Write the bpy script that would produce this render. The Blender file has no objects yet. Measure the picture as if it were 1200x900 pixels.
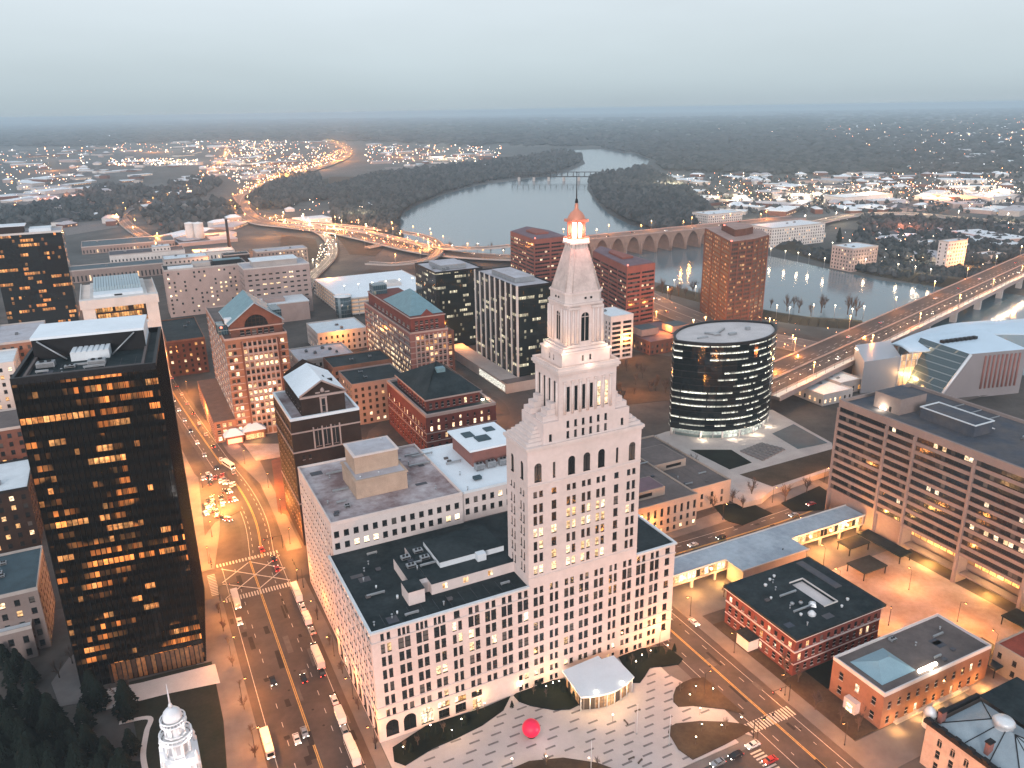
import bpy, math, random
from mathutils import Vector, Matrix
random.seed(7)
SC = bpy.context.scene
COL = SC.collection
RAD = math.radians

# ------------------------------------------------------------------ camera
# The street grid of the town is the world grid: +X runs away to the right, +Y away to the left.
F = 933.4; PITCH = RAD(19.0); ROLL = RAD(-.93); YAW = RAD(26.2); CH = 180.0
_cp, _sp, _sy, _cy = math.cos(PITCH), math.sin(PITCH), math.sin(YAW), math.cos(YAW)
def _R(x, y, z): return Vector((x*_cy+y*_sy, -x*_sy+y*_cy, z))
FWD = _R(0, _cp, -_sp); _u0 = _R(0, _sp, _cp); _r0 = _R(1, 0, 0)
RT = math.cos(ROLL)*_r0+math.sin(ROLL)*_u0; UP = -math.sin(ROLL)*_r0+math.cos(ROLL)*_u0
cam_d = bpy.data.cameras.new('camera'); cam = bpy.data.objects.new('camera', cam_d); COL.objects.link(cam)
cam_d.sensor_width = 36; cam_d.lens = 36*F/1200; cam_d.clip_start = 1; cam_d.clip_end = 90000
M = Matrix((( RT.x, UP.x, -FWD.x, 0), (RT.y, UP.y, -FWD.y, 0), (RT.z, UP.z, -FWD.z, CH), (0, 0, 0, 1)))
cam.matrix_world = M
SC.camera = cam
def at(px, py, z=0.):
    """map position (x, y) of a survey sighting taken at height z"""
    d = FWD*F+RT*(px-600)-UP*(py-450); t = (z-CH)/d.z
    return (d.x*t, d.y*t)

# ------------------------------------------------------------------ world, sun, exposure
SUN_ELEV, SUN_AZ = RAD(13), RAD(200)       # dusk glow low behind the camera, through cloud
w = bpy.data.worlds.new('World'); SC.world = w; w.use_nodes = True
nt = w.node_tree; nt.nodes.clear()
out = nt.nodes.new('ShaderNodeOutputWorld')
sky = nt.nodes.new('ShaderNodeTexSky'); sky.sky_type = 'NISHITA'; sky.sun_disc = False
sky.sun_elevation = SUN_ELEV; sky.sun_rotation = SUN_AZ
b1 = nt.nodes.new('ShaderNodeBackground'); b1.inputs[1].default_value = .007
nt.links.new(sky.outputs[0], b1.inputs[0])
tc = nt.nodes.new('ShaderNodeTexCoord'); sx = nt.nodes.new('ShaderNodeSeparateXYZ')
nt.links.new(tc.outputs['Generated'], sx.inputs[0])
cr = nt.nodes.new('ShaderNodeValToRGB'); e = cr.color_ramp.elements
e[0].position = 0.0; e[0].color = (.34, .42, .475, 1)
e[1].position = .6; e[1].color = (.64, .73, .83, 1)
x_ = e.new(.13); x_.color = (.60, .665, .715, 1)
x_ = e.new(.028); x_.color = (.41, .495, .55, 1)
x_ = e.new(.075); x_.color = (.505, .58, .63, 1)
nz = nt.nodes.new('ShaderNodeTexNoise'); nz.inputs['Scale'].default_value = 2.2; nz.inputs['Detail'].default_value = 4
mp = nt.nodes.new('ShaderNodeMapping'); mp.inputs['Scale'].default_value = (1, 1, 5)
nt.links.new(tc.outputs['Generated'], mp.inputs[0]); nt.links.new(mp.outputs[0], nz.inputs[0])
ma = nt.nodes.new('ShaderNodeMath'); ma.operation = 'MULTIPLY_ADD'; ma.inputs[1].default_value = .10; ma.inputs[2].default_value = -.05
nt.links.new(nz.outputs[0], ma.inputs[0])
mb_ = nt.nodes.new('ShaderNodeMath'); mb_.operation = 'ADD'
nt.links.new(sx.outputs[2], mb_.inputs[0]); nt.links.new(ma.outputs[0], mb_.inputs[1]); nt.links.new(sx.outputs[2], cr.inputs[0])
nm = nt.nodes.new('ShaderNodeMath'); nm.operation = 'MULTIPLY_ADD'; nm.inputs[1].default_value = .26; nm.inputs[2].default_value = .87
nt.links.new(nz.outputs[0], nm.inputs[0])
b2 = nt.nodes.new('ShaderNodeBackground'); nt.links.new(cr.outputs[0], b2.inputs[0]); nt.links.new(nm.outputs[0], b2.inputs[1])
ad = nt.nodes.new('ShaderNodeAddShader'); nt.links.new(b1.outputs[0], ad.inputs[0]); nt.links.new(b2.outputs[0], ad.inputs[1])
nt.links.new(ad.outputs[0], out.inputs[0])
sd = bpy.data.lights.new('sun', 'SUN'); sd.energy = 2.4; sd.angle = RAD(22); sd.color = (1, .89, .85)
so = bpy.data.objects.new('sun', sd); COL.objects.link(so)
_a = RAD(26.2+180+8)                        # the glow comes from behind and a little left of the camera
sun_dir = Vector((math.sin(_a)*math.cos(SUN_ELEV), math.cos(_a)*math.cos(SUN_ELEV), math.sin(SUN_ELEV)))
so.rotation_euler = sun_dir.to_track_quat('Z', 'Y').to_euler()
sky.sun_rotation = _a
vs = SC.view_settings; vs.view_transform = 'Standard'; vs.look = 'None'; vs.gamma = 1; vs.exposure = 0.25; vs.use_curve_mapping = False
cy = SC.cycles; cy.use_denoising = True; cy.max_bounces = 5; cy.diffuse_bounces = 2; cy.glossy_bounces = 3
cy.transmission_bounces = 3; cy.volume_bounces = 1; cy.use_light_tree = True; cy.sample_clamp_indirect = 3; cy.caustics_reflective = False; cy.caustics_refractive = False

# ------------------------------------------------------------------ materials
def newmat(name):
    m = bpy.data.materials.new(name); m.use_nodes = True
    return m, m.node_tree, m.node_tree.nodes['Principled BSDF']
MATS = {}
def mat(name, col, rough=.8, var=.25, scale=.15, metal=0., col2=None, spec=.3, fine=2.0):
    """plain weathered surface: colour drifting between two tones on two noise scales"""
    if name in MATS: return MATS[name]
    m, t, p = newmat(name); N = t.nodes; L = t.links
    g = N.new('ShaderNodeNewGeometry')
    n1 = N.new('ShaderNodeTexNoise'); n1.inputs['Scale'].default_value = scale; n1.inputs['Detail'].default_value = 5; n1.inputs['Roughness'].default_value = .65
    n2 = N.new('ShaderNodeTexNoise'); n2.inputs['Scale'].default_value = fine; n2.inputs['Detail'].default_value = 3
    L.new(g.outputs['Position'], n1.inputs[0]); L.new(g.outputs['Position'], n2.inputs[0])
    mr = N.new('ShaderNodeMapRange'); mr.inputs[1].default_value = .35; mr.inputs[2].default_value = .65
    L.new(n1.outputs[0], mr.inputs[0])
    mx = N.new('ShaderNodeMix'); mx.data_type = 'RGBA'
    c2 = col2 or tuple(c*(1-var) for c in col)
    mx.inputs[6].default_value = (*col, 1); mx.inputs[7].default_value = (*c2, 1)
    L.new(mr.outputs[0], mx.inputs[0])
    hs = N.new('ShaderNodeHueSaturation'); vv = N.new('ShaderNodeMath'); vv.operation = 'MULTIPLY_ADD'
    vv.inputs[1].default_value = var*1.2; vv.inputs[2].default_value = 1-var*.6
    L.new(n2.outputs[0], vv.inputs[0]); L.new(vv.outputs[0], hs.inputs['Value']); L.new(mx.outputs[2], hs.inputs['Color'])
    L.new(hs.outputs[0], p.inputs['Base Color'])
    p.inputs['Roughness'].default_value = rough; p.inputs['Metallic'].default_value = metal
    p.inputs['Specular IOR Level'].default_value = spec
    if max(col) < .12: p.inputs['Specular IOR Level'].default_value = .12
    MATS[name] = m; return m
def emis(name, col, strength, rand=0.):
    m, t, p = newmat(name); N = t.nodes; L = t.links
    p.inputs['Base Color'].default_value = (.3, .3, .3, 1)
    p.inputs['Emission Color'].default_value = (*col, 1); p.inputs['Emission Strength'].default_value = strength
    if rand:
        g = N.new('ShaderNodeNewGeometry'); ml = N.new('ShaderNodeMath'); ml.operation = 'MULTIPLY_ADD'
        ml.inputs[1].default_value = strength*rand*2; ml.inputs[2].default_value = strength*(1-rand)
        L.new(g.outputs['Random Per Island'], ml.inputs[0]); L.new(ml.outputs[0], p.inputs['Emission Strength'])
    m.cycles.emission_sampling = 'NONE'
    MATS[name] = m; return m
def pane(name, frac, col=(1, .60, .28), strength=1.6, glass=(.012, .016, .018), rough=.12):
    """window glass; a share of the panes has a lit room behind it"""
    m, t, p = newmat(name); N = t.nodes; L = t.links
    p.inputs['Base Color'].default_value = (*glass, 1); p.inputs['Roughness'].default_value = rough
    p.inputs['Specular IOR Level'].default_value = .5
    if True:                                     # some panes have blinds or curtains down
        g0 = N.new('ShaderNodeNewGeometry'); o0 = N.new('ShaderNodeObjectInfo'); a0 = N.new('ShaderNodeMath'); a0.operation = 'MULTIPLY_ADD'; a0.inputs[1].default_value = 3.17
        L.new(o0.outputs['Random'], a0.inputs[0]); L.new(g0.outputs['Random Per Island'], a0.inputs[2])
        w0 = N.new('ShaderNodeTexWhiteNoise'); w0.noise_dimensions = '1D'; L.new(a0.outputs[0], w0.inputs['W'])
        m0 = N.new('ShaderNodeMapRange'); m0.inputs[1].default_value = .82; m0.inputs[2].default_value = 1.0; L.new(w0.outputs[0], m0.inputs[0])
        x0 = N.new('ShaderNodeMix'); x0.data_type = 'RGBA'; x0.inputs[6].default_value = (*glass, 1); x0.inputs[7].default_value = (.11, .10, .092, 1)
        L.new(m0.outputs[0], x0.inputs[0]); L.new(x0.outputs[2], p.inputs['Base Color'])
    if frac > 0:
        g = N.new('ShaderNodeNewGeometry'); oi = N.new('ShaderNodeObjectInfo')
        a = N.new('ShaderNodeMath'); a.operation = 'MULTIPLY_ADD'; a.inputs[1].default_value = 7.31
        L.new(oi.outputs['Random'], a.inputs[0]); L.new(g.outputs['Random Per Island'], a.inputs[2])
        fr = N.new('ShaderNodeMath'); fr.operation = 'FRACT'; L.new(a.outputs[0], fr.inputs[0])
        lt = N.new('ShaderNodeMath'); lt.operation = 'LESS_THAN'; lt.inputs[1].default_value = frac; L.new(fr.outputs[0], lt.inputs[0])
        wn = N.new('ShaderNodeTexWhiteNoise'); wn.noise_dimensions = '1D'; L.new(fr.outputs[0], wn.inputs['W'])
        # furniture and blinds: blotches of light and dark behind the pane
        nz = N.new('ShaderNodeTexNoise'); nz.inputs['Scale'].default_value = 1.1; nz.inputs['Detail'].default_value = 2
        L.new(g.outputs['Position'], nz.inputs[0])
        mr = N.new('ShaderNodeMapRange'); mr.inputs[1].default_value = .38; mr.inputs[2].default_value = .62; mr.inputs[3].default_value = .35; mr.inputs[4].default_value = 1.25
        L.new(nz.outputs[0], mr.inputs[0])
        b = N.new('ShaderNodeMath'); b.operation = 'MULTIPLY_ADD'; b.inputs[1].default_value = .8; b.inputs[2].default_value = .45; L.new(wn.outputs[0], b.inputs[0])
        c = N.new('ShaderNodeMath'); c.operation = 'MULTIPLY'; L.new(b.outputs[0], c.inputs[0]); L.new(mr.outputs[0], c.inputs[1])
        d = N.new('ShaderNodeMath'); d.operation = 'MULTIPLY'; L.new(c.outputs[0], d.inputs[0]); L.new(lt.outputs[0], d.inputs[1])
        f = N.new('ShaderNodeMath'); f.operation = 'MULTIPLY'; f.inputs[1].default_value = strength; L.new(d.outputs[0], f.inputs[0])
        mx = N.new('ShaderNodeMix'); mx.data_type = 'RGBA'; mx.inputs[6].default_value = (*col, 1)
        mx.inputs[7].default_value = (1, .78, .52, 1); L.new(wn.outputs[0], mx.inputs[0])
        L.new(mx.outputs[2], p.inputs['Emission Color']); L.new(f.outputs[0], p.inputs['Emission Strength'])
    m.cycles.emission_sampling = 'NONE'
    MATS[name] = m; return m
def curtain(name, cw, ch, col, glass, row_lit, cell_lit, strength, mull=.06, mcol=(.02, .02, .02), sill=.25, rough=.08, metal=.0, tint=None, glow=0.):
    """glass curtain wall: storeys of ch, panes of cw, whole storeys and single panes lit from inside"""
    m, t, p = newmat(name); N = t.nodes; L = t.links
    def mth(op, a=None, b=None, c=None):
        n = N.new('ShaderNodeMath'); n.operation = op
        for i, v in enumerate((a, b, c)):
            if v is None: continue
            if isinstance(v, (int, float)): n.inputs[i].default_value = v
            else: L.new(v, n.inputs[i])
        return n.outputs[0]
    tcn = N.new('ShaderNodeTexCoord'); s = N.new('ShaderNodeSeparateXYZ'); L.new(tcn.outputs['Object'], s.inputs[0])
    u = mth('DIVIDE', mth('ADD', s.outputs[0], s.outputs[1]), cw); v = mth('DIVIDE', s.outputs[2], ch)
    cu, cv = mth('FLOOR', u), mth('FLOOR', v); fu, fv = mth('FRACT', u), mth('FRACT', v)
    cmb = N.new('ShaderNodeCombineXYZ'); L.new(cu, cmb.inputs[0]); L.new(cv, cmb.inputs[1])
    wc = N.new('ShaderNodeTexWhiteNoise'); wc.noise_dimensions = '2D'; L.new(cmb.outputs[0], wc.inputs[0])
    # stretches of a storey share one tenant: noise stretched along the storey
    cm2 = N.new('ShaderNodeCombineXYZ'); L.new(mth('MULTIPLY', cu, .11), cm2.inputs[0]); L.new(mth('MULTIPLY', cv, 7.77), cm2.inputs[1])
    nz = N.new('ShaderNodeTexNoise'); nz.noise_dimensions = '2D'; nz.inputs['Scale'].default_value = 1; nz.inputs['Detail'].default_value = 1; L.new(cm2.outputs[0], nz.inputs[0])
    storey = mth('GREATER_THAN', nz.outputs[0], row_lit)
    cellon = mth('LESS_THAN', wc.outputs[0], .86)
    single = mth('LESS_THAN', wc.outputs[0], cell_lit)
    lit = mth('MAXIMUM', mth('MULTIPLY', storey, cellon), single)
    pan = mth('MULTIPLY', mth('GREATER_THAN', fu, mull), mth('GREATER_THAN', fv, sill))
    up = mth('MULTIPLY_ADD', fv, .7, .5)
    n2 = N.new('ShaderNodeTexNoise'); n2.inputs['Scale'].default_value = .9; L.new(tcn.outputs['Object'], n2.inputs[0])
    va = mth('MULTIPLY', up, mth('MULTIPLY_ADD', n2.outputs[0], 2.2, -.35))
    br = mth('MULTIPLY_ADD', wc.outputs[0], .7, .5)
    # loose amber patches painted into the emission in place of street reflections
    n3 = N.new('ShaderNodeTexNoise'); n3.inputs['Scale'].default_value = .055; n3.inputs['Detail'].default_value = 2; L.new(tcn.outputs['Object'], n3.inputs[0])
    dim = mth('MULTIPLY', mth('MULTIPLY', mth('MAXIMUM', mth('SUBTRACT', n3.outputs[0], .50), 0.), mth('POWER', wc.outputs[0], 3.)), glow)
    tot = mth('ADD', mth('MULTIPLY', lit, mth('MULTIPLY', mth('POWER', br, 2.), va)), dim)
    es = mth('MULTIPLY', mth('MULTIPLY', tot, pan), strength)
    em = N.new('ShaderNodeMix'); em.data_type = 'RGBA'; em.inputs[6].default_value = (*col, 1); em.inputs[7].default_value = (col[0], col[1]*.62, col[2]*.4, 1) if col[1] < .75 else (*col, 1)
    wd2 = N.new('ShaderNodeTexWhiteNoise'); wd2.noise_dimensions = '2D'; L.new(cm2.outputs[0], wd2.inputs[0])
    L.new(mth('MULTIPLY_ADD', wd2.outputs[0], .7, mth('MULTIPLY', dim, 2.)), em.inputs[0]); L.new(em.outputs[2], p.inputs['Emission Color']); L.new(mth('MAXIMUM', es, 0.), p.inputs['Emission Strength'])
    mx = N.new('ShaderNodeMix'); mx.data_type = 'RGBA'; mx.inputs[6].default_value = (*mcol, 1); mx.inputs[7].default_value = (*glass, 1)
    L.new(pan, mx.inputs[0]); L.new(mx.outputs[2], p.inputs['Base Color'])
    p.inputs['Roughness'].default_value = rough; p.inputs['Metallic'].default_value = metal
    # each pane sits slightly out of true
    bp = N.new('ShaderNodeBump'); bp.inputs['Strength'].default_value = .35; bp.inputs['Distance'].default_value = .12
    L.new(mth('ADD', mth('MULTIPLY', wc.outputs[0], fu), mth('MULTIPLY', n2.outputs[0], .4)), bp.inputs['Height']); L.new(bp.outputs[0], p.inputs['Normal'])
    m.cycles.emission_sampling = 'NONE'
    MATS[name] = m; return m
mat('stone', (.65, .54, .515), .85, .18, .05, col2=(.53, .45, .42), fine=.7)
mat('stone_trim', (.62, .53, .50), .8, .14, .3)
mat('limestone', (.60, .53, .51), .85, .14, .08)
mat('spire_slate', (.52, .44, .41), .8, .25, .5, fine=3)
mat('roof_dark', (.006, .014, .017), .7, .45, .10, col2=(.026, .036, .04), fine=.8)
mat('roof_blue', (.05, .085, .105), .55, .3, .2)
mat('snow', (.68, .74, .79), .7, .08, .12)
mat('roof_white', (.62, .67, .71), .6, .12, .2)
mat('roof_grey', (.34, .32, .34), .8, .35, .07, col2=(.42, .42, .46), fine=.4)
mat('roof_stained', (.46, .43, .45), .8, .25, .085, col2=(.17, .11, .11), fine=.3)
mat('roof_brown', (.13, .105, .10), .85, .35, .08, fine=.6)
mat('roof_teal', (.14, .25, .29), .5, .2, .3)
mat('teal_seam', (.10, .19, .23), .45, .25, .4)
mat('brick_red', (.16, .042, .032), .85, .3, .2, fine=3)
mat('brick_brown', (.15, .062, .042), .85, .3, .2, fine=3)
mat('brick_dark', (.042, .026, .020), .85, .35, .2, fine=3)
mat('brick_tan', (.26, .125, .08), .85, .25, .2, fine=3)
mat('brick_pink', (.24, .11, .095), .85, .2, .2, fine=3)
mat('concrete', (.42, .38, .36), .85, .2, .1)
mat('concrete_pink', (.38, .29, .265), .85, .18, .1)
mat('slab_concrete', (.24, .19, .175), .85, .2, .07, fine=.8)
mat('concrete_light', (.56, .53, .51), .8, .14, .12)
mat('metal_white', (.62, .66, .69), .4, .12, .4, metal=.2)
mat('metal_grey', (.35, .37, .39), .45, .2, .4, metal=.5)
mat('mullion_black', (.006, .006, .006), .5)
mat('metal_dark', (.02, .02, .022), .5, .2, .4, metal=.3)
mat('asphalt', (.085, .072, .066), .55, .35, .06, col2=(.055, .047, .044), fine=.5)
mat('road_far', (.14, .12, .11), .8, .3, .01, fine=.1)
mat('sidewalk', (.16, .145, .14), .85, .25, .15, fine=1.2)
mat('paving_town', (.10, .088, .08), .85, .4, .03, col2=(.05, .046, .044), fine=.3)
mat('plaza_stone', (.42, .40, .40), .75, .1, .15, fine=.8)
mat('plaza_brown', (.38, .31, .28), .8, .3, .05, col2=(.22, .15, .12), fine=.5)
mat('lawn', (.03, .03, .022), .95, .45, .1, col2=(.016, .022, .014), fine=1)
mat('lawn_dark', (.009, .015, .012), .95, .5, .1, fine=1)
mat('paint', (.55, .53, .48), .7, .3, .8)
mat('paint_yellow', (.55, .36, .12), .7, .3, .8)
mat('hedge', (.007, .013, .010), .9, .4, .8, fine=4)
mat('bark', (.11, .085, .07), .9, .3, .5)
mat('twig', (.10, .075, .065), .9, .3, .5)
mat('twig_dark', (.03, .03, .03), .9, .3, .5)
mat('levee', (.06, .055, .04), .95, .4, .03, fine=.3)
pane('win', .0); pane('win_some', .16); pane('win_many', .62); pane('win_lit', 1.0, strength=2.2); pane('win_warm', .9, (1, .45, .12), 1.7)
pane('win_cold', .35, (.8, .9, .85), 1.1); pane('shop', .8, (1, .42, .10), 1.9)
# ------------------------------------------------------------------ mesh helpers
class MB:
    def __init__(s): s.v = []; s.f = []; s.m = []; s.sm = []
    def poly(s, pts, mi=0, smooth=False):
        b = len(s.v); s.v += [tuple(p) for p in pts]; s.f.append(tuple(range(b, b+len(pts)))); s.m.append(mi); s.sm.append(smooth)
    def box(s, x0, y0, z0, x1, y1, z1, mi=0, bottom=True):
        b = len(s.v)
        s.v += [(x0,y0,z0),(x1,y0,z0),(x1,y1,z0),(x0,y1,z0),(x0,y0,z1),(x1,y0,z1),(x1,y1,z1),(x0,y1,z1)]
        fs = [(4,5,6,7),(0,1,5,4),(1,2,6,5),(2,3,7,6),(3,0,4,7)]+([(3,2,1,0)] if bottom else [])
        for f in fs: s.f.append(tuple(b+i for i in f)); s.m.append(mi); s.sm.append(False)
    def prism(s, pts, z0, z1, mi=0, top=None, topscale=None, bottom=True):
        """pts counter-clockwise ring"""
        n = len(pts); b = len(s.v)
        cx = sum(p[0] for p in pts)/n; cy_ = sum(p[1] for p in pts)/n
        k = 1 if topscale is None else topscale
        s.v += [(p[0], p[1], z0) for p in pts]+[(cx+(p[0]-cx)*k, cy_+(p[1]-cy_)*k, z1) for p in pts]
        for i in range(n):
            j = (i+1) % n; s.f.append((b+i, b+j, b+n+j, b+n+i)); s.m.append(mi); s.sm.append(False)
        s.f.append(tuple(range(b+n, b+2*n))); s.m.append(mi if top is None else top); s.sm.append(False)
        if bottom: s.f.append(tuple(reversed(range(b, b+n)))); s.m.append(mi); s.sm.append(False)
    def cyl(s, cx, cy_, z0, z1, r0, r1=None, n=12, mi=0, smooth=True):
        r1 = r0 if r1 is None else r1; b = len(s.v)
        for z, r in ((z0, r0), (z1, r1)):
            for i in range(n):
                a = 2*math.pi*i/n; s.v.append((cx+r*math.cos(a), cy_+r*math.sin(a), z))
        for i in range(n):
            j = (i+1) % n; s.f.append((b+i, b+j, b+n+j, b+n+i)); s.m.append(mi); s.sm.append(smooth)
        s.f.append(tuple(range(b+n, b+2*n))); s.m.append(mi); s.sm.append(False)
        s.f.append(tuple(reversed(range(b, b+n)))); s.m.append(mi); s.sm.append(False)
    def lathe(s, cx, cy_, prof, n=16, mi=0, smooth=True):
        b = len(s.v)
        for r, z in prof:
            for i in range(n):
                a = 2*math.pi*i/n; s.v.append((cx+r*math.cos(a), cy_+r*math.sin(a), z))
        for k in range(len(prof)-1):
            for i in range(n):
                j = (i+1) % n; s.f.append((b+k*n+i, b+k*n+j, b+(k+1)*n+j, b+(k+1)*n+i)); s.m.append(mi); s.sm.append(smooth)
    def tube(s, p, q, r0, r1=None, n=5, mi=0):
        r1 = r0 if r1 is None else r1
        p = Vector(p); q = Vector(q); d = (q-p)
        if d.length < 1e-6: return
        d.normalize(); a = d.cross(Vector((0, 0, 1)))
        if a.length < 1e-3: a = Vector((1, 0, 0))
        a.normalize(); c = d.cross(a); b = len(s.v)
        for o, r in ((p, r0), (q, r1)):
            for i in range(n):
                t = 2*math.pi*i/n; s.v.append(tuple(o+a*math.cos(t)*r+c*math.sin(t)*r))
        for i in range(n):
            j = (i+1) % n; s.f.append((b+i, b+j, b+n+j, b+n+i)); s.m.append(mi); s.sm.append(True)
        s.f.append(tuple(range(b+n, b+2*n))); s.m.append(mi); s.sm.append(False)
        s.f.append(tuple(reversed(range(b, b+n)))); s.m.append(mi); s.sm.append(False)
    def add(s, o, M=None):
        b = len(s.v)
        s.v += [tuple(M @ Vector(v)) for v in o.v] if M else o.v
        s.f += [tuple(b+i for i in f) for f in o.f]; s.m += o.m; s.sm += o.sm
    def mesh(s, name, mats):
        me = bpy.data.meshes.new(name); me.from_pydata(s.v, [], s.f)
        for m in mats: me.materials.append(MATS[m] if isinstance(m, str) else m)
        me.polygons.foreach_set('material_index', s.m); me.polygons.foreach_set('use_smooth', s.sm)
        me.update(); return me
    def split(s, name, mats, parent=None):
        """one object for every separate piece"""
        par = list(range(len(s.v)))
        def find(a):
            while par[a] != a: par[a] = par[par[a]]; a = par[a]
            return a
        for f in s.f:
            for i in f[1:]: par[find(i)] = find(f[0])
        comp = {}
        for k, f in enumerate(s.f): comp.setdefault(find(f[0]), []).append(k)
        for ks in comp.values():
            m = MB(); idx = {}
            for k in ks:
                g = []
                for i in s.f[k]:
                    if i not in idx: idx[i] = len(m.v); m.v.append(s.v[i])
                    g.append(idx[i])
                m.f.append(tuple(g)); m.m.append(s.m[k]); m.sm.append(s.sm[k])
            m.build(name, mats, parent)
    def build(s, name, mats, parent=None, kind=None, label=None, cat=None, group=None, loc=None):
        if isinstance(mats, str): mats = [mats]
        if not s.v: return None
        o = bpy.data.objects.new(name, s.mesh(name, mats)); COL.objects.link(o)
        if parent: o.parent = parent
        if loc: o.location = loc
        tag(o, label, cat, group, kind); return o
def tag(o, label=None, cat=None, group=None, kind=None):
    if label: o['label'] = label
    if cat: o['category'] = cat
    if group: o['group'] = group
    if kind: o['kind'] = kind
    return o
def thing(name, label, cat, loc=(0, 0, 0), rz=0., group=None):
    o = bpy.data.objects.new(name, None); COL.objects.link(o); o.empty_display_size = 1
    o.location = loc; o.rotation_euler = (0, 0, rz); return tag(o, label, cat, group)
def copy_tree(o, parent=None):
    c = o.copy(); COL.objects.link(c)
    if parent: c.parent = parent
    for ch in list(KIDS.get(o.name, ())): copy_tree(ch, c)
    return c
KIDS = {}
def scan_kids(root):
    def rec(o):
        ks = [x for x in COL.objects if x.parent == o]; KIDS[o.name] = ks
        for k in ks: rec(k)
    rec(root)

# ------------------------------------------------------------------ windows and walls
WCACHE = {}
def win_mb(w, h, arch, npan):
    mb = MB(); d = .22
    fr = min(.16, w*.1)
    if arch:
        n = 8; r = w/2; zc = h-r
        pts = [(-w/2, d, 0), (w/2, d, 0)]+[(r*math.cos(math.pi*i/n), d, zc+r*math.sin(math.pi*i/n)) for i in range(n+1)]
        mb.poly(pts, 0)
        mb.box(-fr/2, d-.1, 0, fr/2, d-.02, h-.1, 1)
        mb.box(-w/2, d-.1, zc-fr/2, w/2, d-.03, zc+fr/2, 1)
    else:
        pw = w/npan
        for i in range(npan):
            x0 = -w/2+i*pw; mb.poly([(x0+.03, d, .05), (x0+pw-.03, d, .05), (x0+pw-.03, d, h-.03), (x0+.03, d, h-.03)], 0)
        for i in range(1, npan): mb.box(-w/2+i*pw-fr/2, d-.1, 0, -w/2+i*pw+fr/2, d-.02, h, 1)
        if h > 2.2 and w < 4: mb.box(-w/2, d-.1, h*.5-fr/3, w/2, d-.03, h*.5+fr/3, 1)
    mb.box(-w/2, -.08, -.14, w/2, d, 0, 1)       # sill
    return mb
def win_mesh(w, h, arch, npan, pm, fm):
    k = (round(w, 2), round(h, 2), arch, npan, pm, fm)
    if k not in WCACHE: WCACHE[k] = win_mb(w, h, arch, npan).mesh('window', [pm, fm])
    return WCACHE[k]
FACES = {'S': ((1, 0), (0, -1), 0.), 'W': ((0, 1), (-1, 0), -math.pi/2), 'E': ((0, 1), (1, 0), math.pi/2), 'N': ((1, 0), (0, 1), math.pi)}
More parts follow.
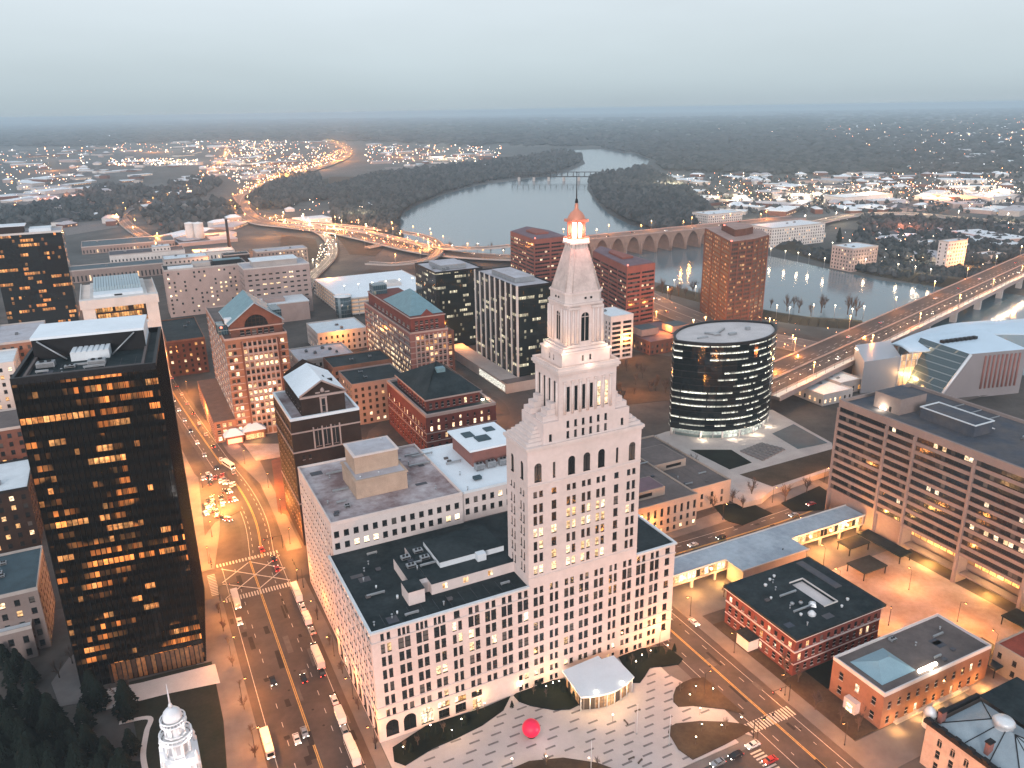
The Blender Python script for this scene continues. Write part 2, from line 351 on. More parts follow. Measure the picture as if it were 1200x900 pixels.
class Bld:
    """one building: root Empty at its front left ground corner, walls with real window recesses"""
    def __init__(s, name, label, cat, x, y, rz=0., group=None, frame='metal_dark', z=0.):
        s.root = thing(name, label, cat, (x, y, z), rz, group); s.wins = []; s.frame = frame; s.x, s.y, s.z = x, y, z
    def facade(s, mb, face, a, b, plane, z0, z1, ops, mi=0, rec=.3):
        """wall from a to b along the face at 'plane' with openings (uc, w, zb, h, arch, panes, panemat)"""
        t, n, th = FACES[face]
        def P(u, v, d=0.):
            if t[0]: return (u, plane-n[1]*d, v)
            return (plane-n[0]*d, u, v)
        rects = [(o[0]-o[1]/2, o[0]+o[1]/2, o[2], o[2]+o[3]) for o in ops if o[0]-o[1]/2 > a and o[0]+o[1]/2 < b and o[2]+o[3] < z1 and o[2] >= z0]
        ops = [o for o in ops if o[0]-o[1]/2 > a and o[0]+o[1]/2 < b and o[2]+o[3] < z1 and o[2] >= z0]
        rows = {}
        for r, o in zip(rects, ops): rows.setdefault((round(r[2], 3), round(r[3], 3)), []).append(r)
        # wall in horizontal strips: between every pair of levels, the solid spans
        zs = sorted(set([z0, z1]+[k[0] for k in rows]+[k[1] for k in rows]))
        for q in range(len(zs)-1):
            lo, hi = zs[q], zs[q+1]
            if hi-lo < 1e-4: continue
            mid = (lo+hi)/2; cut = sorted((r[0], r[1]) for r in rects if r[2] < mid < r[3])
            u = a
            for c0, c1 in cut:
                if c0 > u+1e-4: mb.poly([P(u, lo), P(c0, lo), P(c0, hi), P(u, hi)], mi)
                u = max(u, c1)
            if b > u+1e-4: mb.poly([P(u, lo), P(b, lo), P(b, hi), P(u, hi)], mi)
        for r, o in zip(rects, ops):
            u0, u1, v0, v1 = r
            mb.poly([P(u0, v0), P(u1, v0), P(u1, v0, rec), P(u0, v0, rec)], mi)
            mb.poly([P(u0, v1), P(u1, v1), P(u1, v1, rec), P(u0, v1, rec)], mi)
            mb.poly([P(u0, v0), P(u0, v1), P(u0, v1, rec), P(u0, v0, rec)], mi)
            mb.poly([P(u1, v0), P(u1, v1), P(u1, v1, rec), P(u1, v0, rec)], mi)
            if o[4]:
                k = 8; rr = o[1]/2; zc = v1-rr
                arc = [(o[0]+rr*math.cos(math.pi*i/k), zc+rr*math.sin(math.pi*i/k)) for i in range(k+1)]
                mb.poly([P(u1, v1)]+[P(p[0], p[1]) for p in reversed(arc[:k//2+1])], mi)
                mb.poly([P(u0, v1)]+[P(p[0], p[1]) for p in arc[k//2:]], mi)
            c = P(o[0], v0); s.wins.append((c, th, o[1], o[3], o[4], o[5], o[6], s.frame))
    def windows(s, limit=100, name='window'):
        rz = s.root.rotation_euler.z
        def dist(wn):
            x, y, z = wn[0]; X = s.x+x*math.cos(rz)-y*math.sin(rz); Y = s.y+x*math.sin(rz)+y*math.cos(rz)
            return math.sqrt(X*X+Y*Y+(CH-z)**2)/math.sqrt(max(.1, wn[2]*wn[3]))
        ws = sorted(s.wins, key=dist)
        for c, th, w_, h_, ar, npn, pm, fm in ws[:limit]:
            o = bpy.data.objects.new(name, win_mesh(w_, h_, ar, npn, pm, fm)); COL.objects.link(o)
            o.parent = s.root; o.location = c; o.rotation_euler = (0, 0, th)
        rest = ws[limit:]
        if rest:
            mb = MB(); mats = []
            for c, th, w_, h_, ar, npn, pm, fm in rest:
                for q in (pm, fm):
                    if q not in mats: mats.append(q)
                wm = win_mb(w_, h_, ar, npn); wm.m = [mats.index(pm) if i == 0 else mats.index(fm) for i in wm.m]
                mb.add(wm, Matrix.Translation(c) @ Matrix.Rotation(th, 4, 'Z'))
            mb.build(name, mats, s.root, kind='stuff')
        s.wins = []
def grid(c0, pitch, n, w, z0, zp, rows, h, pm, arch=False, npan=1, skip=()):
    out = []
    for r in range(rows):
        for i in range(n):
            if (i, r) in skip: continue
            m = pm(i, r) if callable(pm) else pm
            out.append((c0+i*pitch, w, z0+r*zp, h, arch, npan, m))
    return out
def roof_slab(root, W, D, z, mats, name='roof', par=.9, t=.35, x0=0, y0=0, parmat=1, rise=.0):
    """roof deck with a parapet round it"""
    mb = MB(); mb.poly([(x0+t, y0+t, z), (x0+W-t, y0+t, z), (x0+W-t, y0+D-t, z), (x0+t, y0+D-t, z)], 0)
    e = .05
    for (a, b, c, d) in ((x0-e, y0-e, x0+W+e, y0+t), (x0-e, y0+D-t, x0+W+e, y0+D+e), (x0-e, y0+t, x0+t, y0+D-t), (x0+W-t, y0+t, x0+W+e, y0+D-t)):
        mb.box(a, b, z-.4, c, d, z+par, 1)
    return mb.build(name, mats, root)
def rooftop_unit(root, x, y, z, w_=3., d_=2., h_=1.6, name='air_handler'):
    mb = MB(); mb.box(x, y, z+.25, x+w_, y+d_, z+h_, 0); mb.box(x+.3, y+.3, z, x+.6, y+d_-.3, z+.25, 1); mb.box(x+w_-.6, y+.3, z, x+w_-.3, y+d_-.3, z+.25, 1)
    mb.cyl(x+w_*.3, y+d_/2, z+h_, z+h_+.3, min(w_, d_)*.22, n=10, mi=1); mb.cyl(x+w_*.7, y+d_/2, z+h_, z+h_+.3, min(w_, d_)*.22, n=10, mi=1)
    for k in range(4): mb.box(x+.2, y-.04, z+.4+k*(h_-.6)/4, x+w_-.2, y, z+.5+k*(h_-.6)/4, 1)
    return mb.build(name, ['metal_grey', 'metal_dark'], root)
def vent_cap(root, x, y, z, r=.5, h=.9, m='metal_white'):
    mb = MB(); mb.lathe(x, y, [(r*.7, z), (r*.7, z+h*.6), (r, z+h*.6), (r*.85, z+h), (0, z+h*1.15)], 10)
    return mb.build('roof_vent', [m], root)
def hip(mb, x0, y0, x1, y1, z, zr, over=.0, ridge=.3, mi=0, axis='x'):
    x0 -= over; y0 -= over; x1 += over; y1 += over; cx = (x0+x1)/2; cy_ = (y0+y1)/2
    if axis == 'x': a = ((x0+(y1-y0)*ridge, cy_, zr), (x1-(y1-y0)*ridge, cy_, zr))
    else: a = ((cx, y0+(x1-x0)*ridge, zr), (cx, y1-(x1-x0)*ridge, zr))
    A, B, C_, D = (x0, y0, z), (x1, y0, z), (x1, y1, z), (x0, y1, z)
    if axis == 'x':
        mb.poly([A, B, a[1], a[0]], mi); mb.poly([B, C_, a[1]], mi); mb.poly([C_, D, a[0], a[1]], mi); mb.poly([D, A, a[0]], mi)
    else:
        mb.poly([A, B, a[0]], mi); mb.poly([B, C_, a[1], a[0]], mi); mb.poly([C_, D, a[1]], mi); mb.poly([D, A, a[0], a[1]], mi)
def sheet(name, pts, z, m, kind='structure', **kw):
    mb = MB(); mb.poly([(p[0], p[1], z) for p in pts]); return mb.build(name, [m], kind=kind, **kw)
def slab(name, pts, z0, z1, m, kind='structure', **kw):
    a = sum(pts[i][0]*pts[(i+1) % len(pts)][1]-pts[(i+1) % len(pts)][0]*pts[i][1] for i in range(len(pts)))
    if a < 0: pts = pts[::-1]
    mb = MB(); mb.prism(pts, z0, z1); return mb.build(name, [m], kind=kind, **kw)
def smooth_path(pts, k=6):
    out = []
    P_ = [Vector(p) for p in pts]; P_ = [P_[0]*2-P_[1]]+P_+[P_[-1]*2-P_[-2]]
    for i in range(1, len(P_)-2):
        for j in range(k):
            t = j/k; a, b, c, d = P_[i-1:i+3]
            out.append(.5*((2*b)+(-a+c)*t+(2*a-5*b+4*c-d)*t*t+(-a+3*b-3*c+d)*t*t*t))
    out.append(P_[-2]); return out
def ribbon(mb, path, wd, mi=0, thick=0., off=0., lip=0.):
    """road ribbon along 3-D points; thick gives a deck with sides"""
    L_, R_ = [], []
    for i, p in enumerate(path):
        d = (path[min(i+1, len(path)-1)]-path[max(i-1, 0)]); d.z = 0; d.normalize(); nn = Vector((-d.y, d.x, 0))
        L_.append(p+nn*(off+wd/2)); R_.append(p+nn*(off-wd/2))
    for i in range(len(path)-1):
        mb.poly([R_[i], R_[i+1], L_[i+1], L_[i]], mi)
        if thick:
            dn = Vector((0, 0, -thick)); up = Vector((0, 0, lip))
            mb.poly([L_[i]+up, L_[i+1]+up, L_[i+1]+dn, L_[i]+dn], mi+1); mb.poly([R_[i+1]+up, R_[i]+up, R_[i]+dn, R_[i+1]+dn], mi+1)
            mb.poly([L_[i]+dn, L_[i+1]+dn, R_[i+1]+dn, R_[i]+dn], mi+1)
mat('gilded', (.60, .25, .17), .45, .2, .5, metal=.2); mat('brick_tanlight', (.46, .33, .25), .85, .2, .2, fine=2)
# ------------------------------------------------------------------ the stone tower building
def stone_tower():
    X0, Y0 = 47.5, 190.5                    # front left corner
    B = Bld('stone_tower_building', 'tall pale pink stone tower with pointed spire and lit lantern, dark roofed wings', 'building', X0, Y0)
    W = 107.5; RZ = 38.9
    rnd = random.Random(3)
    cols = [4.2+5.58*i for i in range(19)]
    narrow = {0, 4, 10, 14}
    ops = []
    def pm(p): return lambda: 'win_lit' if rnd.random() < p else 'win'
    for i, c in enumerate(cols):
        ww = 1.25 if i in narrow else 1.55; gap = .95 if i in narrow else 1.05
        def pair(z, h, arch=False, p=.02, k=1.):
            for s in (-1, 1): ops.append((c+s*gap, ww*k, z, h, False, 1, 'win_lit' if rnd.random() < p else ('win_some' if rnd.random() < .12 else 'win')))
        if i == 18:
            for z in (36, 31.6, 27.2, 22.6, 18, 13.4, 9.2, 5.2): ops.append((c-.3, 1.9, z, 2.6 if z < 36 else 2.1, False, 1, 'win'))
            continue
        # attic
        if i in (1, 2, 3) : [ops.append((c+s*1.35, .95, 35.9, 2.3, False, 1, 'win')) for s in (-1, 0, 1)]
        elif i == 4: ops.append((c, 1.9, 35.9, 2.4, False, 1, 'win'))
        else: pair(35.9, 2.2, p=.0, k=.85)
        if i in narrow or i in (9, 10, 11, 12, 13): pair(31.5, 3.0)
        else:
            for s in (-1, 1): ops.append((c+s*1.02, 1.75, 31.3, 3.55, False, 1, 'win'))
        for z in (27.1, 22.5, 17.8, 13.2): pair(z, 3.0 if i not in (9, 10, 11, 12, 13) else 2.7, p=.05)
        pair(9.1, 2.2, k=.9)
        if i <= 2: ops.append((c, 4.0, 1.6, 5.6, True, 2, 'win_some'))
        elif i <= 4: ops.append((c, 3.8, 5.2, 2.0, False, 3, 'win_warm')); ops.append((c, 3.6, 1.2, 3.1, False, 3, 'win'))
        elif i == 5: ops.append((c, 3.6, 5.0, 2.0, False, 3, 'win')); ops.append((c, 3.0, .2, 3.6, False, 2, 'win_warm'))
        elif i in (6, 7): pass
        else: pair(5.1, 1.9, p=.12, k=.9); pair(1.2, 1.8, p=.15, k=.9)
    mb = MB(); B.facade(mb, 'S', 0, W, 0, 0, RZ, ops)
    # left side, along the avenue
    ops = []
    for j in range(8):
        c = 3.6+5.6*j
        for z, h in ((36, 2.1), (31.6, 3.), (27.1, 2.8), (22.5, 2.8), (17.8, 2.8), (13.2, 2.8), (9.1, 2.2)):
            for s in (-1, 1): ops.append((c+s, 1.4, z, h, False, 1, 'win_some' if rnd.random() < .2 else 'win'))
        ops.append((c, 3.8, 1.4, 5.8, True, 2, 'win_some'))
    B.facade(mb, 'W', 0, 47.5, 0, 0, RZ, ops)
    mb.poly([(W, 0, 0), (W, 47.5, 0), (W, 47.5, RZ), (W, 0, RZ)]); mb.poly([(0, 47.5, 0), (W, 47.5, 0), (W, 47.5, RZ), (0, 47.5, RZ)])
    mb.build('wall', ['stone'], B.root)
    mb = MB()                                # eaves gutter, belt courses, plinth
    for (a, b) in ((-.45, 51.0), (91.6, W+.45)):
        mb.box(a, -.5, RZ-.05, b, .45, RZ+.55, 0)
    mb.box(-.5, .45, RZ-.05, .4, 47.5, RZ+.55, 0); mb.box(W-.4, .45, RZ-.05, W+.5, 47.5, RZ+.55, 0)
    mb.split('cornice', ['metal_white'], B.root)
    mb = MB()
    for z, d in ((35.25, .28), (12.35, .22), (8.5, .3)):
        mb.box(-d, -d, z, 50.9, -.002, z+.4, 0); mb.box(-d, 0, z, -.002, 47.5, z+.4, 0); mb.box(91.4, -d, z, W+d, -.002, z+.4, 0)
    mb.box(50.9, -.25, 41.6, 91.4, -.002, 42.0, 0); mb.box(50.9, -.3, 73.2, 91.4, -.002, 73.7, 0)
    mb.split('belt_course', ['stone_trim'], B.root)
    mb = MB(); mb.poly([(0.4, .4, RZ+.1), (W-.4, .4, RZ+.1), (W-.4, 47.5, RZ+.1), (.4, 47.5, RZ+.1)]); mb.build('roof', ['roof_dark'], B.root)
    # blocks on the dark roof
    z = RZ+.1
    mb = MB(); hA = 3.6
    mb.box(22.6, 10.2, z, 51.0, 17.5, z+hA, 0); mb.box(17.0, 12.4, z, 22.6, 30, z+hA, 0)
    mb.box(22.6, 17.5, z, 51.0, 35, z+hA, 0); mb.box(14.4, 8.0, z, 19.6, 14.6, z+4.6, 0)
    mb.build('roof_storey', ['stone'], B.root)
    mb = MB(); mb.box(22.7, 10.3, z+hA, 50.9, 34.9, z+hA+.15); mb.box(17.1, 14.7, z+hA, 22.6, 29.9, z+hA+.15); mb.box(14.3, 7.9, z+4.6, 19.7, 14.7, z+4.75)
    mb.build('upper_roof', ['roof_dark'], B.root)
    mb = MB(); mb.box(28.5, 17.6, z+hA+.15, 50.9, 33, z+hA+2.2, 0); mb.poly([(28.2, 17.3, z+hA+2.25), (50.9, 17.3, z+hA+2.25), (50.9, 33.3, z+hA+2.25), (28.2, 33.3, z+hA+2.25)], 1)
    mb.box(40.5, 15.2, z+hA+.15, 43.5, 17.55, z+hA+2.6, 0)
    mb.build('penthouse', ['roof_white', 'roof_dark'], B.root)
    mb = MB()
    for x, y in ((10, 6), (8.5, 22), (34, 12), (46, 12.5), (36, 40)): mb.cyl(x, y, z, z+.9, .3, n=8)
    mb.cyl(12.6, 13.5, z, z+1.1, .4, n=8); mb.split('roof_vent', ['metal_white'], B.root)
    for x, y in ((24.5, 24), (19, 27), (24, 29), (19, 21.5)): rooftop_unit(B.root, x, y, z+hA+.15, 3, 2, 1.1)
    for x, wd in ((34, 1.6), (42.5, 1.6), (27, 1.5)):
        mb = MB(); mb.box(x-wd/2, 10.05, z+1.2, x-.06, 10.19, z+2.9); mb.box(x+.06, 10.05, z+1.2, x+wd/2, 10.19, z+2.9); mb.build('window', ['win_warm'], B.root)
    # ---- tower shaft
    tx0, tx1, ty0, ty1 = 50.9, 91.4, -.0, 14.2
    tc_ = [54.4, 59.9, 66.0, 71.4, 76.7, 82.5, 88.1]
    lit_rows = {2: (.1, .3, .9, .9, .9, .5, .5), 3: (.6, .6, .8, .9, .8, .5, .1), 4: (.7, .8, .2, .3, .1, 0, 0), 5: (.1, .8, .6, .8, .6, .0, .0), 6: (.8, .6, .9, .9, .9, 0, 0)}
    zr = [71.4, 67.2, 63.1, 58.8, 54.4, 50.1, 45.8]
    ops = []; opsW = []
    for r, zt in enumerate(zr):
        h = 1.9 if r == 0 else 2.8
        for i, c in enumerate(tc_):
            pr = lit_rows.get(r, (0.02,)*7)[i]
            if i in (1, 5): ops.append((c, 1.7, zt-h, h, False, 1, 'win_lit' if rnd.random() < pr else 'win'))
            else:
                for s in (-1, 1): ops.append((c+s*1.0, 1.3, zt-h, h, False, 1, 'win_lit' if rnd.random() < pr else 'win'))
        for c in (3.8, 10.2):
            for s in (-1, 1): opsW.append((c+s*.95, 1.1, zt-h, h, False, 1, 'win_some' if rnd.random() < .1 else 'win'))
    for i, c in enumerate(tc_):
        if i in (1, 5): ops.append((c, .9, 74.9, 5.0, False, 1, 'win'))
        else: ops.append((c, 2.5, 74.6, 6.0, True, 1, 'win'))
    for c in (3.8, 10.2): opsW.append((c, 2.0, 74.8, 5.8, True, 1, 'win'))
    mb = MB(); B.facade(mb, 'S', tx0, tx1, -.06, RZ, 85.2, ops); B.facade(mb, 'W', -.06, ty1, tx0, RZ, 85.2, opsW)
    B.facade(mb, 'E', -.06, ty1, tx1, RZ, 85.2, opsW)
    mb.poly([(tx0, ty1, RZ), (tx1, ty1, RZ), (tx1, ty1, 85.2), (tx0, ty1, 85.2)])
    mb.build('tower_wall', ['stone'], B.root)
    mb = MB()                                # main cornice and the stepped stone roofs of the corner bays
    mb.box(tx0-.7, -.75, 85.2, tx1+.7, ty1+.7, 86.1); mb.box(tx0-.35, -.4, 84.6, tx1+.35, ty1+.35, 85.2)
    for k in range(5):
        f = k*1.05
        mb.box(tx0+.1+f, .6+f*.75, 86.1+k*.95, 56.6, ty1-.4-f*.75, 87.05+k*.95); mb.box(86.0, .6+f*.75, 86.1+k*.95, tx1-.1-f, ty1-.4-f*.75, 87.05+k*.95)
    mb.build('stepped_roof', ['stone_trim'], B.root)
    # mid block with its two shoulder wings
    ops = []
    for k in range(6):
        c = 71.2-6.65+2.66*k
        ops.append((c, 1.0, 86.8, 2.2, False, 1, 'win')); ops.append((c, 1.0, 90.2, 2.1, False, 1, 'win'))
    ops += [(58.6, 1.0, 86.9, 2.2, False, 1, 'win'), (83.9, 1.0, 87.4, 2.2, False, 1, 'win')]
    mb = MB(); B.facade(mb, 'S', 56.2, 86.4, -.12, 86.1, 92.9, ops)
    B.facade(mb, 'W', .2, 13.8, 56.2, 86.1, 92.9, [(c, .9, 88.4, 2.0, False, 1, 'win') for c in (4, 7, 10)])
    B.facade(mb, 'E', .2, 13.8, 86.4, 86.1, 92.9, [(c, .9, 88.4, 2.0, False, 1, 'win') for c in (4, 7, 10)])
    mb.poly([(56.2, 13.8, 86.1), (86.4, 13.8, 86.1), (86.4, 13.8, 92.9), (56.2, 13.8, 92.9)])
    mb.poly([(56.2, -.1, 92.9), (86.4, -.1, 92.9), (86.4, 13.8, 92.9), (56.2, 13.8, 92.9)])
    mb.poly([(56.2, -.12, 86.1), (56.2, .2, 86.1), (56.2, .2, 92.9), (56.2, -.12, 92.9)])
    for x0, x1, st in ((56.6, 61.4, 1), (81.2, 86.0, -1)):      # shoulders stepping up to the shaft
        for k in range(3):
            a = x0+(k*1.5 if st > 0 else 0); b = x1-(0 if st > 0 else k*1.5)
            mb.box(a, .9+k*.3, 92.9+k*1.7, b, 5.2-k*.3, 94.6+k*1.7)
            mb.box(a, 8.8+k*.3, 92.9+k*1.7, b, 13.2-k*.3, 94.6+k*1.7)
    mb.build('shoulder_block', ['stone'], B.root)
    mb = MB()
    # tall colonnaded block
    ux0, ux1, uy0, uy1 = 61.4, 81.2, -.18, 14.6
    ops = [(71.2-6.65+2.66*k, 1.15, 95.4, 7.6, False, 1, 'win_warm' if k in (4, 5) else 'win_some') for k in range(6)]
    mb = MB(); B.facade(mb, 'S', ux0, ux1, uy0, 92.9, 107.6, ops, rec=.9)
    B.facade(mb, 'W', uy0, uy1, ux0, 92.9, 107.6, [(2.5+3.1*k, 1.5, 94.5, 10.2, True, 1, 'win') for k in range(4)], rec=.9)
    B.facade(mb, 'E', uy0, uy1, ux1, 92.9, 107.6, [(2.5+3.1*k, 1.5, 94.5, 10.2, True, 1, 'win') for k in range(4)], rec=.9)
    mb.poly([(ux0, uy1, 92.9), (ux1, uy1, 92.9), (ux1, uy1, 107.6), (ux0, uy1, 107.6)])
    mb.build('upper_wall', ['stone'], B.root)
    mb = MB()
    for k in range(7):
        x = 71.2-7.98+2.66*k; mb.cyl(x, uy0-.12, 94.6, 104.2, .42, .38, 8); mb.box(x-.55, uy0-.6, 104.2, x+.55, uy0, 104.8)
    for k in range(5):
        y = .95+3.1*k; mb.cyl(ux0-.12, y, 94.2, 104.6, .45, .4, 8)
    mb.split('column', ['stone_trim'], B.root)
    mb = MB(); mb.box(ux0-.9, uy0-.9, 107.6, ux1+.9, uy1+.9, 108.4); mb.box(ux0-.5, uy0-.5, 106.9, ux1+.5, uy1+.5, 107.6)
    mb.box(ux0-.6, uy0-.6, 108.4, ux1+.6, uy0-.2, 109.3); mb.box(ux0-.6, uy0-.2, 108.4, ux0-.2, uy1+.6, 109.3); mb.box(ux1+.2, uy0-.2, 108.4, ux1+.6, uy1+.6, 109.3); mb.box(ux0-.2, uy1+.2, 108.4, ux1+.2, uy1+.6, 109.3)
    mb.build('upper_cornice', ['stone_trim'], B.root)
    # attic block
    mb = MB(); B.facade(mb, 'S', 63.0, 79.4, .9, 108.4, 112.6, [(70.0, .7, 110.1, 1.5, False, 1, 'win'), (72.6, .7, 110.1, 1.5, False, 1, 'win')])
    B.facade(mb, 'W', .9, 13.6, 63.0, 108.4, 112.6, [(6, .7, 110.1, 1.5, False, 1, 'win'), (8.4, .7, 110.1, 1.5, False, 1, 'win')])
    mb.poly([(79.4, .9, 108.4), (79.4, 13.6, 108.4), (79.4, 13.6, 112.6), (79.4, .9, 112.6)]); mb.poly([(63, 13.6, 108.4), (79.4, 13.6, 108.4), (79.4, 13.6, 112.6), (63, 13.6, 112.6)])
    mb.box(62.7, .6, 112.6, 79.7, 13.9, 113.1); mb.box(63.6, 1.4, 113.1, 78.8, 13.1, 113.9); mb.box(64.3, 1.8, 113.9, 78.1, 12.7, 114.4)
    mb.build('attic_block', ['stone'], B.root)
    # belfry: corner piers, paired columns, tall open arches, warm lit chamber
    cx, cy0 = 71.2, 7.4; hw, hd = 5.9, 5.6; z0, z1 = 114.4, 126.6
    ops = [(cx, 2.7, z0+1.2, 8.6, True, 1, 'win_some')]; B.frame = 'stone_trim'
    mb = MB(); B.facade(mb, 'S', cx-hw, cx+hw, cy0-hd, z0, z1, ops, rec=.8); B.facade(mb, 'W', cy0-hd, cy0+hd, cx-hw, z0, z1, [(cy0, 2.4, z0+1.2, 8.6, True, 1, 'win_some')], rec=.8)
    B.facade(mb, 'E', cy0-hd, cy0+hd, cx+hw, z0, z1, [(cy0, 2.4, z0+1.2, 8.6, True, 1, 'win_some')], rec=.8)
    mb.poly([(cx-hw, cy0+hd, z0), (cx+hw, cy0+hd, z0), (cx+hw, cy0+hd, z1), (cx-hw, cy0+hd, z1)])
    mb.build('belfry_wall', ['stone'], B.root); B.frame = 'metal_dark'
    mb = MB()
    for s in (-1, 1):
        for d in (2.6, 4.2, 5.5):
            mb.cyl(cx+s*d, cy0-hd-.25, z0+.6, z1-1.2, .38, .33, 8)
        mb.box(cx+s*3.9-2.0, cy0-hd-.7, z0, cx+s*3.9+2.0, cy0-hd, z0+.6); mb.box(cx+s*3.9-2.0, cy0-hd-.7, z1-1.2, cx+s*3.9+2.0, cy0-hd, z1-.5)
        for d in (2.6, 4.2, 5.3): mb.cyl(cx-hw-.25, cy0+s*d, z0+.6, z1-1.2, .38, .33, 8); mb.cyl(cx+hw+.25, cy0+s*d, z0+.6, z1-1.2, .38, .33, 8)
    mb.split('belfry_column', ['stone_trim'], B.root)
    def chamf(h1, h2, c): return [(cx-h1+c, cy0-h2), (cx+h1-c, cy0-h2), (cx+h1, cy0-h2+c), (cx+h1, cy0+h2-c), (cx+h1-c, cy0+h2), (cx-h1+c, cy0+h2), (cx-h1, cy0+h2-c), (cx-h1, cy0-h2+c)]
    mb = MB(); mb.prism(chamf(6.7, 6.4, 1.6), 126.6, 127.2); mb.prism(chamf(6.1, 5.8, 1.5), 127.2, 129.8); mb.prism(chamf(6.4, 6.1, 1.55), 129.8, 130.3)
    for x in (71.0, 72.9): mb.box(x-.3, cy0-6.02, 128.2, x+.3, cy0-5.81, 128.8, 1)
    for y in (6.6, 8.2): mb.box(cx-6.32, y-.25, 128.2, cx-6.11, y+.25, 128.8, 1)
    mb.build('entablature', ['stone_trim', 'win'], B.root)
    mb = MB(); b = chamf(5.9, 5.6, 1.5); t = chamf(2.35, 2.3, .6); n = 8
    for i in range(n):
        j = (i+1) % n; mb.poly([(*b[i], 130.3), (*b[j], 130.3), (*t[j], 143.4), (*t[i], 143.4)])
    for i in range(n): mb.tube((*b[i], 130.35), (*t[i], 143.4), .16, n=5)
    for k in range(1, 9):
        f = k/9; q = [(b[i][0]*(1-f)+t[i][0]*f, b[i][1]*(1-f)+t[i][1]*f) for i in range(n)]
    mb.build('spire', ['spire_slate'], B.root)
    mb = MB()
    for i in range(n):
        j = (i+1) % n
        for k in range(3):
            f = (k+.5)/3; x = t[i][0]*(1-f)+t[j][0]*f; y = t[i][1]*(1-f)+t[j][1]*f; dx, dy = x-cx, y-cy0; l = math.hypot(dx, dy)
            mb.box(x+dx/l*.25-.14, y+dy/l*.25-.14, 141.8, x+dx/l*.25+.14, y+dy/l*.25+.14, 143.5)
    mb.prism(chamf(3.2, 3.1, .8), 143.5, 144.0); mb.build('gallery', ['stone_trim'], B.root)
    mb = MB(); mb.prism(chamf(2.95, 2.9, .75), 144.0, 144.9); mb.build('light_band', ['band_light'], B.root)
    mb = MB(); mb.prism(chamf(3.1, 3.0, .8), 144.9, 145.2)
    for i in range(8):
        a = math.pi/8+i*math.pi/4; x, y = cx+2.35*math.cos(a), cy0+2.35*math.sin(a)
        mb.cyl(x, y, 145.2, 149.6, .26, n=8)
    mb.prism(chamf(2.85, 2.75, .7), 149.6, 150.3)
    mb.lathe(cx, cy0, [(2.6, 150.3), (2.4, 151), (1.7, 152.1), (.8, 152.8), (.5, 153.4), (.55, 154.2), (.25, 154.8), (0, 155)], 16)
    mb.build('lantern', ['gilded'], B.root)
    mb = MB(); mb.lathe(cx, cy0, [(0, 145.25), (1.5, 145.5), (1.6, 148.6), (1.0, 149.3), (0, 149.5)], 12); mb.build('beacon_lamp', ['beacon'], B.root)
    mb = MB(); mb.cyl(cx, cy0, 154.8, 155.9, .5, .3, 10); mb.cyl(cx, cy0, 155.9, 163.0, .17, .09, 8); mb.lathe(cx, cy0, [(0, 162.9), (.22, 163.1), (0, 163.4)], 8); mb.build('flagpole', ['metal_dark'], B.root)
    for q, (x, y, z, col, en, rr) in enumerate(((cx-3.6, cy0-4.0, 146.8, (1, .36, .26), 2000, .4), (cx+3.2, cy0-4.2, 146.8, (1, .40, .30), 2000, .4),  # these two are added outside the lantern to stand in for the beacon's glow
        (cx-8.2, cy0-8.5, 113.8, (1, .66, .42), 750, 1.1), (cx+8.0, cy0-8.5, 113.8, (1, .66, .42), 750, 1.1), (cx-9, cy0+3, 113.8, (1, .66, .42), 500, 1.1),
        (cx, cy0-9.5, 109.6, (1, .70, .52), 350, 1.2))):
        lamp_at('floodlight', x, y, z, col, en, rr, B.root)
    # ---- grey roofed rear block
    y0, z2 = 47.5, 50.4
    ops = [(3.3+3.35*i, 1.75, zz, 2.2, False, 1, 'win_lit' if (zz < 44 and i in (2, 3, 4, 12, 13)) else ('win_some' if rnd.random() < .3 else 'win')) for i in range(14) for zz in (41.0, 45.4)]
    mb = MB(); B.facade(mb, 'S', 1.6, 49.2, y0, RZ-.2, z2, ops)
    ops = [(y0+2.4+3.0*j, 1.35, 2.2+4.28*r, 2.4, False, 1, 'win_some' if rnd.random() < .45 else 'win') for j in range(16) for r in range(11)]
    B.facade(mb, 'W', y0, y0+50, 1.6, 0, z2, ops)
    mb.poly([(49.2, y0, 30), (49.2, y0+50, 30), (49.2, y0+50, z2), (49.2, y0, z2)]); mb.poly([(1.6, y0+50, 0), (49.2, y0+50, 0), (49.2, y0+50, z2), (1.6, y0+50, z2)])
    mb.build('rear_wall', ['limestone'], B.root)
    r_ = roof_slab(B.root, 47.6, 50, z2+.02, ['roof_stained', 'stone_trim'], 'rear_roof', .8, .45, 1.6, y0)
    mb = MB(); mb.box(14.6, y0+14.0, z2, 33.6, y0+32.5, z2+6.6, 0); mb.box(14.2, y0+13.6, z2+6.6, 34.0, y0+32.9, z2+7.1, 0); mb.poly([(15.2, y0+14.6, z2+7.15), (33, y0+14.6, z2+7.15), (33, y0+31.9, z2+7.15), (15.2, y0+31.9, z2+7.15)], 1)
    mb.box(16.2, y0+19.5, z2+7.1, 32.4, y0+32.2, z2+13.6, 0); mb.box(15.8, y0+19.1, z2+13.6, 32.8, y0+32.6, z2+14.1, 2); mb.poly([(16.8, y0+20.1, z2+14.15), (31.8, y0+20.1, z2+14.15), (31.8, y0+31.6, z2+14.15), (16.8, y0+31.6, z2+14.15)], 1)
    mb.build('stair_penthouse', ['brick_tanlight', 'roof_grey', 'stone_trim'], B.root)
    for x, y in ((17, 17), (24, 16), (29.5, y0+30)): vent_cap(B.root, x, y0+16+(x-17)*.1 if y < 30 else y, z2+(7.2 if y < 30 else 14.2), .35, .5)
    rooftop_unit(B.root, 27, y0+33.5, z2+.1); rooftop_unit(B.root, 9, y0+9, z2+.1, 2, 1.5, 1)
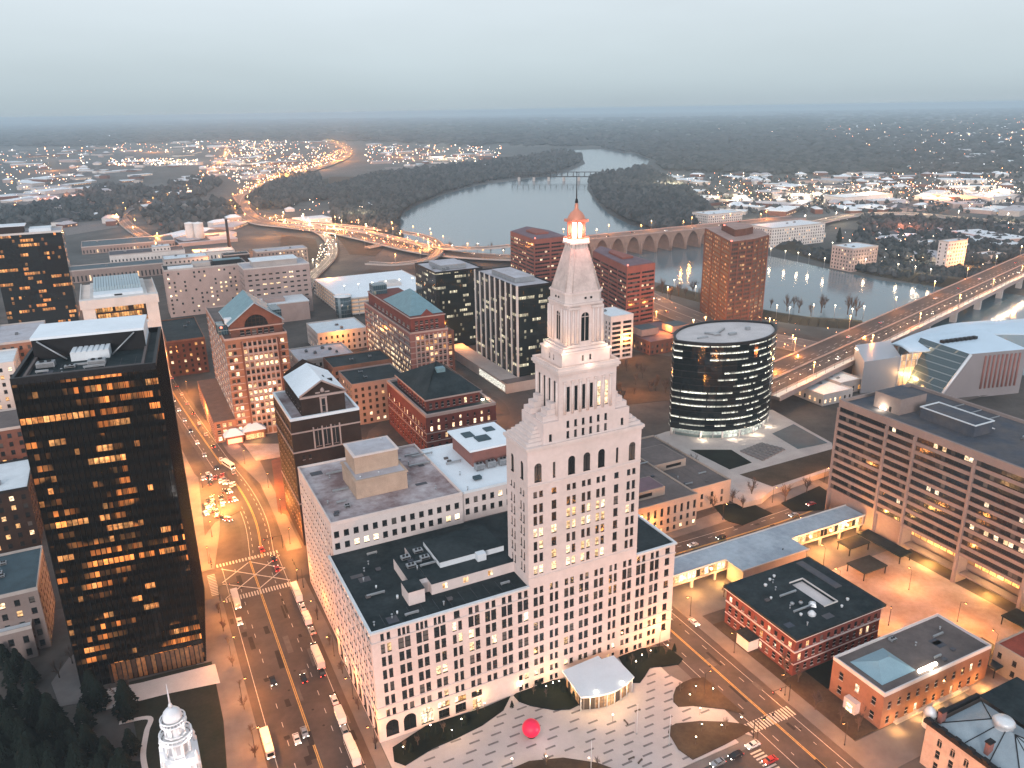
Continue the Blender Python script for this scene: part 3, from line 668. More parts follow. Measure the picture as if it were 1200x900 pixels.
    # ---- white roofed wing behind, with plant on it
    ops = [(51.5+3.3*i, 1.6, zz, 2.2, False, 1, 'win_lit' if i == 4 and zz > 44 else 'win_some') for i in range(8) for zz in (41.3, 45.6)]
    mb = MB(); B.facade(mb, 'S', 49.2, 78, y0+1.2, RZ-.2, z2-.3, ops); mb.poly([(78, y0+1.2, RZ), (78, y0+44, RZ), (78, y0+44, z2-.3), (78, y0+1.2, z2-.3)])
    mb.build('wing_wall', ['limestone'], B.root)
    roof_slab(B.root, 28.6, 43, z2-.3, ['snow', 'roof_white'], 'wing_roof', .5, .4, 49.3, y0+1.2)
    mb = MB(); mb.box(62, y0+20, z2-.3, 80, y0+40, z2+6.5, 0); mb.box(60.5, y0+18.5, z2+6.5, 81.5, y0+41.5, z2+7.2, 1); mb.box(67, y0+25, z2+7.2, 72.5, y0+30, z2+7.7, 2); mb.box(64, y0+31, z2+7.2, 68, y0+36, z2+7.6, 2); mb.box(74, y0+33, z2+7.2, 78, y0+37, z2+7.6, 2)
    mb.build('plant_room', ['brick_pink', 'snow', 'roof_blue'], B.root)
    mb = MB(); mb.box(57.5, y0+8, z2+.1, 60.5, y0+10, z2+1.1); mb.build('skylight', ['roof_blue'], B.root)
    for x, y in ((61.5, 16.3), (66.5, 16.5), (71.5, 16.2), (76, 17)): rooftop_unit(B.root, x, y0+y-1, z2-.2, 3.4, 2.4, 2.6)
    B.windows(100)
MATS_EXTRA = [emis('beacon', (1, .46, .34), 16), emis('band_light', (1, .62, .38), 5), emis('lamp_white', (1, .86, .66), 14), emis('lamp_orange', (1, .50, .16), 14),
    emis('head_light', (1, .92, .78), 14), emis('tail_light', (1, .04, .02), 7), emis('red_glow', (1, .12, .05), 3.5), emis('shop_light', (1, .40, .10), 2.6)]
LIGHTS = {}
def lamp_at(name, x, y, z, col, power, radius=.3, parent=None):
    k = (col, power, radius)
    if k not in LIGHTS:
        l = bpy.data.lights.new(name, 'POINT'); l.color = col; l.energy = power; l.shadow_soft_size = radius; LIGHTS[k] = l
    o = bpy.data.objects.new(name, LIGHTS[k]); COL.objects.link(o); o.location = (x, y, z)
    if parent: o.parent = parent
    return o
stone_tower()
curtain('lobby_dim', 1.52, 8.0, (1, .42, .14), (.05, .03, .02), .0, .6, .22, mull=.22, mcol=(.01, .008, .006), sill=.04)
pane('win_cold_lit', .95, (.95, .95, .85), 1.6)
emis('shop_light_dim', (1, .52, .24), .38)
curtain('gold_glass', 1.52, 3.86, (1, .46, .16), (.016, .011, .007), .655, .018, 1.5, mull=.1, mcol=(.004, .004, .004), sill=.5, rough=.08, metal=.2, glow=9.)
curtain('side_glass', 1.52, 3.86, (1, .6, .3), (.006, .008, .009), .9, .004, .8, mull=.1, mcol=(.01, .01, .01), rough=.18)
curtain('amber_glass', 1.9, 3.9, (1, .46, .15), (.008, .008, .008), .60, .04, 1.3, mull=.12, mcol=(.006, .006, .006), sill=.4)
curtain('black_glass', 1.6, 3.9, (1, .88, .62), (.005, .010, .011), .60, .05, 1.0, mull=.12, mcol=(.008, .012, .013), sill=.5)
curtain('boat_glass', 1.7, 3.85, (.95, .93, .80), (.003, .007, .008), .45, .006, 2.0, mull=.10, mcol=(.004, .007, .008), sill=.72, rough=.06)
curtain('blue_glass', 1.5, 3.9, (1, .8, .5), (.03, .06, .075), .75, .05, .8, mull=.08, mcol=(.2, .25, .27), sill=.1)
curtain('brown_glass', 3.0, 3.55, (1, .62, .28), (.02, .012, .01), .80, .17, 1.9, mull=.16, mcol=(.07, .035, .028), sill=.42, rough=.5)
curtain('lit_hall', 2.2, 4.6, (1, .60, .26), (.25, .2, .16), .1, .7, 1.3, mull=.08, mcol=(.35, .32, .3), sill=.12, rough=.3)
mat('metal_ribbed', (.33, .42, .46), .45, .12, .3, metal=.2)
curtain('lit_hall_dim', 1.5, 3.9, (1, .55, .2), (.02, .015, .01), .2, .45, 1.3, mull=.12, mcol=(.03, .02, .02), sill=.3)
# ------------------------------------------------------------------ the other near buildings
def pb(A, B_, C, z):
    x0, y0 = at(*A, z); x1 = at(*B_, z)[0]; y1 = at(*C, z)[1]; return x0, y0, x1-x0, y1-y0
def rnd_pm(r, p, a='win_lit', b='win'): return lambda i, j: a if r.random() < p else b

def black_tower():
    rz = RAD(-5.7)
    B = Bld('glass_tower', 'black glass tower with amber lit storeys and a big white screen on its roof', 'building', -33.4, 259.2, rz)
    W, D, H = 38.7, 47.0, 108.0
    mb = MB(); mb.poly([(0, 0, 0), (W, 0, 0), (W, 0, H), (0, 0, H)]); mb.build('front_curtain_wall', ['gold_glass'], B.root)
    mb = MB(); mb.poly([(W, 0, 0), (W, D, 0), (W, D, H), (W, 0, H)]); mb.poly([(0, D, 0), (W, D, 0), (W, D, H), (0, D, H)]); mb.build('side_curtain_wall', ['side_glass'], B.root)
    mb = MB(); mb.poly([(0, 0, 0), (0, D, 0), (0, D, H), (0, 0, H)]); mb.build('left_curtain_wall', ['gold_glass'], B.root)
    mb = MB(); n = 26
    for i in range(n):
        x = W*i/(n-1); mb.box(x-.07, -.22, 0, x+.07, -.004, H)
    for i in range(30): y = D*i/29; mb.box(W+.004, y-.07, 0, W+.2, y+.07, H)
    mb.build('mullion', ['mullion_black'], B.root)
    roof_slab(B.root, W, D, H-.6, ['roof_dark', 'metal_dark'], 'roof', 1.6, .9)
    mb = MB(); mb.box(2.5, 3, H-.6, W-3.5, 3.8, H+.4); mb.box(2.5, 3.8, H-.6, 3.3, D-4, H+.4); mb.box(W-4.3, 3.8, H-.6, W-3.5, D-4, H+.4); mb.build('track', ['roof_brown'], B.root)
    mb = MB(); mb.box(2.2, 24, H+5.8, 35.0, 43.5, H+6.6, 0); mb.box(2.4, 24.2, H-.5, 34.8, 24.9, H+5.8, 1); mb.box(34, 24.9, H-.5, 34.8, 43.3, H+5.8, 0); mb.box(2.4, 24.9, H-.5, 3, 43.3, H+5.8, 1)
    mb.build('rooftop_screen', ['snow', 'metal_dark'], B.root)
    mb = MB(); mb.box(13.5, 17.5, H-.5, 24.5, 24, H+2.2); 
    for k in range(7): mb.box(13.8+k*1.6, 17.3, H+2.2, 14.9+k*1.6, 24, H+2.5)
    mb.build('cooling_unit', ['roof_white'], B.root)
    for x, y in ((4.5, 13), (19, 9.5)): rooftop_unit(B.root, x, y, H-.6, 5, 3, 1.8)
    rooftop_unit(B.root, 12.5, 10, H-.6, 3, 1.6, .9); 
    mb = MB(); mb.tube((12, 20, H-.2), (4, 23.5, H+5.5), .25); mb.tube((25, 20, H-.2), (32, 23.5, H+5.5), .25); mb.split('brace', ['metal_grey'], B.root)
    mb = MB(); mb.box(9, -.5, .2, W-.6, -.24, 7.6); mb.build('lobby_window', ['lobby_dim'], B.root)
black_tower()

def simple(name, label, x, y, W, D, H, wallm, roofm, trimm, faces, cat='building', parap=.9, rz=0., frame='metal_dark', limit=100, group=None, units=2, seed=1, z=0.):
    """masonry block: walls with window recesses on the named faces, roof deck with parapet, plant"""
    B = Bld(name, label, cat, x, y, rz, group, frame, z); mb = MB()
    for f in 'SWEN':
        pl, a, b = {'S': (0, 0, W), 'W': (0, 0, D), 'E': (W, 0, D), 'N': (D, 0, W)}[f]
        B.facade(mb, f, a, b, pl, 0, H, faces.get(f, []))
    mb.build('wall', [wallm], B.root); roof_slab(B.root, W, D, H-.1, [roofm, trimm], 'roof', parap)
    r = random.Random(seed)
    for k in range(units):
        rooftop_unit(B.root, W*r.uniform(.15, .75), D*r.uniform(.2, .75), H-.1, r.uniform(1.8, 3.4), r.uniform(1.5, 2.5), r.uniform(.9, 1.8))
    return B
def rows(L, n, w, z0, zp, nr, h, pm, m=2., arch=False, npan=1):
    p = (L-2*m)/max(1, n-1); return grid(m, p, n, w, z0, zp, nr, h, pm, arch, npan)

# 1: amber lit dark tower at the left edge
def dark_left():
    z = 90; x1, y0 = at(72, 271, z); W, D, H = 52, 30, z
    B = Bld('glass_tower', 'dark office tower with bands of amber windows at the far left edge', 'building', x1-W, y0)
    for nm, p in (('front_curtain_wall', [(0, 0, 0), (W, 0, 0), (W, 0, H), (0, 0, H)]), ('side_curtain_wall', [(W, 0, 0), (W, D, 0), (W, D, H), (W, 0, H)]), ('left_curtain_wall', [(0, 0, 0), (0, D, 0), (0, D, H), (0, 0, H)]), ('rear_curtain_wall', [(0, D, 0), (W, D, 0), (W, D, H), (0, D, H)])):
        mb = MB(); mb.poly(p); mb.build(nm, ['amber_glass'], B.root)
    roof_slab(B.root, W, D, H-.3, ['roof_grey', 'concrete_light'], 'roof', 1.2)
    mb = MB(); mb.box(4, 8, H-.3, 24, 24, H+5.5, 1); mb.box(3, 7, H+5.5, 26, 25, H+6.2, 0); mb.box(28, 9, H-.3, 44, 26, H+2.6, 0); mb.build('penthouse', ['roof_white', 'brick_dark'], B.root)
dark_left()
# 2: pale tower with an open colonnade under its crown
def crown_tower():
    z = 74; x0, y0, W, D = pb((94, 352), (185, 345), (112, 305), z); W, D = 43.0, 62.0
    B = Bld('office_tower', 'pale grey tower with ribbed metal roof, side pergolas and a lit loggia below', 'building', x0, y0)
    mb = MB(); H = z
    mb.box(0, 0, 0, 7, D, H-6); mb.box(W-7, 0, 0, W, D, H-6); mb.box(7, 5, 0, W-7, D, H-18); mb.box(7, 0.02, 0, W-7, 5, H-18)
    mb.box(7, 8, H-18, W-7, D, H-6); mb.build('wall', ['concrete_light'], B.root)
    mb = MB(); mb.box(7.05, 7.4, H-17.5, W-7.05, 7.95, H-6.2); mb.build('window', ['lit_hall_dim'], B.root)
    mb = MB(); mb.box(-.8, -.8, H-6, W+.8, 5, H-.5); mb.box(5, 5, H-6, W-5, D, H-1); mb.build('crown', ['concrete_light'], B.root)
    mb = MB(); n = 18
    for i in range(n):
        x = 7.6+i*(W-15.2)/n; mb.box(x, 20, H-1+.0, x+(W-15.2)/n*.86, D-2, H+3.2, 0)
    mb.box(7.2, 8, H-1, W-7.2, 20, H+.6, 1); mb.box(19, 7.9, H-.8, 23.5, 8.0, H+.2, 2); mb.build('metal_roof', ['metal_ribbed', 'roof_white', 'metal_dark'], B.root)
    mb = MB()
    for s in (0, 1):
        xa = -.8 if s == 0 else W-6.2
        mb.box(xa if s == 0 else W+.2, 5, H-2.2, xa+.6 if s == 0 else W+.8, D, H-1)
        for k in range(11): mb.box(xa+.3, 7+k*5, H-2.1, xa+7, 7.6+k*5, H-1.2)
    mb.split('pergola', ['concrete_light'], B.root)
    mb = MB(); mb.box(7, 1.2, H-18, W-7, 1.5, H-16.9); 
    for i in range(15): mb.box(7+i*(W-14)/14-.08, .3, H-18, 7+i*(W-14)/14+.08, 1.4, H-16.9)
    mb.build('balustrade', ['metal_white'], B.root)
    r = random.Random(5); ops = []
    for k in range(12):
        for x in (2.2, 4.8, W-4.8, W-2.2):
            mb = MB(); mb.box(x-.7, -.06, 4+k*4, x+.7, -.004, 6.4+k*4); mb.build('window', ['win_some'], B.root)
crown_tower()
# 3-4: long beige slabs behind
r = random.Random(11)
x0, y0 = at(192, 318, 44); H = 44
B = simple('office_slab', 'long beige office slab with small scattered windows, behind the brick gabled tower', x0, y0, 74, 30, H, 'concrete_pink', 'roof_dark', 'concrete',
    {'S': [o for o in rows(74, 16, 1.7, 3.2, 4.05, 10, 1.8, rnd_pm(r, .35, 'win_lit'), 3) if r.random() < .55], 'W': rows(30, 7, 1.6, 3.2, 4.05, 10, 1.8, rnd_pm(r, .3, 'win_lit'), 3)}, seed=3, parap=1.2)
mb = MB(); mb.box(44, 6, H, 70, 16, H+4.2, 0); mb.box(44.5, 6.5, H+4.2, 69.5, 15.5, H+4.8, 1); mb.box(4, 5, H, 26, 12, H+2, 2); mb.box(26, 8, H, 42, 22, H+3.4, 3); mb.build('penthouse', ['metal_dark', 'teal_seam', 'roof_white', 'concrete'], B.root); B.windows(100)
x0, y0 = at(285, 316, 46)
B = simple('office_slab', 'pinkish white office slab with rows of dark slot windows, left of the parking deck', x0, y0, 60, 34, 46, 'concrete_pink', 'roof_grey', 'concrete_light',
    {'S': rows(60, 9, 3.4, 7, 4.6, 8, 1.3, rnd_pm(r, .12), 5, npan=3), 'W': rows(34, 5, 3.2, 7, 4.6, 8, 1.3, rnd_pm(r, .1), 5, npan=3)}, seed=4)
mb = MB(); mb.box(10, 6, 46, 50, 26, 51); mb.box(9, 5, 51, 51, 27, 51.6, 1); mb.build('penthouse', ['concrete', 'roof_white'], B.root)
mb = MB(); mb.box(2, -30, 0, 50, -.02, 17); mb.box(1.6, -30.4, 17, 50.4, -.02, 17.9, 1); mb.box(12, -24, 17.9, 30, -12, 21); mb.build('low_wing', ['concrete_pink', 'roof_white'], B.root); B.windows(90)

# 5: brick tower with a big arched gable
def arch_tower():
    r = random.Random(21); z = 60; x0, y0 = at(263, 399, z); W, D, H = 34.5, 88, 60.
    B = Bld('brick_tower', 'brick office tower with a teal gabled roof and a great arched window, lit honeycomb windows', 'building', x0, y0, frame='stone_trim')
    lit = {0: .1, 1: .05, 2: .95, 3: .7, 4: .05, 5: .0, 6: .5, 7: .75, 8: .85, 9: .75, 10: .7, 11: .4, 12: .5}
    mb = MB(); ops = []
    for k in range(13):
        zz = H-5.2-k*4.15
        for i in range(7): ops.append((10.6+i*2.75, 1.7, zz, 2.2, False, 1, 'win_lit' if r.random() < lit[k] else 'win'))
        for i in range(2): ops.append((2.2+i*2.6, 1.8, zz, 2.2, False, 1, 'win_lit' if r.random() < .35 else 'win'))
        ops.append((31.6, 2.0, zz, 2.2, False, 1, 'win_lit' if r.random() < .4 else 'win'))
    B.facade(mb, 'S', 0, W, 0, 0, H, ops)
    ops = [(8+i*11.8, 10, H-5.2-k*4.15, 1.9, False, 6, 'win_many' if k > 8 else 'win_some') for k in range(13) for i in range(7)]
    B.facade(mb, 'W', 0, D, 0, 0, H, ops); B.facade(mb, 'E', 0, D, W, 0, H, []); B.facade(mb, 'N', 0, W, D, 0, H, [])
    mb.build('wall', ['brick_tan'], B.root)
    mb = MB()
    for k in range(14): mb.box(-.3, -.3, H-6-k*4.15, W+.3, -.004, H-5.6-k*4.15+.0); mb.box(-.3, 0, H-6-k*4.15, -.004, D, H-5.6-k*4.15)
    mb.split('belt_course', ['concrete_pink'], B.root)
    mb = MB()
    for s in (-1, 1): mb.box(8.8+(s > 0)*20.2-.5, -.9, 0, 8.8+(s > 0)*20.2+.5, -.31, H-2)
    mb.split('pier', ['brick_brown'], B.root)
    mb = MB()                                   # pale honeycomb of the projecting middle bay
    for i in range(8): x = 10.6+(i-.5)*2.75; mb.box(x-.42, -.55, 0, x+.42, -.31, H-2.2)
    for k in range(14): mb.box(9.0, -.5, H-6.15-k*4.15, 28.3, -.305, H-5.35-k*4.15)
    mb.build('bay_grid', ['concrete_pink'], B.root)
    roof_slab(B.root, W, D, H-.1, ['roof_brown', 'concrete_pink'], 'roof', .8)
    # upper storeys and gable
    a, b, y1 = 4.2, 33.0, 40.; ze, zr = 68.5, 79.
    cx = (a+b)/2
    mb = MB()
    B.facade(mb, 'W', 3, y1, a, H-.1, ze, [(6+i*4.5, 2.4, H+2, 3, False, 2, 'win') for i in range(7)])
    mb.poly([(b, 3, H-.1), (b, y1, H-.1), (b, y1, ze), (b, 3, ze)]); mb.poly([(a, y1, H), (b, y1, H), (b, y1, ze), (cx, y1, zr), (a, y1, ze)])
    B.facade(mb, 'S', a, b, 3, H-.1, H+.0+5.4, [(cx-8.2+i*3.3, 2.3, H+.8, 3.0, False, 1, 'win') for i in range(6)])
    R_ = 6.6; zc = H+5.4; n = 14                                        # big half-round window in the gable
    arc = [(cx+R_*math.cos(math.pi*i/n), zc+R_*math.sin(math.pi*i/n)) for i in range(n+1)]
    mb.poly([(b, 3, zc), (b, 3, ze), (cx, 3, zr)]+[(p[0], 3, p[1]) for p in reversed(arc[:n//2+1])]); mb.poly([(a, 3, zc), (a, 3, ze), (cx, 3, zr)]+[(p[0], 3, p[1]) for p in arc[n//2:]])
    mb.build('gable_wall', ['brick_brown'], B.root)
    mb = MB(); mb.poly([(p[0], 3.6, p[1]) for p in arc]); f = mb.build('arched_window', ['win_some'], B.root)
    mb = MB()
    for i in range(1, 6): x = cx-R_+i*R_/3; hgt = math.sqrt(max(.01, R_*R_-(x-cx)**2)); mb.box(x-.15, 3.3, zc, x+.15, 3.55, zc+hgt)
    for k in (2.2, 4.4): hw = math.sqrt(R_*R_-k*k); mb.box(cx-hw, 3.3, zc+k-.12, cx+hw, 3.5, zc+k+.12)
    mb.build('frame', ['brick_dark'], f)
    mb = MB(); mb.box(a-1, 2.2, H+4.6, b+1, 3-.02, H+5.2); mb.build('ledge', ['concrete_pink'], B.root)
    mb = MB()                                                           # gabled roof, white verge
    for s, xe in ((1, a-1.2), (-1, b+1.2)):
        zl = ze-(zr-ze)/(cx-a)*1.2
        mb.poly([(xe, 2, zl), (xe, y1+.6, zl), (cx, y1+.6, zr+.3), (cx, 2, zr+.3)], 0)
        mb.poly([(xe, 1.6, zl-.5), (cx, 1.6, zr-.2), (cx, 2.9, zr+.35), (xe, 2.9, zl+.06)], 1)
        mb.poly([(xe, 1.6, zl-.5), (xe, 2.9, zl+.06), (xe, y1+.6, zl), (xe, y1+.6, zl-.5)], 1)
    mb.build('gable_roof', ['roof_teal', 'roof_white'], B.root)
    mb = MB(); mb.box(a-1.8, 8, ze-1.4, a+4.2, 12, ze+1.6, 0); mb.box(b-4, 10, ze-1.4, b+1.5, 26, ze+3.2, 1); mb.split('dormer', ['roof_white', 'blue_glass'], B.root)
    mb = MB(); mb.box(-1.5, 12, H+.1, 4, 24, H+5.5, 0); mb.build('glass_bay', ['blue_glass'], B.root)
    mb = MB(); mb.lathe(-.5, 3, [(.6, H+6.4), (.6, H+7.2), (0, H+7.5)], 8); mb.build('obstruction_light', ['red_glow'], B.root)
    # low wing along the avenue
    mb = MB(); B.facade(mb, 'W', -1, 84, -12, 0, 13, [(2+i*4.1, 2.6, zz, 2.6, False, 2, 'win_warm') for i in range(20) for zz in (1.2, 5.2, 9.2)]); B.facade(mb, 'S', -12, -.02, -1, 0, 13, [(-9.6+i*3.2, 2.0, zz, 2.4, False, 1, 'win_warm') for i in range(3) for zz in (1.2, 5.2, 9.2)])
    mb.poly([(-12, -1, 13), (-.02, -1, 13), (-.02, 84, 13), (-12, 84, 13)]); mb.build('low_wing', ['brick_tan'], B.root)
    B.windows(100)
arch_tower()
x0, y0 = at(248, 412, 26)
r = random.Random(8)
B = simple('brick_block', 'dark flat roofed brick block between the black tower and the gabled tower', x0-26, y0+40, 26, 70, 26, 'brick_brown', 'roof_dark', 'brick_tan', {'S': rows(26, 6, 1.6, 2, 3.9, 6, 2, rnd_pm(r, .2, 'win_warm')), 'W': rows(70, 16, 1.6, 2, 3.9, 6, 2, rnd_pm(r, .3, 'win_warm'))}, seed=2); B.windows(100)

# 6: brick tower with a blue hipped crown
def blue_pyramid():
    r = random.Random(31); z = 42; x0, y0 = at(482, 391, z); W, D, H = 27., 104, 42.
    B = Bld('brick_tower', 'red brick office block with stepped top storeys and a pale blue hipped roof', 'building', x0-1, y0, frame='stone_trim')
    mb = MB(); ops = [(5.4+i*3.1, 2.1, H-5-k*4.0, 2.3, False, 1, 'win_warm' if r.random() < .25 else 'win') for k in range(10) for i in range(7)]
    B.facade(mb, 'S', 0, W, 0, 0, H, ops)
    B.facade(mb, 'W', 0, D, 0, 0, H, [(7+i*11.2, 10, H-5-k*4.0, 2.1, False, 6, 'win_many' if k > 3 else 'win_some') for k in range(10) for i in range(9)])
    B.facade(mb, 'E', 0, D, W, 0, H, []); B.facade(mb, 'N', 0, W, D, 0, H, []); mb.build('wall', ['brick_pink'], B.root)
    mb = MB()
    for k in range(11): mb.box(-.25, -.25, H-5.8-k*4, W+.25, -.004, H-5.35-k*4); mb.box(-.25, 0, H-5.8-k*4, -.004, D, H-5.35-k*4)
    mb.split('belt_course', ['concrete_pink'], B.root)
    mb = MB()
    for i in range(8): x = 5.4+(i-.5)*3.1; mb.box(x-.45, -.5, 0, x+.45, -.26, H-1.5)
    mb.build('bay_grid', ['concrete_pink'], B.root)
    roof_slab(B.root, W, D, H-.1, ['roof_brown', 'concrete_pink'], 'roof', .8)
    mb = MB(); B.facade(mb, 'S', 2, W-1, 3, H-.1, H+10, [(6+i*3.6, 2.2, zz, 2.4, False, 1, 'win') for i in range(5) for zz in (H+1, H+4.6)]); B.facade(mb, 'W', 3, D-6, 2, H-.1, H+10, [(9+i*9, 6, H+1.4, 2.4, False, 4, 'win') for i in range(9)])
    mb.poly([(W-1, 3, H), (W-1, D-6, H), (W-1, D-6, H+10), (W-1, 3, H+10)]); mb.poly([(2, D-6, H), (W-1, D-6, H), (W-1, D-6, H+10), (2, D-6, H+10)]); mb.poly([(2, 3, H+10), (W-1, 3, H+10), (W-1, D-6, H+10), (2, D-6, H+10)])
    mb.poly([(W*.5-5, 2.9, H+10), (W*.5+5, 2.9, H+10), (W*.5, 2.9, H+14.5)]); mb.build('upper_wall', ['brick_red'], B.root)
    mb = MB(); mb.box(1.4, 2.4, H+9.2, W-.4, 2.98, H+9.8); mb.box(1.4, 3, H+9.2, 1.98, D-6, H+9.8); mb.split('cornice', ['concrete_pink'], B.root)
    mb = MB(); hip(mb, 3, 6, W-1.5, D-42, H+10.3, H+22, .6, 1.1, 0, 'y'); mb.build('hip_roof', ['roof_teal'], B.root)
    mb = MB(); mb.box(1.5, D-22, H+10, 12, D-12, H+17); mb.build('glass_bay', ['blue_glass'], B.root)
    mb = MB(); B.facade(mb, 'S', W, W+6, 5, 0, H-3, [(W+3, 2.6, 2+k*4, 2.4, False, 1, 'win_warm' if r.random() < .4 else 'win') for k in range(9)]); B.facade(mb, 'E', 5, 60, W+6, 0, H-3, []); mb.poly([(W, 5, H-3), (W+6, 5, H-3), (W+6, 60, H-3), (W, 60, H-3)]); mb.build('side_bay', ['brick_brown'], B.root)
    B.windows(100)
blue_pyramid()

# 7: parking deck
def parking_deck():
    H = 16; x0, y0 = at(400, 352, H); W, D = 96, 110
    B = Bld('parking_deck', 'long pale parking deck with open storeys, rounded glass stair corner and a bright snowy roof', 'parking deck', x0, y0)
    for k in range(5):
        z = 1.0+k*3.6
        mb = MB(); mb.box(0, 0, z+.6, W, D, z+.9, 0); mb.box(-.2, -.2, z+.3, W+.2, -.002, z+1.7, 0); mb.box(-.2, 0, z+.3, -.002, D, z+1.7, 0); mb.box(W+.002, 0, z+.3, W+.2, D, z+1.7, 0); mb.build('floor_deck', ['concrete_light'], B.root)
        if k < 4:
            mb = MB(); mb.poly([(.5, 1.5, z+3.2), (W, 1.5, z+3.2), (W, 1.5, z+1.2), (.5, 1.5, z+1.2)]); mb.poly([(1.5, .5, z+3.2), (1.5, D, z+3.2), (1.5, D, z+1.2), (1.5, .5, z+1.2)]); mb.build('deck_interior', ['shop_light_dim'], B.root)
    mb = MB()
    for i in range(12): mb.box(i*W/12, .05, 0, i*W/12+.7, .75, 16)
    for i in range(13): mb.box(.05, 1+i*D/13, 0, .75, 1.7+i*D/13, 16)
    mb.build('pillar', ['concrete'], B.root)
    mb = MB(); mb.poly([(0, 0, 16.4), (W, 0, 16.4), (W, D, 16.4), (0, D, 16.4)]); mb.build('roof', ['snow'], B.root)
    mb = MB(); mb.cyl(2, 1, 0, 19.5, 7.5, n=20); mb.build('stair_tower', ['blue_glass'], B.root)
    mb = MB(); mb.lathe(2, 1, [(8.2, 19.5), (8.2, 20.2), (0, 21.2)], 20); mb.build('stair_roof', ['roof_white'], B.root)
    mb = MB(); mb.box(52, 34, 16.5, 70, 52, 19.5); mb.build('penthouse', ['concrete_light'], B.root)
    for i in range(6):
        mb = MB(); mb.cyl(14+i*14, 40, 16.4, 21, .12, n=6, mi=0); mb.box(13.5+i*14, 39.6, 21, 14.5+i*14, 40.4, 21.25, 1); mb.build('roof_lamp', ['metal_grey', 'lamp_white'], B.root)
parking_deck()

# 8: dark glass tower, 9: tower with white fins
def glass_box(label, x, y, W, D, H, m, fins=None, seed=1, roofm='roof_grey', name='glass_tower'):
    B = Bld(name, label, 'building', x, y)
    for nm, p in (('front_curtain_wall', [(0, 0, 0), (W, 0, 0), (W, 0, H), (0, 0, H)]), ('left_curtain_wall', [(0, 0, 0), (0, D, 0), (0, D, H), (0, 0, H)]), ('right_curtain_wall', [(W, 0, 0), (W, D, 0), (W, D, H), (W, 0, H)]), ('rear_curtain_wall', [(0, D, 0), (W, D, 0), (W, D, H), (0, D, H)])):
        mb = MB(); mb.poly(p); mb.build(nm, [m], B.root)
    roof_slab(B.root, W, D, H-.3, [roofm, 'metal_dark'], 'roof', 1.0)
    if fins:
        mb = MB()
        for i in range(fins[0]): y_ = D*i/(fins[0]-1); mb.box(-.9, y_-.3, 4, -.004, y_+.3, H+1)
        for x_ in fins[1]: mb.box(x_*W-.3, -.9, 4, x_*W+.3, -.004, H+1)
        mb.split('fin', ['concrete_light'], B.root)
    r = random.Random(seed); mb = MB(); mb.box(W*.2, D*.2, H, W*.75, D*.75, H+3.4, 0); mb.poly([(W*.2, D*.2, H+3.44), (W*.75, D*.2, H+3.44), (W*.75, D*.75, H+3.44), (W*.2, D*.75, H+3.44)], 1); mb.build('penthouse', ['metal_grey', roofm], B.root)
    for k in range(3): rooftop_unit(B.root, W*r.uniform(.05, .7), D*r.uniform(.05, .8), H-.3)
    return B
x0, y0 = at(510, 320, 62); glass_box('dark green glass tower with flat grey roof, between blue hipped brick block and finned tower', x0, y0, 40, 46, 62, 'black_glass', seed=4)
x0, y0 = at(606, 337, 69)
B = glass_box('dark glass office tower with thin white vertical fins on a raised podium', x0, y0, 27, 68, 69, 'black_glass', (9, (.0,)), 5)
mb = MB(); mb.box(-14, -10, 0, -.95, 96, 7, 0); mb.box(-.95, -10, 0, 40, -.95, 7, 0); mb.poly([(-14, -10, 7.05), (40, -10, 7.05), (40, -.95, 7.05), (-14, -.95, 7.05)], 1); mb.build('podium', ['concrete', 'roof_brown'], B.root)
mb = MB(); mb.box(-14.2, -8, 1, -14.02, 34, 5.6); mb.build('shopfront', ['win_cold_lit'], B.root)

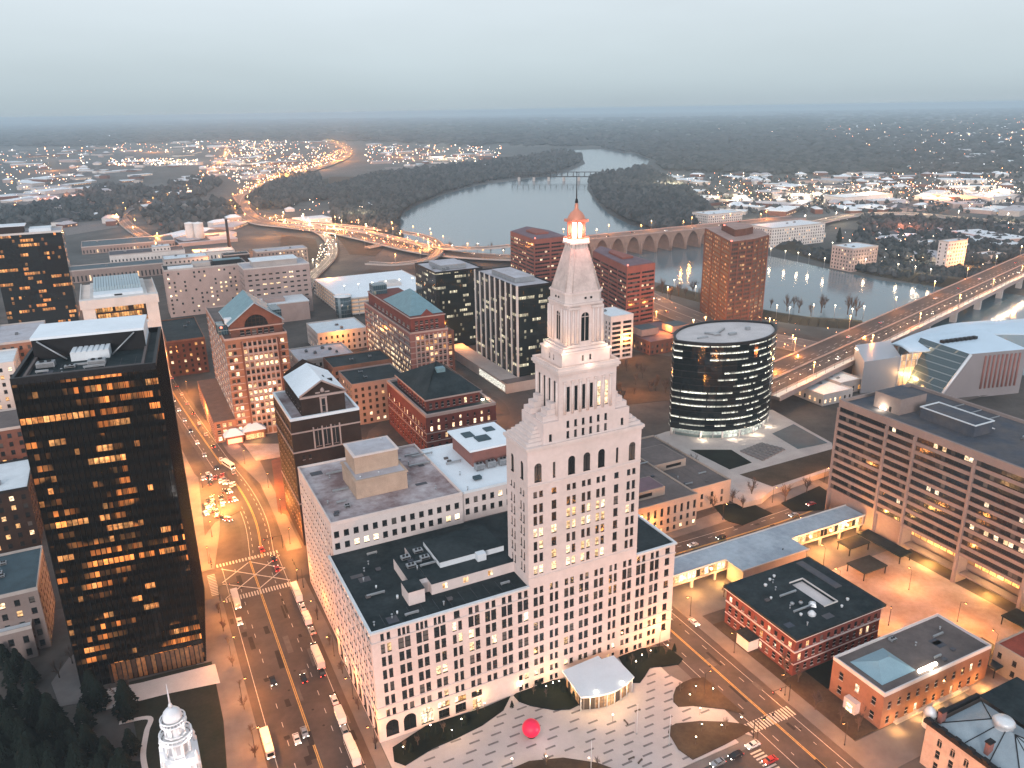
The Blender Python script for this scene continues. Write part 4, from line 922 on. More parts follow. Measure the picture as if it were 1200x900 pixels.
# 10: dark brick temple block with a snowy gable
def temple():
    r = random.Random(9); H = 59.; x0, y0 = 53.3, 318.; W, D = 29.5, 38
    B = Bld('brick_block', 'very dark brick block with snowy gabled roof and pale pediment', 'building', x0, y0, frame='concrete_pink')
    ops = [(4+i*2.6, 1.2, 6+k*4.3, 2.0, False, 1, 'win_some') for i in range(2) for k in range(9)]+[(22.5+i*2.6, 1.2, 6+k*4.3, 2.0, False, 1, 'win_some') for i in range(2) for k in range(9)]
    ops += [(14.75+s*3.7, 2.3, H-13.5, 8.5, True, 1, 'win') for s in (-1, 0, 1)]
    mb = MB(); B.facade(mb, 'S', 0, W, 0, 0, H, ops); B.facade(mb, 'W', 0, D, 0, 0, H, [(3+i*3.5, 1.3, 6+k*4.3, 2.1, False, 1, 'win_some') for i in range(10) for k in range(12)])
    B.facade(mb, 'E', 0, D, W, 0, H, []); B.facade(mb, 'N', 0, W, D, 0, H, []); mb.build('wall', ['brick_dark'], B.root)
    mb = MB()
    for z, d in ((H-15, .4), (H-6.3, .25), (20, .3)): mb.box(-d, -d, z, W+d, -.004, z+.6); mb.box(-d, 0, z, -.004, D, z+.6)
    mb.split('belt_course', ['concrete_pink'], B.root)
    mb = MB()
    for s in (-1, 1):
        for d in (1.9, 5.6): mb.box(14.75+s*d-.28, -.5, H-14.4, 14.75+s*d+.28, -.01, H-4.6)
    mb.split('pilaster', ['concrete_pink'], B.root)
    roof_slab(B.root, W, D, H-.1, ['roof_stained', 'snow'], 'roof', .8, .9)
    a, b, ya, yb, ze, zr = 5.6, 24.2, 2.0, 37.6, H+8.8, H+14.6; cx = (a+b)/2
    mb = MB(); B.facade(mb, 'S', a, b, ya, H-.1, ze, [(cx, 1.5, H+.8, 5.4, False, 1, 'win')]); B.facade(mb, 'W', ya, yb, a, H-.1, ze, [(5+i*4.6, 1.3, H+1.5, 4.5, False, 1, 'win') for i in range(7)])
    mb.poly([(b, ya, H), (b, yb, H), (b, yb, ze), (b, ya, ze)]); mb.poly([(a, yb, H), (b, yb, H), (b, yb, ze), (cx, yb, zr), (a, yb, ze)]); mb.poly([(a, ya+.3, ze), (b, ya+.3, ze), (cx, ya+.3, zr)]); mb.build('gable_wall', ['brick_dark'], B.root)
    mb = MB(); mb.box(a-.5, ya-.7, ze-.9, b+.5, ya-.02, ze); mb.box(cx-1.5, ya-.4, H+.3, cx-.8, ya-.02, H+6.9); mb.box(cx+.8, ya-.4, H+.3, cx+1.5, ya-.02, H+6.9); mb.box(cx-1.6, ya-.5, H+6.9, cx+1.6, ya-.02, H+7.6)
    for s, xe in ((1, a-.5), (-1, b+.5)): mb.tube((xe, ya-.3, ze+.1), (cx, ya-.3, zr+.2), .42, n=4)
    mb.lathe(cx, ya+.1, [(0, ze+.6), (.8, ze+.9), (.9, ze+1.8), (.3, ze+2.7), (0, ze+2.8)], 10); mb.box(cx-3, ya, ze+.4, cx-1, ya+.28, ze+1); mb.box(cx+1, ya, ze+.4, cx+3, ya+.28, ze+1)
    mb.build('pediment', ['concrete_pink'], B.root)
    mb = MB()
    for xe in (a-.9, b+.9): mb.poly([(xe, ya-.6, ze-.1), (xe, yb-4, ze-.1), (cx, yb-8, zr+.35), (cx, ya-.6, zr+.35)]); 
    mb.poly([(a-.9, yb-4, ze-.1), (cx-3, yb+.6, ze-.1), (cx, yb-8, zr+.35)]); mb.poly([(cx-3, yb+.6, ze-.1), (cx+3, yb+.6, ze-.1), (cx, yb-8, zr+.35)]); mb.poly([(b+.9, yb-4, ze-.1), (cx+3, yb+.6, ze-.1), (cx, yb-8, zr+.35)])
    mb.build('snow_roof', ['snow'], B.root)
    mb = MB(); mb.box(cx+1.5, ya+8, ze+1.2, cx+6.5, ya+9.5, ze+3.4); mb.box(cx+.5, ya+9.6, ze+1.2, cx+3.5, ya+12, ze+4.4); mb.split('chimney', ['metal_dark'], B.root)
    B.windows(100)
temple()

# 11: brick block with a dark hipped roof
def hip_block():
    r = random.Random(10); H = 27.; x0, y0 = at(499, 489, H); W, D = 41., 66
    B = Bld('brick_block', 'red brick block with a broad dark hipped roof and pale stone cornice, small windows lit', 'building', x0, y0, frame='stone_trim')
    ops = [(3+i*4.2, 1.5, zz, 2.6, False, 1, 'win_lit' if r.random() < (.75 if zz > 14 else .3) else 'win') for i in range(9) for zz in (3, 8, 13.5, 18.5)]+[(3+i*4.2, 1.1, 23, 1.7, False, 1, 'win_lit' if r.random() < .2 else 'win') for i in range(9)]
    mb = MB(); B.facade(mb, 'S', 0, W, 0, 0, H, ops); B.facade(mb, 'W', 0, D, 0, 0, H, [(3+i*4.6, 1.5, zz, 2.6, False, 1, 'win_lit' if r.random() < .45 and zz > 12 else 'win') for i in range(14) for zz in (3, 8, 13.5, 18.5)])
    B.facade(mb, 'E', 0, D, W, 0, H, []); B.facade(mb, 'N', 0, W, D, 0, H, []); mb.build('wall', ['brick_red'], B.root)
    mb = MB()
    for z, d in ((12.2, .3), (17.2, .25)): mb.box(-d, -d, z, W+d, -.004, z+.5); mb.box(-d, 0, z, -.004, D, z+.5)
    mb.split('belt_course', ['concrete_pink'], B.root)
    roof_slab(B.root, W, D, H-.1, ['roof_dark', 'concrete_pink'], 'roof', 1.2, 1.3)
    mb = MB(); B.facade(mb, 'S', 3.5, 35, 8, H-.1, H+6, [(6+i*3.4, 1.6, H+1, 3.2, False, 1, 'win_lit' if i == 6 else 'win') for i in range(9)]); B.facade(mb, 'W', 8, 56, 3.5, H-.1, H+6, [(12+i*4.4, 1.6, H+1, 3.2, False, 1, 'win') for i in range(10)])
    mb.poly([(35, 8, H), (35, 56, H), (35, 56, H+6), (35, 8, H+6)]); mb.poly([(3.5, 56, H), (35, 56, H), (35, 56, H+6), (3.5, 56, H+6)]); mb.build('upper_wall', ['brick_red'], B.root)
    mb = MB(); mb.box(2.4, 6.9, H+6, 36.1, 57.1, H+6.8); mb.build('cornice', ['concrete_pink'], B.root)
    mb = MB(); hip(mb, 2.6, 7.1, 35.9, 56.9, H+6.85, H+19.5, 0, .78, 0, 'y'); mb.build('hip_roof', ['roof_dark'], B.root)
    mb = MB(); mb.box(16.5, 24, H+14.5, 21.5, 28, H+17.5); mb.build('skylight', ['roof_teal'], B.root)
    mb = MB(); mb.box(36.5, 9, H+.1, 38, 9.6, H+.8); mb.build('roof_floodlight', ['lamp_white'], B.root); lamp_at('floodlight', x0+38, y0+8, H+2.2, (1, .75, .5), 1500, .4, None).name = 'floodlight_beam'
    B.windows(100)
hip_block()
pane('win_few', .04, (1, .75, .5), 1.5); mat('roof_slate', (.055, .065, .085), .8, .4, .08, col2=(.10, .09, .09), fine=.5)
curtain('lobby_glass', 3.0, 3.6, (1, .56, .18), (.3, .2, .1), .0, .9, 3.2, mull=.12, mcol=(.1, .06, .03), sill=.1, rough=.4)
curtain('lobby_cold', 2.4, 4.6, (.9, .95, .85), (.1, .14, .14), .2, .7, 1.0, mull=.08, mcol=(.3, .3, .3), sill=.05); mat('roof_pale', (.50, .47, .47), .75, .2, .08)
mat('roof_pink', (.34, .23, .20), .85, .25, .1)
mat('brick_slab_red', (.25, .08, .06), .85, .2, .1, fine=2); mat('roof_purple', (.16, .10, .12), .8, .3, .1)
mat('stone_white', (.60, .55, .54), .8, .15, .1)
mat('stone_tan', (.36, .29, .245), .85, .2, .1)
mat('roof_teal_pale', (.22, .34, .40), .5, .12, .2)
mat('stone_tan2', (.42, .34, .30), .85, .2, .3); mat('glass_grey', (.27, .33, .37), .35, .15, .3)
mat('silver', (.36, .38, .42), .35, .08, .05, metal=.35); mat('silver_dark', (.30, .28, .29), .4, .12, .05, metal=.3); mat('snow_cool', (.50, .62, .72), .45, .12, .05)
mat('paint_white', (.72, .72, .74), .5, .08, .5); mat('paint_grey', (.38, .38, .41), .6, .15, .5)
mat('roof_red', (.30, .06, .035), .85, .3, .3)
# ------------------------------------------------------------------ right hand buildings
# big concrete slab on piers with deep horizontal window bands
def band_slab():
    r = random.Random(12); X0 = 276.; Y0 = 95.; D = 137.5; W = 46.; H = 56.
    B = Bld('office_slab', 'huge grey concrete office slab with dark window bands, on piers beside the lit courtyard', 'building', X0, Y0)
    piers = [0, 22, 47, 73, 98.5, 112, D]        # measured along Y
    zb = 12.5; n = 11; fp = 3.72
    ops = []
    for k in range(n):
        z = zb+1.6+k*fp
        for i in range(len(piers)-1):
            a, b = piers[i], piers[i+1]
            pmn = 'win'
            if k == 3 and i in (0, 1, 2): pmn = 'win_warm' if i < 2 else 'win_many'
            elif k == 10 and i == 3: pmn = 'win_some'
            elif r.random() < .25: pmn = 'win_few'
            ops.append(((a+b)/2, b-a-1.3, z, 1.95, False, max(4, int((b-a)/1.9)), pmn))
    mb = MB(); B.facade(mb, 'W', 0, D, 0, zb, H, ops, rec=1.0)
    ops = [(W*(i+.5)/2, W/2-2, zb+1.6+k*fp, 1.95, False, 10, 'win') for k in range(n) for i in range(2)]
    B.facade(mb, 'S', 0, W, 0, zb, H, ops, rec=1.); B.facade(mb, 'N', 0, W, D, zb, H, []); B.facade(mb, 'E', 0, D, W, zb, H, [])
    mb.poly([(0, 0, zb), (W, 0, zb), (W, D, zb), (0, D, zb)]); mb.build('wall', ['slab_concrete'], B.root)
    mb = MB()
    for y in piers[1:-1]: mb.box(-.7, y-.5, 0, -.004, y+.5, H-3.2)
    mb.box(-.7, D-.6, 0, -.004, D+.1, H-3.2); mb.box(-.7, -.1, 0, -.004, .6, H-3.2)
    for y in piers: mb.box(.0, max(0, y-.9), 0, 9, min(D, y+.9), zb-.004)
    mb.split('pier', ['slab_concrete'], B.root)
    mb = MB()
    for k in range(len(piers)-1):
        a, b = piers[k], piers[k+1]
        if k in (4, 5): mb.box(1.0, a+.9, 0, 9, b-.9, zb-.01)
    mb.build('ground_storey', ['slab_concrete'], B.root)
    for k in range(1, 5):                        # glowing lobby behind the piers
        a, b = piers[k-1], piers[k]
        mb = MB(); mb.box(6.0, a+1, 7.4, 6.3, b-1, 11.0); mb.build('lobby_window', ['lobby_glass'], B.root)
        mb = MB(); mb.box(5.9, a+1, 5.0, 9, b-1, 7.38); mb.box(1.5, a+1, 3.8, 5.9, b-1, 4.4); mb.build('balcony', ['slab_concrete'], B.root)
        mb = MB(); mb.box(7, a+1, .3, 7.2, b-1, 3.7); mb.build('ground_window', ['win_few'], B.root)
    mb = MB(); mb.box(9, .5, .05, W-2, D-.5, zb-.01); mb.build('core', ['slab_concrete'], B.root)
    roof_slab(B.root, W, D, H-.8, ['roof_slate', 'slab_concrete'], 'roof', 1.3, 1.0)
    mb = MB(); mb.box(9, 114, H-.8, 25, 127, H+6.2, 0); mb.box(9.3, 114.3, H+6.2, 24.7, 126.7, H+6.3, 1); mb.box(8.95, 118, H-.7, 9, 119.2, H+1.6, 2); mb.build('penthouse', ['slab_concrete', 'roof_slate', 'metal_dark'], B.root)
    mb = MB(); mb.box(14, 84, H-.8, 25, 108, H+4.0, 0); mb.box(13.6, 83.6, H+4.0, 25.4, 84.1, H+4.4, 1); mb.box(13.6, 107.9, H+4.0, 25.4, 108.4, H+4.4, 1); mb.box(13.6, 84.1, H+4, 14.1, 107.9, H+4.4, 1); mb.box(24.9, 84.1, H+4, 25.4, 107.9, H+4.4, 1); mb.build('cooling_tower', ['roof_slate', 'metal_white'], B.root)
    for y in (110.5, 103, 96, 90): rooftop_unit(B.root, 29, y, H-.8, 4, 3, 2)
    mb = MB()
    for y in (92, 100, 108): mb.tube((27, y, H+.3), (42, y, H+.3), .25)
    mb.tube((27, 84, H+.3), (27, 112, H+.3), .3); mb.split('pipe', ['metal_grey'], B.root)
    mb = MB(); mb.box(8.6, 120.5, H-.4, 8.9, 123.5, H+.2); mb.build('roof_floodlight', ['lamp_white'], B.root)
    o = lamp_at('floodlight', 7.0, 122, H+.9, (1, .82, .6), 1400, .4, B.root)
    for y in (10, 34, 60, 86): lamp_at('lobby_lamp', 3.2, y, 3.2, (1, .48, .12), 9000, .5, B.root)
    for y in (34, 60, 86): lamp_at('lobby_lamp', 3.0, y, 9.5, (1, .55, .18), 4000, .5, B.root)
    B.windows(100)
band_slab()

# lens shaped dark glass building on its raised plaza
def lens_building():
    zt = 50.; base = 7.5; PX, PY = 262., 340.
    # two arcs meeting at the west and east points
    A = (266.5, 338.0); Cc = (340.0, 340.5)
    B = Bld('lens_tower', 'dark glass office building shaped like a lens with thin lit storeys, pale flat roof', 'building', A[0], A[1])
    L = math.hypot(Cc[0]-A[0], Cc[1]-A[1]); ang = math.atan2(Cc[1]-A[1], Cc[0]-A[0]); n = 28
    def arc(sag, sgn):
        R_ = (L*L/4+sag*sag)/(2*sag); out = []
        for i in range(n+1):
            t = i/n; x = L*t; y = math.sqrt(max(0, R_*R_-(x-L/2)**2))-(R_-sag); out.append((x, -sgn*y))
        return out
    rot = lambda p: (p[0]*math.cos(ang)-p[1]*math.sin(ang), p[0]*math.sin(ang)+p[1]*math.cos(ang))
    fr = [rot(p) for p in arc(23, 1)]; bk = [rot(p) for p in arc(23, -1)]
    ring = fr+bk[-2:0:-1]
    uvm = 'boat_glass'
    # unrolled wall: one object per face so the storey pattern runs evenly
    H = 57.5
    mb = MB(); mb.prism(ring, base, H, 0, bottom=True); mb.build('curtain_wall', ['boat_glass'], B.root)
    mb = MB()
    for k in range(1, 14):
        z = base+k*3.85-.15
        for i in range(len(ring)):
            p, q = ring[i], ring[(i+1) % len(ring)]; dx, dy = q[0]-p[0], q[1]-p[1]; l = math.hypot(dx, dy); ox, oy = dy/l*.18, -dx/l*.18
            mb.poly([(p[0]+ox, p[1]+oy, z), (q[0]+ox, q[1]+oy, z), (q[0]+ox, q[1]+oy, z+.3), (p[0]+ox, p[1]+oy, z+.3)])
            mb.poly([(p[0], p[1], z+.3), (p[0]+ox, p[1]+oy, z+.3), (q[0]+ox, q[1]+oy, z+.3), (q[0], q[1], z+.3)])
    mb.build('spandrel', ['metal_dark'], B.root)
    cx = sum(p[0] for p in ring)/len(ring); cyy = sum(p[1] for p in ring)/len(ring)
    inn = [(cx+(p[0]-cx)*.95, cyy+(p[1]-cyy)*.95) for p in ring]
    mb = MB()
    for i in range(len(ring)):
        j = (i+1) % len(ring)
        mb.poly([(*ring[i], H), (*ring[j], H), (*ring[j], H+1.5), (*ring[i], H+1.5)]); mb.poly([(*ring[i], H+1.5), (*ring[j], H+1.5), (*inn[j], H+1.5), (*inn[i], H+1.5)]); mb.poly([(*inn[i], H+.1), (*inn[j], H+.1), (*inn[j], H+1.5), (*inn[i], H+1.5)])
    mb.build('parapet', ['metal_dark'], B.root)
    mb = MB(); mb.poly([(*p, H+.35) for p in inn]); mb.build('roof', ['roof_pale'], B.root)
    mb = MB(); mb.tube((cx-10, cyy-2, H+1), (cx+4, cyy+6, H+1), .6); mb.tube((cx-6, cyy-3, H+1), (cx-12, cyy+4, H+1), .6); mb.box(cx-2, cyy-6, H+.3, cx+3, cyy-4, H+1.6); mb.box(cx+14, cyy-2, H+.3, cx+16.5, cyy, H+2.2); mb.box(cx-22, cyy-3, H+.3, cx-15, cyy-2, H+1.2); mb.split('window_cleaning_rig', ['metal_grey'], B.root)
    low = [(cx+(p[0]-cx)*.93, cyy+(p[1]-cyy)*.93) for p in ring]
    mb = MB(); mb.prism(low, 3.0, base, 0); mb.build('lobby', ['lobby_cold'], B.root)
    mb = MB()
    for i in range(0, len(ring), 4): mb.cyl(ring[i][0]*.98+cx*.02, ring[i][1]*.98+cyy*.02, 3, base, .5, n=10)
    mb.split('column', ['concrete_light'], B.root)
    for i in (4, 10, 16, 22): 
        x, y = fr[i]; lamp_at('lobby_lamp', x*.99, y-2.5, 5.5, (1, .8, .58), 1300, .4, B.root)
    return fr
FR = lens_building()

# brown tower by the river
def brown_tower():
    r = random.Random(3); z = 75; x0, y0 = at(857, 285, z); W, D, H = 50., 80, z; W = at(899, 276, z)[0]-x0; D = at(826, 267, z)[1]-y0
    B = Bld('office_tower', 'dark brown tower with many lit yellow windows between the lens building and the river', 'building', x0, y0)
    pts = [(0, 0), (26, 2), (51, 12), (68, 40), (62, 78), (33, 72)]
    mb = MB(); mb.prism(pts, 0, H); mb.build('curtain_wall', ['brown_glass'], B.root)
    mb = MB()
    for k in range(1, 22):
        zz = k*3.55-.35
        for i in range(len(pts)):
            p, q = pts[i], pts[(i+1) % len(pts)]; dx, dy = q[0]-p[0], q[1]-p[1]; l = math.hypot(dx, dy); ox, oy = dy/l*.3, -dx/l*.3
            mb.poly([(p[0]+ox, p[1]+oy, zz), (q[0]+ox, q[1]+oy, zz), (q[0]+ox, q[1]+oy, zz+1.3), (p[0]+ox, p[1]+oy, zz+1.3)]); mb.poly([(*p, zz+1.3), (p[0]+ox, p[1]+oy, zz+1.3), (q[0]+ox, q[1]+oy, zz+1.3), (*q, zz+1.3)])
    mb.build('spandrel', ['brick_brown'], B.root)
    mb = MB()
    for i in range(len(pts)):
        p, q = pts[i], pts[(i+1) % len(pts)]
        for f in (0, .333, .667):
            x, y = p[0]+(q[0]-p[0])*f, p[1]+(q[1]-p[1])*f; mb.cyl(x, y, 0, H+.6, .8, n=6, smooth=False)
    mb.build('pier', ['brick_brown'], B.root)
    mb = MB(); mb.prism([(p[0]*1.01-.3, p[1]*1.01-.3) for p in pts], H, H+1.2, 0, 1); mb.prism([(40+(p[0]-40)*.5, 38+(p[1]-38)*.5) for p in pts], H+1.2, H+7, 0, 1); mb.build('roof', ['brick_brown', 'roof_pink'], B.root)
    mb = MB(); mb.lathe(1, 1, [(.7, H+1.2), (.7, H+2), (0, H+2.3)], 8); mb.lathe(W*.5, D*.5, [(.7, H+7.5), (.7, H+8.2), (0, H+8.6)], 8); mb.split('obstruction_light', ['red_glow'], B.root)
brown_tower()
# red brick slabs with ribbon windows, left and right of the stone spire
def ribbon_slab(label, x, y, pts, H, seed, core=None):
    r = random.Random(seed); B = Bld('brick_slab', label, 'building', x, y)
    mb = MB(); mb.prism([(p[0], p[1]) for p in pts], 0, H); mb.build('wall', ['brick_slab_red'], B.root)
    nf = int((H-5)/3.7)
    for i in range(len(pts)):
        p, q = Vector((*pts[i], 0)), Vector((*pts[(i+1) % len(pts)], 0)); d = (q-p); l = d.length; d.normalize(); nn = Vector((d.y, -d.x, 0))
        if nn.y > .3 or (nn.x > .5): continue
        nb = max(1, round(l/20)); bw = l/nb
        for b in range(nb):
            for k in range(nf):
                z = 4.2+k*3.7; a0 = p+d*(b*bw+1.0)+nn*.06; a1 = p+d*((b+1)*bw-1.0)+nn*.06
                mb = MB(); m = max(2, int((bw-2)/2.4))
                for s in range(m):
                    u = a0.lerp(a1, s/m); v = a0.lerp(a1, (s+.94)/m); mb.poly([(u.x, u.y, z), (v.x, v.y, z), (v.x, v.y, z+1.6), (u.x, u.y, z+1.6)])
                s0 = a0+nn*.35; s1 = a1+nn*.35
                mb.poly([(s0.x, s0.y, z-1.5), (s1.x, s1.y, z-1.5), (s1.x, s1.y, z-.02), (s0.x, s0.y, z-.02)], 1); mb.poly([(s0.x, s0.y, z-.02), (s1.x, s1.y, z-.02), (a1.x, a1.y, z-.02), (a0.x, a0.y, z-.02)], 1)
                mb.build('window', ['win_few' if r.random() < .8 else 'win_some', 'brick_slab_red'], B.root)
    mb = MB(); cx = sum(p[0] for p in pts)/len(pts); cyy = sum(p[1] for p in pts)/len(pts)
    mb.prism([(cx+(p[0]-cx)*.96, cyy+(p[1]-cyy)*.96) for p in pts], H, H+.5, 0); mb.build('roof', ['roof_purple'], B.root)
    mb = MB(); mb.prism([(cx+(p[0]-cx)*.4, cyy+(p[1]-cyy)*.4) for p in pts], H+.5, H+2.2, 0); mb.build('penthouse', ['brick_slab_red'], B.root)
    mb = MB(); mb.lathe(pts[0][0]+2, pts[0][1]+2, [(.6, H+.5), (.6, H+1.5), (0, H+1.9)], 8); mb.build('obstruction_light', ['red_glow'], B.root)
    return B
z = 56; x0, y0 = at(735, 313, z); xw = at(695, 294, z); xr = at(768, 308, z)
ribbon_slab('reddish brick office slab with ribbon windows, right of the stone spire', x0, y0, [(0, 0), (xr[0]-x0, xr[1]-y0), (xr[0]-x0+4, xr[1]-y0+50), (xw[0]-x0+20, xw[1]-y0+20), (xw[0]-x0, xw[1]-y0)], z, 1)
z = 62; x0, y0 = at(626, 281, z); xa = at(598, 271, z); xb = at(664, 277, z)
ribbon_slab('reddish brick office slab with ribbon windows, left of the stone spire', x0, y0, [(0, 0), (xb[0]-x0, xb[1]-y0), (xb[0]-x0+5, xb[1]-y0+45), (xa[0]-x0+30, xa[1]-y0+22), (xa[0]-x0, xa[1]-y0)], z, 2)

# white balconied flats beside the spire
z = 34; x0, y0 = at(716, 372, z)
r = random.Random(6)
B = simple('apartment_block', 'small white apartment block with dark balcony slots, just right of the stone belfry', x0, y0, 20, 26, z, 'stone_white', 'roof_white', 'stone_white',
    {'S': rows(20, 2, 7.5, 2, 3.7, 8, 2.0, 'win', 5.2, npan=4), 'W': rows(26, 6, 1.8, 2, 3.7, 8, 2.0, rnd_pm(r, .2), 2)}, parap=.6, units=1); B.windows(60)
# courthouse group: low tan stone blocks behind the tower's right wing
r = random.Random(14)
B = Bld('stone_block', 'low tan stone building with flat brown roof, behind the right wing of the tower', 'building', 176, 252, frame='metal_dark')
mb = MB(); B.facade(mb, 'S', 0, 40, 0, 0, 15.5, [(2.6+i*3.6, 1.5, zz, h, False, 1, 'win_warm' if (zz < 2 and r.random() < .4) else 'win') for i in range(11) for zz, h in ((1.4, 1.9), (5.2, 2.2), (9.4, 3.8))])
B.facade(mb, 'W', 0, 60, 0, 0, 15.5, [(3+i*4, 1.5, 7, 5, False, 1, 'win') for i in range(14)]); B.facade(mb, 'E', 0, 60, 40, 0, 15.5, []); B.facade(mb, 'N', 0, 40, 60, 0, 15.5, []); mb.build('wall', ['stone_tan'], B.root)
roof_slab(B.root, 40, 60, 15.4, ['roof_brown', 'stone_tan'], 'roof', .7)
mb = MB(); mb.box(8, 7, 15.4, 27, 19, 19.5, 0); mb.poly([(8.3, 7.3, 19.55), (26.7, 7.3, 19.55), (26.7, 18.7, 19.55), (8.3, 18.7, 19.55)], 1); mb.box(13, 6.9, 16.6, 20, 7, 18.2, 2); mb.build('penthouse', ['stone_tan', 'roof_purple', 'metal_dark'], B.root); B.windows(60)
B = simple('stone_block', 'low tan stone annex with a flat brown roof, nearest the pale terrace', 216.2, 262, 28, 62, 11.5, 'stone_tan', 'roof_brown', 'stone_tan', {'S': rows(28, 4, 1.5, 2, 4, 2, 2.4, 'win', 5)}, units=0)
mb = MB(); mb.box(-2, 24, 11.4, 20, 44, 15.4, 0); mb.poly([(-1.7, 24.3, 15.45), (19.7, 24.3, 15.45), (19.7, 43.7, 15.45), (-1.7, 43.7, 15.45)], 1); mb.box(8, 23.9, 12.6, 17, 24, 14, 2); mb.build('penthouse', ['stone_tan', 'roof_brown', 'metal_dark'], B.root); B.windows(40)

# brick office with dark roof and courtyard well; brick hall with blue hip; ornate stone block
def dark_roof_office():
    r = random.Random(15); X0, Y0 = 179., 156.; W, D, H = 40., 33.5, 15.5
    B = Bld('brick_office', 'red brick office with a broad dark roof pierced by a light well', 'building', X0, Y0, frame='stone_white')
    ops = [(2.4+i*3.2, 1.5, zz, h, False, 1, 'win_warm' if (i in (9, 10) and zz == 5.6) or r.random() < .05 else 'win') for i in range(12) for zz, h in ((1.2, 2.4), (5.6, 2.6), (10.1, 2.0))]
    opw = [(2.4+i*3.2, 1.5, zz, h, False, 1, 'win_warm' if r.random() < .12 else 'win') for i in range(10) for zz, h in ((1.2, 2.4), (5.6, 2.6), (10.1, 2.0))]
    mb = MB(); B.facade(mb, 'S', 0, W, 0, 0, H-1.5, ops); B.facade(mb, 'W', 0, D, 0, 0, H-1.5, opw); B.facade(mb, 'E', 0, D, W, 0, H-1.5, []); B.facade(mb, 'N', 0, W, D, 0, H-1.5, []); mb.build('wall', ['brick_red'], B.root)
    mb = MB(); mb.box(-.35, -.35, 9.2, W+.35, -.004, 9.6); mb.box(-.35, 0, 9.2, -.004, D, 9.6); mb.box(-.7, -.7, H-1.5, W+.7, D+.7, H-.9); mb.box(-.2, -.2, 4.4, W+.2, -.004, 4.7); mb.box(-.2, 0, 4.4, -.004, D, 4.7); mb.split('belt_course', ['stone_white'], B.root)
    for i in range(12):                           # little dormer panels under the eaves
        pass
    mb = MB(); wx0, wy0, wx1, wy1 = 21, 8, 27, 24; z = H
    for q in (((-1, -1), (W+1, wy0)), ((-1, wy0), (wx0, wy1)), ((wx1, wy0), (W+1, wy1)), ((-1, wy1), (W+1, D+1))): mb.box(q[0][0], q[0][1], z-.9, q[1][0], q[1][1], z)
    mb.build('roof', ['roof_dark'], B.root)
    mb = MB(); e = .25
    mb.box(wx0-e, wy0-e, z, wx1+e, wy0, z+.5); mb.box(wx0-e, wy1, z, wx1+e, wy1+e, z+.5); mb.box(wx1, wy0, z, wx1+e, wy1, z+.5); mb.build('light_well_kerb', ['concrete_light'], B.root)
    mb = MB(); mb.box(33, 14, z, 36, 33, z+.35); mb.build('roof_panel', ['roof_slate'], B.root)
    for x, y, s in ((12, 27, .7), (16, 29, .6), (19, 30, .6), (12, 14, .8), (15, 13, .8), (31, 7, .6), (8, 20, .5), (17.5, 10, .7), (10, 8, .6), (26, 5, .5)): vent_cap(B.root, x, y, z, s, .8, 'metal_white' if s < .75 else 'metal_grey')
    mb = MB(); mb.lathe(13.5, 6.5, [(1.4, z), (1.4, z+.7), (.5, z+1.6), (0, z+1.7)], 8, smooth=False); mb.lathe(18, 10.5, [(1.8, z), (1.2, z+1.0), (0, z+1.6)], 4, smooth=False); mb.split('skylight', ['metal_white'], B.root)
    mb = MB(); mb.box(-4.5, 16, 0, -.01, 22, 4.6, 0); mb.box(-4.9, 15.6, 4.6, -.01, 22.4, 5.0, 1); mb.build('porch', ['stone_white', 'roof_dark'], B.root)
    for k in range(3): lamp_at('porch_lamp', -3.5, 12+k*7, 2.8, (1, .7, .4), 160, .2, B.root)
    B.windows(100)
dark_roof_office()
def blue_hip_hall():
    r = random.Random(16); X0, Y0 = 184.5, 125.8; W, D, H = 49.5, 19.5, 13.
    B = Bld('brick_hall', 'orange brick hall with white cornice and a shallow blue hipped roof section', 'building', X0, Y0, frame='stone_white')
    ops = [(3+i*4.2, 1.5, zz, 2.6, False, 1, 'win_some') for i in range(11) for zz in (1.2, 6.6)]
    mb = MB(); B.facade(mb, 'S', 0, W, 0, 0, H, ops); B.facade(mb, 'W', 0, D, 0, 0, H, [(3.4+i*6.2, 1.6, zz, 2.8, False, 1, 'win_some') for i in range(3) for zz in (1.6, 6.8)]); B.facade(mb, 'E', 0, D, W, 0, H, []); B.facade(mb, 'N', 0, W, D, 0, H, []); mb.build('wall', ['brick_tan'], B.root)
    roof_slab(B.root, W, D, H-.6, ['roof_brown', 'stone_white'], 'roof', .9, .4)
    mb = MB(); hip(mb, 3.2, 3.6, 18.2, 15.8, H-.5, H+2.3, 0, .42, 0, 'x'); mb.box(3.2, 3.6, H-.58, 18.2, 15.8, H-.5, 1); mb.build('hip_roof', ['roof_teal_pale', 'metal_dark'], B.root)
    mb = MB(); mb.box(17.8, 2.0, H-.4, 26, 2.8, H+.4); mb.box(21.5, 1.2, H-.3, 22.6, 2.0, H+1.0, 1); mb.build('roof_floodlight', ['lamp_white', 'lamp_white'], B.root); lamp_at('floodlight', 22, -1.5, H+1.4, (1, .86, .66), 900, .5, B.root)
    rooftop_unit(B.root, 23, 16.3, H-.6, 2.4, 1.6, 1.0)
    mb = MB(); mb.box(-2.2, 7.5, 0, -.01, 12, 4.2, 0); mb.box(-2.26, 8.6, .2, -2.2, 10.8, 3, 1); mb.build('porch', ['stone_white', 'shop'], B.root)
    mb = MB(); mb.box(6, -1.2, 0, 40, -.02, .8); mb.build('terrace', ['concrete'], B.root)
    for x in (4, 14, 24, 34, 44): lamp_at('wall_lamp', x, -3.2, 2.2, (1, .50, .16), 1600, .25, B.root)
    B.windows(60)
blue_hip_hall()
